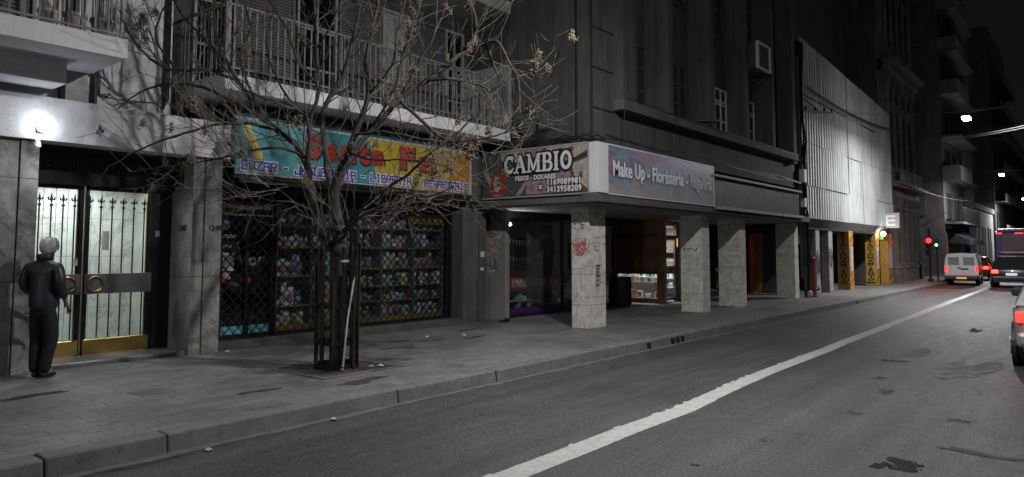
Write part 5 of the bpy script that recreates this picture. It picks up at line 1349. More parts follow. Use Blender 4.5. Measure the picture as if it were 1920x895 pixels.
# insulator bracket and overhead wires
t = thing('wire_bracket', 'dark iron wire bracket sticking out from the metal wall', 'bracket', (26, 7.8, 6.6))
q = MB(); q.bar((25.8, 7.85, 6.62), (28.2, 7.55, 6.85), .05); q.bar((25.8, 7.85, 7.05), (26.9, 7.7, 6.75), .03)
for s in (0, .35, .7, 1): q.lathe((25.9 + 2.2*s, 7.83 - .27*s, 6.66 + .22*s), [(.04, 0), (.05, .06), (.03, .12)], 8)
q.build('bracket', M['black_metal'], t)
def wire(name, label, pts, r, n=1, grp='overhead wires'):
    q = MB()
    for k in range(n):
        out = []
        for (a, b_) in zip(pts, pts[1:]):
            for s in range(6):
                u = s/6; out.append(tuple(a[j] + (b_[j]-a[j])*u for j in range(3)))
        out.append(pts[-1])
        out = [(p[0], p[1] + .05*k, p[2] + .07*k - .0) for p in out]
        q.tube(out, r, 4)
    return q.build(name, M['wirem'], None, label, 'wire', grp)
M['wirem'] = mat('wire_sheath', (.07, .07, .072), .5, .2, bmp=0)
def cat(a, b_, sag, n=14):
    return [tuple(a[j] + (b_[j]-a[j])*i/n - (sag*4*(i/n)*(1-i/n) if j == 2 else 0) for j in range(3)) for i in range(n + 1)]
wire('overhead_wire', 'bundle of wires running along the metal wall from the dark bracket', cat((26.0, 7.75, 7.4), (40.0, 7.6, 7.6), .25), .02, 3)
wire('overhead_wire', 'pair of bright wires crossing the road below the nearest lit street lamp', cat((41.5, 7.8, 7.35), (26.2, -1.0, 5.95), .35), .014, 2)
wire('overhead_wire', 'thin dark wires crossing the road just behind the nearest lit street lamp', cat((46, 7.8, 8.6), (40, -3.0, 7.7), .35), .012, 2)
wire('overhead_wire', 'single thin wire crossing the side street low before the balconied tower', cat((41.0, 7.7, 5.2), (60, 7.0, 5.3), .25), .012)

# dark tower behind the garage
t = thing('rear_building', 'tall plain dark building rising behind the metal clad garage', 'building', (32, 12, .15))
q = MB(); q.box(25.3, 39.7, 10.0, 15.5, 2.6, 26); q.build('wall', M['concrete'], t)
q = MB(); q.box(38.9, 39.6, 9.94, 10.0, 8, 26); q.build('corner_band', M['concrete2'], t)

# ================================================================ ORNATE BUILDING BEFORE THE SIDE STREET
G = thing('ornate_building', 'dark ornate old building with columns and carved cornices on the street corner', 'building', (43.5, 8.0, .15))
M['stone'] = wall_mat('old_stone', (.20, .19, .17), .4, .4); M['stoned'] = wall_mat('sooty_stone', (.12, .115, .105), .4, .4)
b = MB(); b.box(39.75, 47.1, 8.5, 24, 2.6, 24); b.box(39.35, 39.8, 8.3, 8.7, .15, 2.6); b.box(39.75, 40.3, 8.3, 24, .15, 2.6); b.box(46.2, 47.1, 8.35, 24, .15, 2.6); b.box(40.3, 46.2, 8.8, 9, .15, 2.6); b.build('wall', M['stoned'], G)
for bx_ in (((39.8, 47.15, 8.05, 8.5, 4.5, 4.95), (39.8, 47.25, 7.85, 8.5, 4.95, 5.08), (39.8, 47.45, 7.62, 8.5, 5.08, 5.2)), ((39.8, 47.2, 8.1, 8.5, 3.9, 4.0),), ((39.8, 47.25, 7.9, 8.5, 10.9, 11.3), (39.8, 47.5, 7.6, 8.5, 11.3, 11.5)), ((39.8, 47.5, 7.5, 8.5, 17, 17.6),)):
    b = MB()
    for q_ in bx_: b.box(*q_)
    b.build('cornice', M['stone'], G, bevel=.03)
x = 39.9; b = MB()
while x < 47.1: b.box(x, x + .16, 7.68, 7.9, 4.96, 5.07); x += .36
b.build('dentils', M['stone'], G)
for i, x in enumerate((40.9, 42.3, 43.8, 45.2, 46.6)):
    q = MB(); q.box(x - .3, x + .3, 7.92, 8.5, .15, .85); q.box(x - .34, x + .34, 7.88, 8.5, .85, .98)
    q.lathe((x, 8.2, .98), [(.25, 0), (.27, .06), (.20, .12), (.195, 1.8), (.175, 3.1), (.20, 3.13), (.20, 3.18), (.26, 3.4), (.30, 3.5)], 18); q.box(x - .3, x + .3, 7.95, 8.5, 4.47, 4.5)
    q.build('column', M['stone'], G, smooth=False)
for i, x in enumerate((40.6, 42.0, 43.5, 45.0, 46.5)):
    q = MB(); q.lathe((x, 8.25, 5.9), [(.2, 0), (.2, .15), (.15, .2), (.13, 4.0), (.2, 4.3), (.24, 4.4)], 12); q.box(x - .28, x + .28, 8.0, 8.5, 5.2, 5.9); q.box(x - .24, x + .24, 8.05, 8.5, 10.3, 10.9)
    q.lathe((x, 8.25, 12.1), [(.2, 0), (.15, .2), (.13, 4.0), (.2, 4.3), (.24, 4.6)], 12); q.box(x - .28, x + .28, 8.0, 8.5, 11.5, 12.1)
    q.build('column', M['stone'], G)
for i, x in enumerate((41.3, 42.75, 44.25, 45.75)):
    for z in (5.4, 11.7):
        f = MB(); f.box(x - .48, x - .38, 8.36, 8.5, z, z + 3.6); f.box(x + .38, x + .48, 8.36, 8.5, z, z + 3.6)
        pts = [(x - .62, 8.5, z + 3.6)] + [(x + .62*math.cos(a), 8.5, z + 3.6 + .55*math.sin(a)) for a in [R(180 - 15*k) for k in range(13)]][1:]
        f.prism(pts, (0, -.28, 0)); f.box(x - .04, x + .04, 8.42, 8.46, z, z + 3.6)
        fo = f.build('window', M['stone'], G); q = MB(); q.box(x - .38, x + .38, 8.44, 8.49, z + .02, z + 3.58); q.build('pane', M['dark_glass'], fo)
    q = MB(); q.box(x - .6, x + .6, 7.7, 8.5, 5.2, 5.3)
    for k in range(7): q.lathe((x - .5 + k*.166, 7.78, 5.3), [(.03, 0), (.055, .2), (.03, .4), (.04, .5)], 6)
    q.box(x - .6, x + .6, 7.72, 7.84, 5.8, 5.88); q.build('balcony', M['stone'], G)
    q = MB(); q.box(x - .4, x + .4, 8.76, 8.79, .5, 3.2); q.build('ground_window', M['dark_glass'], G)
b = MB(); b.box(39.8, 40.3, 8.25, 8.5, 5.2, 24); b.box(46.7, 47.1, 8.2, 8.5, 5.2, 24); b.build('quoin', M['stone'], G)

M['stoneb'] = wall_mat('balcony_render', (.20, .19, .17), .35, .35)
M['fglass'] = mat('far_glass', (.012, .013, .015), .6, bmp=0, spec=.15)
# ================================================================ BALCONIED TOWER ACROSS THE SIDE STREET
F = thing('balcony_tower', 'tall dark apartment tower with stacked pale balconies beyond the side street', 'building', (61, 8.5, .15))
b = MB(); b.box(57.3, 66.5, 8.3, 24, .15, 34); b.build('wall', wall_mat('tower_wall', (.13, .12, .11), .3, .3), F)
for k in range(10):
    z = 3.6 + k*3.0
    q = MB(); q.box(57.3, 66.3, 7.2, 8.3, z, z + .14); q.build('balcony_slab', M['stone'], F)
    q = MB()
    if k % 2 or k > 3:
        q.box(57.3, 62.5, 7.2, 7.28, z + .14, z + 1.0); q.box(57.22, 57.3, 7.2, 8.3, z + .14, z + 1.0)
    else:
        x = 57.3
        while x < 66.2: q.box(x, x + .03, 7.22, 7.25, z + .14, z + 1.1); x += .16
        q.box(57.3, 66.3, 7.2, 7.27, z + 1.1, z + 1.15)
    q.build('parapet', M['stoneb'] if (k % 2 or k > 3) else M['black_metal'], F)
    for x in (58.2, 61.2, 64.2):
        f = MB(); f.box(x, x + 1.6, 8.22, 8.3, z + .14, z + 2.3); q2 = f.build('window', M['dimframe'], F); q3 = MB(); q3.box(x + .08, x + 1.52, 8.20, 8.22, z + .2, z + 2.2); q3.build('pane', M['fglass'], q2)
    f = MB(); f.box(57.24, 57.3, 9.4, 10.8, z + .6, z + 2.2); f.build('side_window', M['dimframe'], F)
b = MB(); b.box(57.32, 66, 8.22, 8.3, .15, 3.0); b.build('ground_shutter', mat('orange_shutter', (.12, .055, .03), .6, var=.3, streak=.3, bmp=0), F)
t = thing('shop_awning', 'dark blue awning along the foot of the balconied tower', 'awning', (61, 7.5, 2.3))
q = MB(); q.prism([(57.6, 8.25, 3.2), (57.6, 6.9, 2.5), (57.6, 6.9, 2.2), (57.6, 8.25, 2.3)], (7.5, 0, 0)); q.build('canopy', mat('navy_cloth', (.005, .006, .012), .9, bmp=0), t)
q = MB(); q.tube([(57.7, 6.95, 2.3), (57.7, 8.2, 2.1)], .02, 6); q.tube([(65, 6.95, 2.3), (65, 8.2, 2.1)], .02, 6); q.build('arm', M['black_metal'], t)

def block(label, x0, x1, y0, z1, m, floors=True, pal=False):
    t = thing('distant_building', label, 'building', ((x0+x1)/2, y0, .15), group='buildings further down the street')
    q = MB(); q.box(x0, x1, y0, y0 + 14, .15, z1); q.build('wall', m, t)
    if floors:
        z = 3.4
        while z < z1 - 2:
            q = MB(); q.box(x0 + .3, x1 - .3, y0 - .9, y0, z, z + .12); q.box(x0 + .3, x1 - .3, y0 - .9, y0 - .84, z + .12, z + .9); q.build('balcony', M['stone'], t)
            x = x0 + .8
            while x < x1 - 1.6:
                f = MB(); f.box(x, x + 1.2, y0 - .03, y0, z + .2, z + 2.2); x += 2.4; f.build('window', M['fglass'], t)
            z += 3.1
    return t
block('plain dark slab tower just beyond the balconied tower', 66.6, 70.0, 8.0, 27, M['concrete2'], False)
lw = thing('low_building', 'low pale building with tall doorways, lit by the second street lamp', 'building', (75, 8.1, .15))
q = MB(); q.box(70, 84, 8.1, 20, .15, 5.6); q.build('wall', wall_mat('pale_render', (.30, .29, .25), .3, .3), lw)
q = MB(); q.box(69.95, 84.05, 7.95, 8.1, 5.3, 5.75); q.build('cornice', M['stone'], lw)
for x in (71.5, 75.5, 79.5):
    f = MB(); f.box(x - .1, x, 8.0, 8.1, .15, 3.9); f.box(x + 1.6, x + 1.7, 8.0, 8.1, .15, 3.9); f.box(x, x + 1.6, 8.0, 8.1, 3.8, 3.9); fo = f.build('doorway', M['offwhite'], lw)
    f = MB(); f.box(x, x + 1.6, 8.04, 8.09, .15, 3.8); f.build('door_leaf', M['dark_wall'], fo)
block('dim high-rise with balconies right of the low pale building', 84.2, 100, 7.9, 24, M['stoned'])
block('dark building beyond the dim high-rise near the end of the street', 100.2, 125, 7.9, 16, M['stoned'])
block('darkest last building at the end of the street', 125.4, 170, 6.8, 13, M['dark_wall'])

# far side of the street, behind the viewer: pale facades that throw the lamp light back
for (x0, x1, z1, c, lab) in ((-30, 8, 11, (.42, .41, .38), 'pale rendered building behind the viewer across the road'), (8.1, 34, 13, (.36, .35, .33), 'grey rendered building across the road opposite the arcade'), (34.1, 70, 10, (.40, .37, .32), 'ochre building across the road opposite the metal wall')):
    t = thing('opposite_building', lab, 'building', ((x0+x1)/2, -9, .15))
    q = MB(); q.box(x0, x1, -20, -9.2, .15, z1); q.build('wall', wall_mat('opposite_wall', c, .2, .2), t)
    x = x0 + 1
    while x < x1 - 2.5:
        for z in (.4, 4.2, 7.4):
            q = MB(); q.box(x, x + 1.3, -9.2, -9.15, z, z + 2.3); q.build('window', M['dark_glass'], t)
        x += 3.1

# ================================================================ TRAFFIC LIGHT
t = thing('traffic_light', 'traffic light showing red at the corner of the side street', 'traffic light', (42.8, 6.9, .15))
q = MB(); q.tube([(42.9, 6.95, .15), (42.9, 6.95, 2.9)], .05, 10); q.lathe((42.9, 6.95, .15), [(.12, 0), (.12, .12), (.06, .2)], 12); q.build('pole', M['black_metal'], t)
q = MB(); q.box(42.72, 42.86, 6.78, 7.12, 1.45, 2.45); q.build('housing', M['black'], t, bevel=.02)
for z, m in ((2.27, emit('red_signal', (1, .006, .006), 14)), (1.95, M['dark_glass']), (1.63, M['dark_glass'])):
    q = MB(); q.lathe((42.70, 6.95, z), [(.12, 0), (.115, -.015), (.02, -.03)], 16, 'X'); q.build('lens', m, t)
    q = MB(); q.boxr((42.64, 6.95, z + .13), (.16, .24, .012), Matrix.Rotation(.15, 3, 'Y')); q.build('visor', M['black'], t)
ld = bpy.data.lights.new('red_light', 'SPOT'); ld.energy = 90; ld.color = (1, .03, .03); ld.shadow_soft_size = .08; ld.spot_size = R(150); ld.spot_blend = 1
lo = bpy.data.objects.new('red_light', ld); lo.location = (42.4, 6.7, 2.2); lo.rotation_euler = (0, R(48), R(-6)); col.objects.link(lo); lo.parent = t; lo.matrix_parent_inverse = world_of(t).inverted()
t = thing('cross_signal', 'small cyan glowing signal beside the red traffic light', 'signal', (43.4, 6.8, 2.0))
q = MB(); q.box(44.1, 44.2, 6.72, 6.92, 1.85, 2.35); q.build('housing', M['black'], t, bevel=.02)
q = MB(); q.lathe((44.09, 6.82, 2.05), [(.07, 0), (.06, -.02)], 12, 'X'); q.build('lens', emit('cyan_signal', (.4, .9, 1), 4), t)
q = MB(); q.tube([(44.25, 6.82, .15), (44.25, 6.82, 2.4)], .04, 8); q.build('pole', M['black_metal'], t)
# ================================================================ THE BARE CHINABERRY TREE
LIMBS = [
 [[6.12,7.97,0.15,0.09],[6.1,7.99,0.79,0.076],[6.1,7.98,1.36,0.079],[6.11,7.98,1.71,0.115],[6.11,7.98,1.97,0.086],[6.07,8.03,2.32,0.068],[6.04,7.98,2.65,0.061],[6.11,7.82,3.0,0.05],[6.16,7.75,3.28,0.043],[6.24,7.58,3.79,0.035],[6.18,7.57,4.22,0.032],[6.23,7.51,4.66,0.025],[6.29,7.43,5.17,0.018]],
 [[6.09,8.0,1.68,0.072],[5.87,8.03,1.93,0.075],[5.74,8.03,2.24,0.06],[5.67,8.04,2.62,0.052],[5.62,8.02,2.97,0.045],[5.61,7.96,3.39,0.035],[5.66,7.9,3.81,0.031],[5.64,7.91,4.38,0.028],[5.61,7.96,5.03,0.021],[5.61,7.95,5.46,0.014]],
 [[5.66,8.05,2.77,0.045],[5.66,8.37,3.15,0.05],[5.54,8.83,3.46,0.047],[5.47,9.08,3.76,0.04],[5.4,9.33,4.06,0.037],[5.29,9.54,4.4,0.03],[5.21,9.72,4.84,0.026],[5.18,9.75,5.47,0.015]],
 [[6.11,8.14,2.44,0.047],[6.1,8.31,2.97,0.048],[6.14,8.42,3.63,0.045],[6.32,8.27,4.17,0.037],[6.44,8.2,4.65,0.034],[6.5,8.13,5.16,0.026],[6.58,8.03,5.7,0.019]],
 [[6.1,8.06,2.51,0.043],[6.45,8.03,3.17,0.045],[6.67,7.92,3.49,0.049],[6.97,7.71,3.94,0.049],[7.25,7.45,4.18,0.046],[7.51,7.21,4.48,0.046],[7.69,7.07,4.72,0.035],[7.75,6.99,5.0,0.027],[7.65,7.04,5.46,0.019]],
 [[6.12,7.96,1.93,0.036],[6.1,7.68,2.15,0.032],[6.15,7.29,2.42,0.028],[6.26,6.85,2.66,0.024],[6.38,6.54,2.92,0.02],[6.57,6.3,3.16,0.017],[6.72,6.12,3.4,0.01]],
 [[7.6,7.09,4.67,0.031],[7.74,6.85,4.72,0.027],[7.81,6.68,4.36,0.023],[7.89,6.58,4.05,0.015]],
 [[7.71,6.88,4.73,0.027],[7.75,6.6,4.7,0.026],[7.77,6.41,4.43,0.022],[7.87,6.28,4.08,0.019],[7.84,6.25,3.65,0.015],[7.85,6.15,3.53,0.011]],
 [[6.13,7.96,1.86,0.029],[6.05,7.58,2.1,0.024],[6.07,7.24,2.21,0.017],[6.19,6.77,2.23,0.013],[6.42,6.33,2.28,0.01]],
 [[5.65,8.06,2.91,0.031],[5.32,8.15,3.03,0.027],[4.95,8.29,2.97,0.023],[4.6,8.56,2.84,0.017],[4.26,8.82,2.76,0.013],[3.93,9.23,2.68,0.01]],
 [[5.65,8.22,3.03,0.032],[5.33,8.3,3.28,0.028],[4.91,8.49,3.34,0.024],[4.56,8.77,3.26,0.02],[4.22,9.03,3.1,0.017],[3.93,9.39,2.91,0.01]],
 [[5.54,8.83,3.44,0.029],[5.24,9.21,3.77,0.029],[4.95,9.55,3.96,0.025],[4.77,9.94,4.04,0.022],[4.49,10.29,3.95,0.018],[4.28,10.54,3.72,0.011]],
 [[5.36,9.37,4.12,0.03],[5.02,9.63,4.23,0.029],[4.67,9.9,4.22,0.029],[4.39,10.09,4.42,0.022],[4.24,10.27,4.72,0.018],[4.16,10.37,5.02,0.011]],
 [[5.29,9.46,4.35,0.026],[4.99,9.67,4.7,0.022],[4.8,9.91,5.05,0.018],[4.69,10.03,5.39,0.015]],
 [[6.16,7.75,3.26,0.025],[6.21,7.22,3.26,0.024],[6.38,6.69,3.13,0.02],[6.61,6.25,3.09,0.017],[6.83,5.82,3.15,0.013],[7.13,5.46,3.33,0.01]],
 [[5.61,7.96,3.39,0.028],[5.32,8.0,3.59,0.024],[5.07,8.15,3.64,0.02],[4.8,8.32,3.79,0.017],[4.58,8.59,4.2,0.013],[4.44,8.76,4.61,0.01]],
 [[6.65,7.95,3.49,0.03],[6.7,7.57,3.98,0.026],[6.68,7.44,4.3,0.025],[6.7,7.25,4.72,0.022],[6.79,7.14,5.17,0.018],[6.83,7.09,5.55,0.014]],
 [[6.97,7.71,3.94,0.03],[7.14,7.5,4.48,0.027],[7.19,7.28,4.84,0.023],[7.21,7.26,5.31,0.019],[7.23,7.23,5.7,0.011]],
 [[5.66,7.9,3.88,0.024],[5.44,8.01,4.14,0.021],[5.29,8.04,4.53,0.017],[5.15,8.2,4.89,0.014],[5.01,8.37,5.24,0.01]],
 [[5.64,7.91,4.38,0.021],[5.7,7.69,4.64,0.017],[5.78,7.59,4.99,0.014]],
 [[6.24,7.58,3.79,0.021],[6.34,7.22,4.19,0.021],[6.38,7.17,4.63,0.017],[6.45,7.09,5.06,0.014]],
 [[6.95,7.74,3.86,0.034],[7.12,7.36,3.49,0.03],[7.17,6.99,3.23,0.022],[7.29,6.69,3.11,0.015],[7.44,6.34,3.02,0.011]],
 [[7.23,7.48,4.18,0.027],[7.29,7.0,4.12,0.022],[7.45,6.64,4.02,0.018],[7.56,6.35,3.77,0.015],[7.51,6.26,3.38,0.011]],
 [[5.74,8.03,2.21,0.021],[5.42,8.03,2.33,0.017],[5.09,8.12,2.35,0.013],[4.78,8.34,2.51,0.01]],
 [[6.1,7.84,3.04,0.021],[6.13,7.32,2.89,0.017],[6.25,6.85,2.87,0.014],[6.48,6.41,2.79,0.01],[6.65,6.2,2.65,0.008]],
 [[5.48,9.07,3.76,0.026],[5.27,9.16,4.37,0.022],[5.31,8.96,4.79,0.018],[5.21,9.09,5.25,0.014]],
 [[4.72,9.85,4.22,0.022],[4.57,10.19,4.7,0.018],[4.65,10.09,5.16,0.015]],
 [[6.14,8.42,3.63,0.026],[5.97,8.78,3.72,0.023],[5.83,9.11,4.17,0.019],[5.73,9.24,4.72,0.015],[5.82,9.13,5.35,0.011]],
 [[6.07,7.24,2.21,0.017],[6.1,6.87,2.45,0.013],[6.22,6.42,2.37,0.01],[6.43,6.16,2.5,0.01]],
 [[7.69,7.07,4.72,0.023],[7.77,6.88,5.06,0.019],[7.87,6.61,5.19,0.015],[7.99,6.46,5.51,0.011]]]
TR = thing('bare_tree', 'leafless chinaberry tree with dry berry clusters growing from the sidewalk before the bazaar', 'tree', (6.1, 8.0, .15))
tr = random.Random(77)
def smooth_path(pts, n=4):
    out = []
    m = len(pts)
    for i in range(m - 1):
        p0 = pts[max(i-1, 0)]; p1 = pts[i]; p2 = pts[i+1]; p3 = pts[min(i+2, m-1)]
        for k in range(n):
            s = k / n
            out.append(tuple(0.5*(2*p1[j] + (p2[j]-p0[j])*s + (2*p0[j]-5*p1[j]+4*p2[j]-p3[j])*s*s + (3*p1[j]-p0[j]-3*p2[j]+p3[j])*s**3) for j in range(4)))
    out.append(tuple(pts[-1])); return out
trunk = MB(); limbs = MB(); twigs = MB(); twigs_low = MB(); tips = []
def rv(): 
    v = Vector((tr.gauss(0, 1), tr.gauss(0, 1), tr.gauss(0, 1))); return v.normalized()
def twig(p, d, L, r, level):
    n = max(4, int(L / .09)); st = L / n; pts = [p.copy()]; rs = [r]; d = d.normalized()
    kids = []
    curl = Vector((0, 0, 1)) * tr.uniform(.02, .13) + rv() * .03
    for i in range(n):
        d = (d + curl + rv() * .07).normalized(); p = p + d * st; pts.append(p.copy()); rs.append(max(r * (1 - .72 * (i+1)/n), .0026))
        if level > 0 and i > 0 and tr.random() < (.42 if level == 2 else .30): kids.append((p.copy(), d.copy(), rs[-1]))
    twigs.tube(pts, rs, 4, cap=False)
    for (q, dd, rr) in kids:
        side = dd.cross(rv()).normalized()
        nd = (dd * .7 + side * tr.uniform(.5, 1.0)).normalized()
        twig(q, nd, tr.uniform(.18, .48) * (1.25 if level == 2 else .8), max(rr * .72, .0036), level - 1)
    tips.append((p.copy(), d.copy()))
for li, L in enumerate(LIMBS):
    sp_ = smooth_path([tuple(p) for p in L], 4)
    P = [Vector(p[:3]) for p in sp_]; r0 = [p[3] * (1 if li == 0 else .80) for p in sp_]
    if li > 0:
        for i in range(len(P)): P[i] = P[i] + rv() * min(.018, r0[i]*.6)
    mb = limbs if li else trunk
    split = 17 if li == 0 else 0
    if li == 0:
        trunk.tube(P[:18], r0[:18], 12); limbs.tube(P[17:], r0[17:], 8)
    else: limbs.tube(P, r0, 8 if r0[0] > .03 else 6)
    # twigs along the limb
    acc = 0
    for i in range(1, len(P)):
        seg = (P[i] - P[i-1]); acc += seg.length
        if P[i].z < 2.15 and li == 0: continue
        if acc > tr.uniform(.10, .24):
            acc = 0; d = seg.normalized()
            for _ in range(tr.choice((1, 1, 2))):
                side = d.cross(rv()).normalized()
                nd = d * tr.uniform(.4, .9) + side * tr.uniform(.5, 1.1) + Vector((0, 0, .12))
                if r0[i] > .045 and tr.random() < .6: continue
                twig(P[i], nd, tr.uniform(.35, .95), min(max(r0[i]*.45, .0052), .011), 2 if tr.random() < .55 else 1)
    e = P[-1]; tips.append((e, (P[-1] - P[-2]).normalized()))
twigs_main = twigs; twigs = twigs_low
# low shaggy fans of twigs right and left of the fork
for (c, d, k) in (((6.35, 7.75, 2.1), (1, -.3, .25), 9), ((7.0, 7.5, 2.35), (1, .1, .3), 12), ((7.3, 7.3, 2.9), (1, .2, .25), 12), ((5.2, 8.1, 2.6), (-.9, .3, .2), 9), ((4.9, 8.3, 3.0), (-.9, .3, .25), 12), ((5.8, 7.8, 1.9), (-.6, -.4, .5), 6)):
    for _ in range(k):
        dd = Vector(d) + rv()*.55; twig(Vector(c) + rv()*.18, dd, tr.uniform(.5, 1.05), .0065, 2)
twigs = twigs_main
# burr at the fork
trunk.ball((6.11, 7.97, 1.72), .13, 12, 8, (1, 1, 1.1))
to = trunk.build('trunk', M['bark'], TR, smooth=True)
limbs.build('limbs', M['bark'], TR, smooth=True)
twigs.build('twigs', M['twig'], TR); twigs_low.build('low_twigs', M['twig_lit'], TR, label='low twigs fanning out from the fork, lamp light put into their lighter colour')
# berry clusters: three shapes shared by many children
cm = []
for v in range(3):
    b = MB(); q = random.Random(50 + v)
    for s in range(9):
        a = q.uniform(0, 6.28); e = (.05*math.cos(a)*q.random(), .05*math.sin(a)*q.random(), -q.uniform(.05, .15)); b.tube([(0, 0, 0), (e[0]*.6, e[1]*.6, e[2]*.4), e], .0018, 3, cap=False)
        for k in range(6):
            b.ball((e[0] + q.uniform(-.024, .024), e[1] + q.uniform(-.024, .024), e[2] + q.uniform(-.02, .035)), .0085, 5, 4)
    cm.append(b.mesh('berry_cluster', M['seed']))
tr.shuffle(tips)
n = 0
inv = world_of(TR).inverted()
for (p, d) in tips:
    if n >= 96: break
    if p.z < 2.6 or tr.random() < .35: continue
    o = bpy.data.objects.new('berry_cluster', cm[n % 3]); col.objects.link(o); o.parent = TR; o.matrix_parent_inverse = inv
    o.location = p; o.rotation_euler = (tr.uniform(-.3, .3), tr.uniform(-.3, .3), tr.uniform(0, 6)); s = tr.uniform(.9, 1.45); o.scale = (s, s, s); n += 1

# iron guard around the trunk
GD = thing('tree_guard', 'dark rusty iron tree guard of tall flat bars around the trunk', 'tree guard', (6.1, 8.0, .15))
gx, gy, gr_ = 6.10, 7.98, .27
for k in range(12):
    a = R(10 + 30*k); rr = gr_ * (1.04 if k % 2 else 1); lean = .03*math.sin(k*2.1)
    q = MB(); z1 = (1.80, 1.66, 1.74, 1.62, 1.78, 1.70, 1.84, 1.68, 1.76, 1.6, 1.82, 1.72)[k]
    p0 = (gx + rr*math.cos(a), gy + rr*math.sin(a), .13); p1 = (gx + (rr+.0)*math.cos(a) + lean, gy + rr*math.sin(a), z1)
    q.bar(p0, p1, .026, .040) if k % 2 else q.bar(p0, p1, .034, .022)
    q.build('bar', M['rust_metal'], GD)
for z in (.30, .50, .98):
    q = MB()
    if z == .30: continue
    for k in range(8):
        a, c = R(22.5 + 45*k), R(67.5 + 45*k); q.bar((gx + gr_*math.cos(a), gy + gr_*math.sin(a), z), (gx + gr_*math.cos(c), gy + gr_*math.sin(c), z), .01, .055)
    q.build('hoop', M['rust_metal'], GD)
q = MB()
for k in range(8):
    a, c = R(22.5 + 45*k), R(67.5 + 45*k); q.bar((gx + gr_*1.02*math.cos(a), gy + gr_*1.02*math.sin(a), .20), (gx + gr_*1.02*math.cos(c), gy + gr_*1.02*math.sin(c), .20), .012, .07)
q.build('hoop', M['rust_metal'], GD)
b = MB(); b.box(5.93, 6.06, 7.70, 7.705, 1.56, 1.59); b.build('tag_plate', M['paper'], GD)
t = MB(); t.tube([(5.97, 7.68, 0.21), (6.04, 7.69, 0.81), (6.15, 7.7, 1.36)], .013, 8); t.build('white_stick', M['white'], None, 'white stick leaning inside the iron tree guard', 'stick')
lr = random.Random(14)
LIT = [(5.98, 7.72, .16, 'crumpled white wrapper at the foot of the tree guard, left side', 'paper'), (6.10, 7.78, .16, 'crumpled blue wrapper at the foot of the tree guard', 'purple'), (6.55, 7.62, .162, 'small pale paper scrap on the soil right of the tree guard', 'paper'),
       (6.42, 7.66, .162, 'second pale scrap between the tree guard and the small paper scrap', 'paper'), (6.0, 10.55, .155, 'white paper scrap lying before the bazaar door step', 'paper'), (9.3, 9.55, .155, 'white paper scrap on the dark sidewalk between the tree and the corner pillar', 'paper'),
       (4.62, 6.08, .008, 'small white scrap in the gutter, left of centre', 'paper'), (3.25, 5.98, .008, 'small white scrap in the gutter nearest the left edge', 'paper'), (9.9, 9.2, .155, 'tiny white fleck of paper on the sidewalk left of the corner pillar', 'paper')]
for (x, y, z, lab, m) in LIT:
    b = MB(); s = .055 if y > 7 else .035
    pts = [(x + s*math.cos(a)*lr.uniform(.5, 1.2), y + s*math.sin(a)*lr.uniform(.5, 1.2), z + lr.uniform(0, .018)) for a in [k*PI/4 for k in range(8)]]
    for k in range(8): b.face([pts[k], pts[(k+1) % 8], (x, y, z + .03)])
    b.build('litter', M['paper'] if m == 'paper' else GM['blue'], None, lab, 'litter', 'scraps of litter')
q = MB()
for k in range(140):
    a = lr.uniform(0, 6.28); d = lr.uniform(.1, .75); x, y = 6.1 + d*math.cos(a), 7.98 + d*math.sin(a)*.9; s = lr.uniform(.008, .026)
    q.face([(x - s, y, .165), (x, y - s*.5, .168 + lr.random()*.02), (x + s, y, .166), (x, y + s*.6, .17 + lr.random()*.02)])
q.build('dry_debris', M['seed'], None, 'dry leaves and crumbs scattered round the foot of the tree', 'debris', kind='stuff')
b = MB(); b.ball((12.4, 10.25, .2), .07, 8, 6, (1.3, .8, .7)); b.ball((12.28, 10.3, .18), .05, 8, 6, (1.1, 1, .7)); b.build('rubbish_heap', M['black'], None, 'small dark heap of rubbish at the foot of the poster covered pier', 'rubbish')
# ================================================================ VEHICLES (local: +X forward, origin on the road under the rear axle side)
M['tyre'] = mat('tyre_rubber', (.014, .014, .014), .8, bmp=.1); M['rim'] = mat('alloy', (.35, .35, .36), .35, .9, bmp=0)
M['carglass'] = mat('car_glass', (.010, .012, .013), .08, bmp=0, spec=.7)
M['plate'] = emit('lit_plate', (.9, .95, 1.0), .55)
M['trim'] = mat('black_trim', (.02, .02, .021), .55, bmp=0)
def paint(n, c, metal=.3):
    m, nt, b = nodes_mat(n); v = coords(nt); cc = mixc(nt, 1.0, c, ramp(nt, noise(nt, v, 5, 4, .6), [(.3, (.75,) * 3), (.7, (1.05,) * 3)]), 'MULTIPLY')
    nt.links.new(cc, b.inputs['Base Color']); b.inputs['Metallic'].default_value = metal; b.inputs['Roughness'].default_value = .32; b.inputs['Coat Weight'].default_value = .5; return m
def taill(n, s): return emit(n, (1, .022, .012), s)
def wheel(t, x, y, r, w, side):
    q = MB(); q.lathe((x, y, r), [(r*.55, -w/2), (r*.93, -w/2), (r, -w*.36), (r, w*.36), (r*.93, w/2), (r*.55, w/2)], 26, 'Y'); o = q.build('wheel', M['tyre'], t, local=True, smooth=False)
    q = MB(); yy = y + side*w/2; q.lathe((x, yy, r), [(r*.6, -.004*side), (r*.58, .006*side), (r*.2, .012*side)], 20, 'Y')
    for k in range(5):
        a = k*2*PI/5; q.boxr((x + r*.36*math.cos(a), yy + .012*side, r + r*.36*math.sin(a)), (r*.5, .02, .05), Matrix.Rotation(-a, 3, 'Y'))
    q.build('rim', M['rim'], o, local=True)
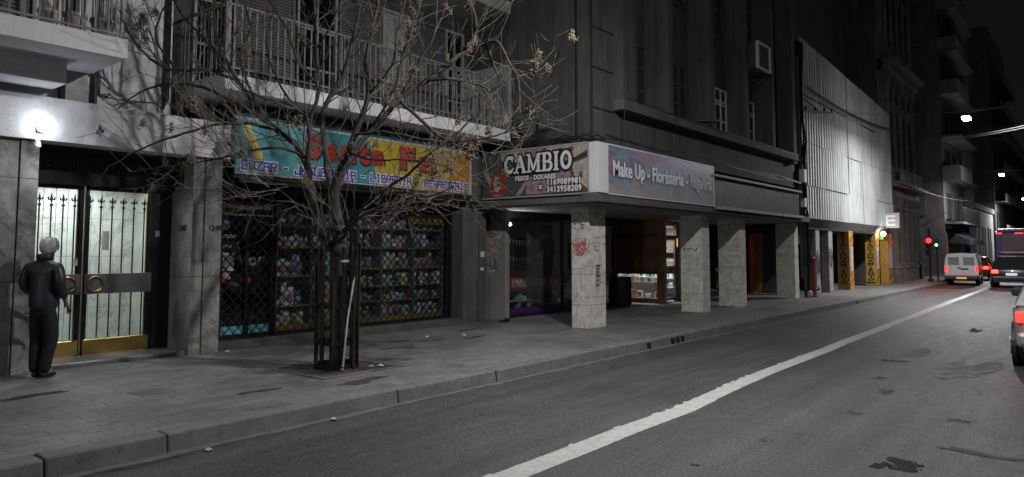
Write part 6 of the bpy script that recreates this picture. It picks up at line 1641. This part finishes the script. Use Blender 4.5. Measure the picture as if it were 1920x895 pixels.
def car(label, cat_, loc, rz, pm, L=3.9, W=1.66, Hh=1.45, light=6, group=None, name='parked_car', sedan=False, platetext=None):
    t = thing(name, label, cat_, loc, rz, group)
    # stations: x, z floor, z belt, half width belt, half width sill
    belt = .93
    st = [(0.0, .40, .82, .60*W/1.66*1.0, .62), (.06, .30, belt-.03, .74, .74), (.35, .24, belt, .81, .80), (1.0, .22, belt, .83, .82), (2.0, .22, belt-.01, .83, .82), (2.9, .22, belt-.05, .82, .81), (3.45, .24, .80, .77, .78), (3.78, .30, .70, .66, .70), (3.9, .38, .60, .5, .58)]
    kx, ky = L/3.9, W/1.66
    b = MB(); ring = []
    for (x, zf, zb, wb, ws) in st:
        x *= kx; wb *= ky; ws *= ky
        sec = [(ws*.9, zf), (ws, zf + .10), (ws*1.0 + .008, (zf+zb)/2), (wb, zb - .07), (wb*.94, zb), (0, zb + .02), (-wb*.94, zb), (-wb, zb - .07), (-ws - .008, (zf+zb)/2), (-ws, zf + .10), (-ws*.9, zf)]
        ring.append([len(b.v) + i for i in range(len(sec))]); b.v += [(x, y, z) for y, z in sec]
    n = 11
    for r0, r1 in zip(ring, ring[1:]):
        for i in range(n): b.f.append((r0[i], r0[(i+1) % n], r1[(i+1) % n], r1[i])); b.m.append(0)
    b.f.append(tuple(ring[0])); b.m.append(0); b.f.append(tuple(reversed(ring[-1]))); b.m.append(0)
    b.build('body', pm, t, local=True, smooth=True)
    # cabin
    xr, xf = (.75, 3.0) if sedan else (.10, 2.95)
    r0x, r1x = (1.15, 2.2) if sedan else (.42, 2.1)
    xr *= kx; xf *= kx; r0x *= kx; r1x *= kx; wb = .77*ky; wr = .60*ky; zb = belt - .01; zr = Hh
    base = [(xr, -wb), (xr + .25, -wb*1.02), (xf - .2, -wb), (xf, -wb*.85), (xf, wb*.85), (xf - .2, wb), (xr + .25, wb*1.02), (xr, wb)]
    roof = [(r0x, -wr*.95), (r0x + .25, -wr), (r1x - .15, -wr), (r1x, -wr*.9), (r1x, wr*.9), (r1x - .15, wr), (r0x + .25, wr), (r0x, wr*.95)]
    b = MB(); b.v += [(x, y, zb) for x, y in base] + [(x, y, zr - .05) for x, y in roof] + [(x + (.12 if x < (r0x+r1x)/2 else -.12), y*.85, zr) for x, y in roof]
    for lv in (0, 8):
        for i in range(8): j = (i+1) % 8; b.f.append((lv+i, lv+j, lv+8+j, lv+8+i)); b.m.append(0)
    b.f.append(tuple(range(16, 24))); b.m.append(0)
    b.build('roof', pm, t, local=True, bevel=.02)
    def lerp(p, q, s): return tuple(p[j] + (q[j]-p[j])*s for j in range(3))
    def pane(i, j, nm, u0=.06, u1=.94, v0=.12, v1=.93, off=.006):
        A_, B_ = (*base[i], zb), (*base[j], zb); C_, D_ = (*roof[j], zr-.05), (*roof[i], zr-.05)
        def pt(u, v): return Vector(lerp(lerp(A_, B_, u), lerp(D_, C_, u), v))
        P = [pt(u0, v0), pt(u1, v0), pt(u1, v1), pt(u0, v1)]; nn = (P[1]-P[0]).cross(P[3]-P[0]).normalized()
        cen = sum(P, Vector())/4
        if nn.dot(cen - Vector(((xr+xf)/2, 0, zb))) < 0: nn = -nn
        q = MB(); q.prism([p + nn*off for p in P], nn*.004); return q.build(nm, M['carglass'], t, local=True)
    pane(7, 0, 'rear_window'); pane(3, 4, 'windscreen', v0=.08)
    pane(1, 2, 'side_window', .02, .47); pane(1, 2, 'side_window', .50, .98); pane(5, 6, 'side_window', .02, .50); pane(5, 6, 'side_window', .53, .98)
    lm = taill('tail_light_glow', light)
    for s in (-1, 1):
        q = MB(); q.box(-.02 if not sedan else -.015, .10*kx, min(s*.50*ky, s*.755*ky), max(s*.50*ky, s*.755*ky), .68, .84); o = q.build('tail_light', lm if light else M['carglass'], t, local=True, bevel=.03)
        q = MB(); q.box(3.66*kx, 3.80*kx, min(s*.40, s*.62), max(s*.40, s*.62), .56, .68); q.build('headlight', M['carglass'], t, local=True, bevel=.03)
        q = MB(); q.box(xf - .55, xf - .42, min(s*(wb+.02), s*(wb+.22)), max(s*(wb+.02), s*(wb+.22)), zb + .02, zb + .16); q.build('mirror', M['trim'], t, local=True, bevel=.03)
        for x in (.66*kx, 3.12*kx):
            q = MB(); q.lathe((x, s*(.815*ky), .30), [(.36, -.03), (.36, .03)], 24, 'Y'); q.build('wheel_arch', M['black'], t, local=True)
            wheel(t, x, s*(W/2 - .07), .30, .19, s)
    q = MB(); q.box(-.07, .30, -.76*ky, .76*ky, .33, .55); o = q.build('bumper', pm, t, local=True, bevel=.06)
    q = MB(); q.box(-.074, .1, -.68*ky, .68*ky, .28, .34); q.build('bumper_strip', M['trim'], o, local=True)
    q = MB(); q.box(-.045, -.02, -.22, .22, .58, .70); q.build('number_plate', M['plate'] if light else M['white'], t, local=True)
    q = MB(); q.lathe((-.03, 0, .76), [(.04, 0), (.04, -.015)], 12, 'X'); q.build('badge', M['rim'], t, local=True)
    return t
car('silver hatchback cut off by the right edge of the picture, tail light glowing', 'car', (12.75, .25, 0), 0.0, paint('silver_paint', (.42, .42, .42), .5), 3.95, 1.68, 1.45, light=5, name='car')
car('dark hatchback with lit tail lights and bright number plate behind the bus', 'car', (41.0, 3.33, 0), R(1.5), paint('dark_paint', (.018, .018, .022), .3), 4.0, 1.72, 1.48, light=14, name='car')
car('red car with glowing tail light squeezed between the white van and the bus', 'car', (50.3, 5.95, 0), R(2), paint('red_paint', (.16, .012, .012), .2), 4.0, 1.7, 1.42, light=14, name='car')

# white van
t = thing('van', 'white delivery van seen from behind in the kerb lane at the corner', 'van', (42.7, 5.55, 0), R(4))
vp = paint('white_van_paint', (.74, .75, .77), 0)
W, Hh = .745, 1.60
b = MB(); sec = [(W*.96, .34), (W, .5), (W, .95), (W*.93, 1.35), (W*.84, 1.58), (W*.66, Hh), (0, Hh + .03)]
sec = sec + [(-y, z) for y, z in reversed(sec[:-1])]
rr_ = []
for (x, k, dz) in ((0, .965, 0), (.05, 1, 0), (2.3, 1, 0), (2.55, .99, -.02)):
    rr_.append([len(b.v) + i for i in range(len(sec))]); b.v += [(x, y*k, z + (dz if z > 1.2 else 0)) for y, z in sec]
n = len(sec)
for r0, r1 in zip(rr_, rr_[1:]):
    for i in range(n): b.f.append((r0[i], r0[(i+1) % n], r1[(i+1) % n], r1[i])); b.m.append(0)
b.f.append(tuple(rr_[0])); b.f.append(tuple(reversed(rr_[-1]))); b.m += [0, 0]
b.prism([(2.5, -W, .34), (4.05, -W, .34), (4.05, -W, .75), (3.55, -W, .92), (3.0, -W, 1.35), (2.5, -W, Hh - .08)], (0, 2*W, 0))
b.build('body', vp, t, local=True, bevel=.03)
q = MB(); q.prism([(3.02, -W*.9, 1.36), (3.56, -W*.9, .95), (3.57, W*.9, .95), (3.03, W*.9, 1.36)], (.02, 0, .01)); q.build('windscreen', M['carglass'], t, local=True)
for s in (-1, 1):
    q = MB(); q.box(-.012, .002, min(s*.015, s*.59), max(s*.015, s*.59), .50, 1.50); d = q.build('rear_door', vp, t, local=True, bevel=.006)
    q = MB(); q.box(-.018, -.010, min(s*.09, s*.56), max(s*.09, s*.56), 1.02, 1.42); q.build('rear_window', mat('frosted_pane', (.20, .21, .22), .3, bmp=0), d, local=True)
    q = MB(); q.box(-.02, .06, min(s*.61, s*.715), max(s*.61, s*.715), .68, .95); q.build('tail_light', taill('van_tail', 3 if s > 0 else 3), t, local=True, bevel=.01)
    q = MB(); q.box(2.55, 2.68, min(s*(W+.02), s*(W+.2)), max(s*(W+.02), s*(W+.2)), .98, 1.2); q.build('mirror', M['trim'], t, local=True, bevel=.03)
    q = MB(); q.box(2.55, 3.1, min(s*(W+.002), s*(W+.008)), max(s*(W+.002), s*(W+.008)), .98, 1.3); q.build('side_window', M['carglass'], t, local=True)
    for x in (.62, 3.3):
        q = MB(); q.lathe((x, s*(W-.02), .31), [(.37, -.03), (.37, .03)], 24, 'Y'); q.build('wheel_arch', M['black'], t, local=True)
        wheel(t, x, s*(W - .09), .30, .19, s)
q = MB(); q.box(-.10, .25, -.73, .73, .30, .50); bo = q.build('bumper', M['trim'], t, local=True, bevel=.03)
q = MB(); q.box(-.108, -.10, -.66, .66, .44, .49); q.build('reflective_strip', mat('red_reflector', (.5, .08, .04), .3, bmp=0), bo, local=True)
q = MB(); q.box(-.112, -.10, -.22, .22, .33, .42); q.build('number_plate', emit('amber_plate', (1, .62, .2), .5), bo, local=True)
q = MB(); q.box(-.02, -.012, -.30, .02, .78, .86); q.box(-.03, -.012, .02, .16, .84, .9); q.build('door_handle', M['trim'], t, local=True)

# city bus
t = thing('bus', 'blue and white city bus seen from behind with large rear window coloured pale for its reflection', 'bus', (52.5, 3.80, 0), R(2))
bp = paint('bus_blue', (.05, .10, .42), .1)
b = MB(); b.box(0, 11, -1.25, 1.25, .35, 2.92); b.build('body', bp, t, local=True, bevel=.10)
q = MB(); q.box(.1, 10.9, -1.1, 1.1, 2.90, 3.08); q.build('roof_pod', mat('bus_white', (.6, .6, .6), .5, bmp=0), t, local=True, bevel=.08)
q = MB(); q.box(-.03, .0, -.95, .88, 1.72, 2.72); rw = q.build('rear_window', mat('bus_window', (.16, .11, .12), .25, bmp=0), t, local=True, bevel=.02)  # reflection put into the glass colour as a pale reddish tone
q = MB(); q.box(-.05, -.03, -.98, .92, 1.62, 1.69); q.build('window_trim', M['rim'], t, local=True)
q = MB(); q.box(-.04, .0, -1.05, 1.05, 1.45, 1.60); q.build('dark_band', M['trim'], t, local=True)
q = MB(); q.box(-.03, .0, -1.0, 1.0, .95, 1.40); q.build('engine_cover', mat('bus_pale_blue', (.22, .26, .38), .4, bmp=0), t, local=True)
q = MB(); q.box(-.035, -.03, -.35, .25, 1.18, 1.32); q.build('route_strip', emit('bus_strip', (1, .9, .9), .6), t, local=True)
lm = taill('bus_tail', 11)
for s in (-1, 1):
    for z in (1.22, 1.02, .80):
        q = MB(); q.lathe((0, s*1.08, z), [(.085, 0), (.085, -.03), (.06, -.045)], 14, 'X'); q.build('tail_light', lm, t, local=True)
    q = MB(); q.box(-.03, .01, min(s*.85, s*1.15), max(s*.85, s*1.15), 2.76, 2.84); q.build('marker_light', taill('bus_marker', 4), t, local=True)
    q = MB(); 
    for k in range(5): q.box(1.0 + k*1.9, 2.7 + k*1.9, min(s*1.25, s*1.258), max(s*1.25, s*1.258), 1.5, 2.5)
    q.build('side_window', M['carglass'], t, local=True)
    for x in (2.6, 8.6): wheel(t, x, s*1.12, .48, .28, s)
q = MB(); q.box(-.03, .01, -.2, .2, 2.76, 2.83); q.build('marker_light', taill('bus_marker', 4), t, local=True)
q = MB(); q.box(-.08, .2, -1.2, 1.2, .35, .60); q.build('bumper', M['trim'], t, local=True, bevel=.03)
ld = bpy.data.lights.new('tail_glow', 'POINT'); ld.energy = 16; ld.color = (1, .07, .04); ld.shadow_soft_size = .3
lo = bpy.data.objects.new('tail_glow', ld); lo.location = (-.5, .9, 1.0); col.objects.link(lo); lo.parent = t

# ================================================================ THE MAN AT THE DOOR
def skin_mesh(verts, edges, radii, root=0, sub=2):
    me = bpy.data.meshes.new('sk'); me.from_pydata(verts, edges, [])
    o = bpy.data.objects.new('sk', me); col.objects.link(o)
    m = o.modifiers.new('s', 'SKIN'); m.use_smooth_shade = True; m.branch_smoothing = .6
    for i, r in enumerate(radii):
        rr = r if isinstance(r, tuple) else (r, r); me.skin_vertices[0].data[i].radius = rr
        me.skin_vertices[0].data[i].use_root = (i == root)
    u = o.modifiers.new('u', 'SUBSURF'); u.levels = sub; u.render_levels = sub
    dg = bpy.context.evaluated_depsgraph_get(); dg.update()
    out = bpy.data.meshes.new_from_object(o.evaluated_get(dg))
    bpy.data.objects.remove(o); bpy.data.meshes.remove(me)
    return out
def chain(defs):
    V_, E_2, R_ = [], [], []; idx = {}
    for (nm, par, p, r) in defs:
        idx[nm] = len(V_); V_.append(p); R_.append(r)
        if par: E_2.append((idx[par], idx[nm]))
    return V_, E_2, R_
def put(name, me, m, parent):
    me.name = name; me.materials.clear(); me.materials.append(m)
    for p in me.polygons: p.use_smooth = True
    o = bpy.data.objects.new(name, me); col.objects.link(o); o.parent = parent; return o
MAN = thing('person', 'white haired man in dark jacket and trousers standing at the lit door, seen from behind', 'person', (3.33, 10.18, .15), R(-54))
# local: +Y the way he faces, +X his right, z up
M['skin'] = mat('skin', (.36, .21, .15), .55, var=.1, bmp=0)
M['jacket'] = mat('grey_blue_jacket', (.030, .034, .043), .42, var=.35, scale=7, bmp=.5, bs=25)
M['trousers'] = mat('dark_trousers', (.010, .011, .014), .85, var=.3, scale=9, bmp=.4, bs=20)
M['shoe'] = mat('dark_shoe', (.022, .016, .014), .4, bmp=0); M['hair'] = mat('white_hair', (.78, .78, .77), .8, var=.25, scale=30, bmp=.8, bs=60)
def arm(s, hand):
    el = (s*.238, -.05, 1.13); wr = (s*.205, .11, .93) if hand else (s*.18, .16, .97)
    return el, wr
jr = [('pel', None, (0, 0, .92), (.135, .105)), ('waist', 'pel', (0, -.005, 1.05), (.150, .115)), ('chest', 'waist', (0, -.01, 1.24), (.168, .12)), ('upper', 'chest', (0, -.02, 1.38), (.145, .10)), ('neck', 'upper', (0, .02, 1.465), (.062, .060))]
body = [(a, b_, c, (d[0]*.8, d[1]*.8)) for a, b_, c, d in jr] + [('head0', 'neck', (0, .045, 1.53), (.055, .06)), ('head1', 'head0', (0, .06, 1.59), (.062, .070))]
for s, n_ in ((-1, 'l'), (1, 'r')):
    el, wr = arm(s, s > 0)
    body += [('sh' + n_, 'upper', (s*.175, -.02, 1.37), .055), ('el' + n_, 'sh' + n_, el, .042), ('wr' + n_, 'el' + n_, wr, .028), ('pa' + n_, 'wr' + n_, (wr[0] - s*.01, wr[1] + .05, wr[2] - .06), (.036, .020))]
    body += [('hip' + n_, 'pel', (s*.09, 0, .84), .085), ('kn' + n_, 'hip' + n_, (-.085 if s < 0 else .105, .02, .48), .055), ('an' + n_, 'kn' + n_, (-.06 if s < 0 else .055, -.03, .09), .040), ('to' + n_, 'an' + n_, (-.06 if s < 0 else .06, .12, .045), (.042, .03))]
    for k, (fx, fl) in enumerate(((-.024, .062), (-.008, .072), (.008, .068), (.024, .054))):
        p0 = (wr[0] - s*.01 + fx, wr[1] + .085, wr[2] - .095)
        body += [('f%d%s' % (k, n_), 'pa' + n_, p0, .0095), ('g%d%s' % (k, n_), 'f%d%s' % (k, n_), (p0[0], p0[1] + fl*.25, p0[2] - fl*.6), .0085), ('h%d%s' % (k, n_), 'g%d%s' % (k, n_), (p0[0], p0[1] + fl*.05, p0[2] - fl*1.0), .0075)]
    q0 = (wr[0] - s*.045, wr[1] + .05, wr[2] - .05)
    body += [('t0' + n_, 'pa' + n_, q0, .011), ('t1' + n_, 't0' + n_, (q0[0] - s*.012, q0[1] + .02, q0[2] - .035), .009)]
V_, E_2, R_ = chain(body)
bme = skin_mesh(V_, E_2, R_, 0, 2)
# face details joined into the same mesh
f = MB(); f.ball((0, .06, 1.62), 1.0, 20, 14, (.087, .103, .121)); f.ball((0, .155, 1.575), .017, 8, 6, (.8, 1.2, 1.4)); f.ball((-.088, .045, 1.585), .022, 8, 6, (.4, .8, 1.4)); f.ball((.088, .045, 1.585), .022, 8, 6, (.4, .8, 1.4))
f.ball((-.03, .148, 1.61), .011, 8, 6); f.ball((.03, .148, 1.61), .011, 8, 6); f.ball((0, .148, 1.54), .018, 8, 6, (1.3, .5, .35)); f.ball((0, .125, 1.51), .03, 8, 6, (1, .7, .7))
import bmesh
bm = bmesh.new(); bm.from_mesh(bme); tmp = f.mesh('f', M['skin']); bm.from_mesh(tmp); bm.to_mesh(bme); bm.free()
put('body', bme, M['skin'], MAN)
# jacket: torso, sleeves, hem, collar
jd = [('hem', None, (0, 0, .80), (.165, .135)), ('pel', 'hem', (0, 0, .92), (.188, .145)), ('w', 'pel', (0, -.005, 1.02), (.185, .142)), ('c', 'w', (0, -.015, 1.22), (.195, .145)), ('u', 'c', (0, -.025, 1.37), (.165, .115)), ('n', 'u', (0, -.005, 1.46), (.085, .082))]
for s, n_ in ((-1, 'l'), (1, 'r')):
    el, wr = arm(s, s > 0)
    jd += [('s' + n_, 'u', (s*.18, -.025, 1.37), (.082, .082)), ('m' + n_, 's' + n_, (s*.222, -.04, 1.25), .074), ('e' + n_, 'm' + n_, el, .062), ('w' + n_, 'e' + n_, (el[0] + (wr[0]-el[0])*.85, el[1] + (wr[1]-el[1])*.85, el[2] + (wr[2]-el[2])*.85), .050)]
V_, E_2, R_ = chain(jd); jk = put('jacket', skin_mesh(V_, E_2, R_, 0, 2), M['jacket'], MAN)
q = MB(); q.lathe((0, .0, 1.44), [(.092, 0), (.088, .075), (.080, .082), (.07, .01)], 16); q.build('collar', M['jacket'], jk, local=True, smooth=True)
q = MB(); q.tube([(-.16, -.168, 1.30), (-.06, -.176, 1.29), (.06, -.176, 1.29), (.16, -.168, 1.30)], .004, 5); q.tube([(-.15, -.13, .80), (0, -.15, .795), (.15, -.13, .80)], .006, 5); q.build('seam', M['black'], jk, local=True)
td = [('w', None, (0, 0, 1.04), (.13, .10)), ('p', 'w', (0, 0, .90), (.158, .125))]
for s, n_ in ((-1, 'l'), (1, 'r')):
    kx = -.085 if s < 0 else .105; ax = -.06 if s < 0 else .055
    td += [('h' + n_, 'p', (s*.085, 0, .78), (.105, .110)), ('k' + n_, 'h' + n_, (kx, .03, .48), (.080, .082)), ('c' + n_, 'k' + n_, ((kx+ax)/2, -.01, .27), (.070, .073)), ('a' + n_, 'c' + n_, (ax, -.02, .06), (.064, .068))]
V_, E_2, R_ = chain(td); put('trousers', skin_mesh(V_, E_2, R_, 0, 2), M['trousers'], MAN)
for s in (-1, 1):
    ax = -.06 if s < 0 else .055
    V_, E_2, R_ = chain([('a', None, (ax, -.055, .048), (.040, .042)), ('b', 'a', (ax, .03, .045), (.042, .040)), ('c', 'b', (ax + s*.01, .12, .036), (.044, .032)), ('d', 'c', (ax + s*.012, .175, .03), (.030, .022))])
    put('shoe', skin_mesh(V_, E_2, R_, 0, 2), M['shoe'], MAN)
# hair: shell round a bald crown, following the skull
HC = (0, .06, 1.62); HX, HY, HZ = .088, .104, .122
def hp(a, e, k=1.0):
    return (HC[0] + HX*k*math.cos(e)*math.cos(a), HC[1] + HY*k*math.cos(e)*math.sin(a), HC[2] + HZ*k*math.sin(e))
h = MB(); hr = random.Random(4); rings = []
for i in range(8):
    row = []
    for k in range(25):
        a = R(150 + 240*k/24)                      # from one temple round the back to the other
        back = .5 - .5*math.cos(2*PI*k/24)
        e0, e1 = R(-20 - 38*back), R(52 - 6*back)
        e = e0 + (e1 - e0)*i/7
        row.append(len(h.v)); h.v.append(hp(a, e, 1.10 + .03*math.sin(k*2.9 + i*1.7) - (.05 if i == 7 else 0) + .02*math.sin(k*5.1)))
    rings.append(row)
for r0, r1 in zip(rings, rings[1:]):
    for k in range(24): h.f.append((r0[k], r0[k+1], r1[k+1], r1[k])); h.m.append(0)
ho = h.build('hair', M['hair'], MAN, local=True, smooth=True); sm = ho.modifiers.new('t', 'SOLIDIFY'); sm.thickness = .012; sm.offset = -1
h2 = MB()
for k in range(900):
    u = hr.random(); a = R(150 + 240*u); back = .5 - .5*math.cos(2*PI*u)
    e = R(hr.uniform(-18 - 36*back, 54 - 6*back)); p = Vector(hp(a, e, 1.11)); d = Vector(hp(a, e - .22, 1.13 + hr.uniform(-.01, .03)))
    h2.tube([p, (p + d)/2 + Vector(hp(a, e, .03)) - Vector(hp(a, e, 0)), d], [.0016, .0014, .0005], 3, cap=False)
h2.build('hair_strands', M['hair'], MAN, local=True)
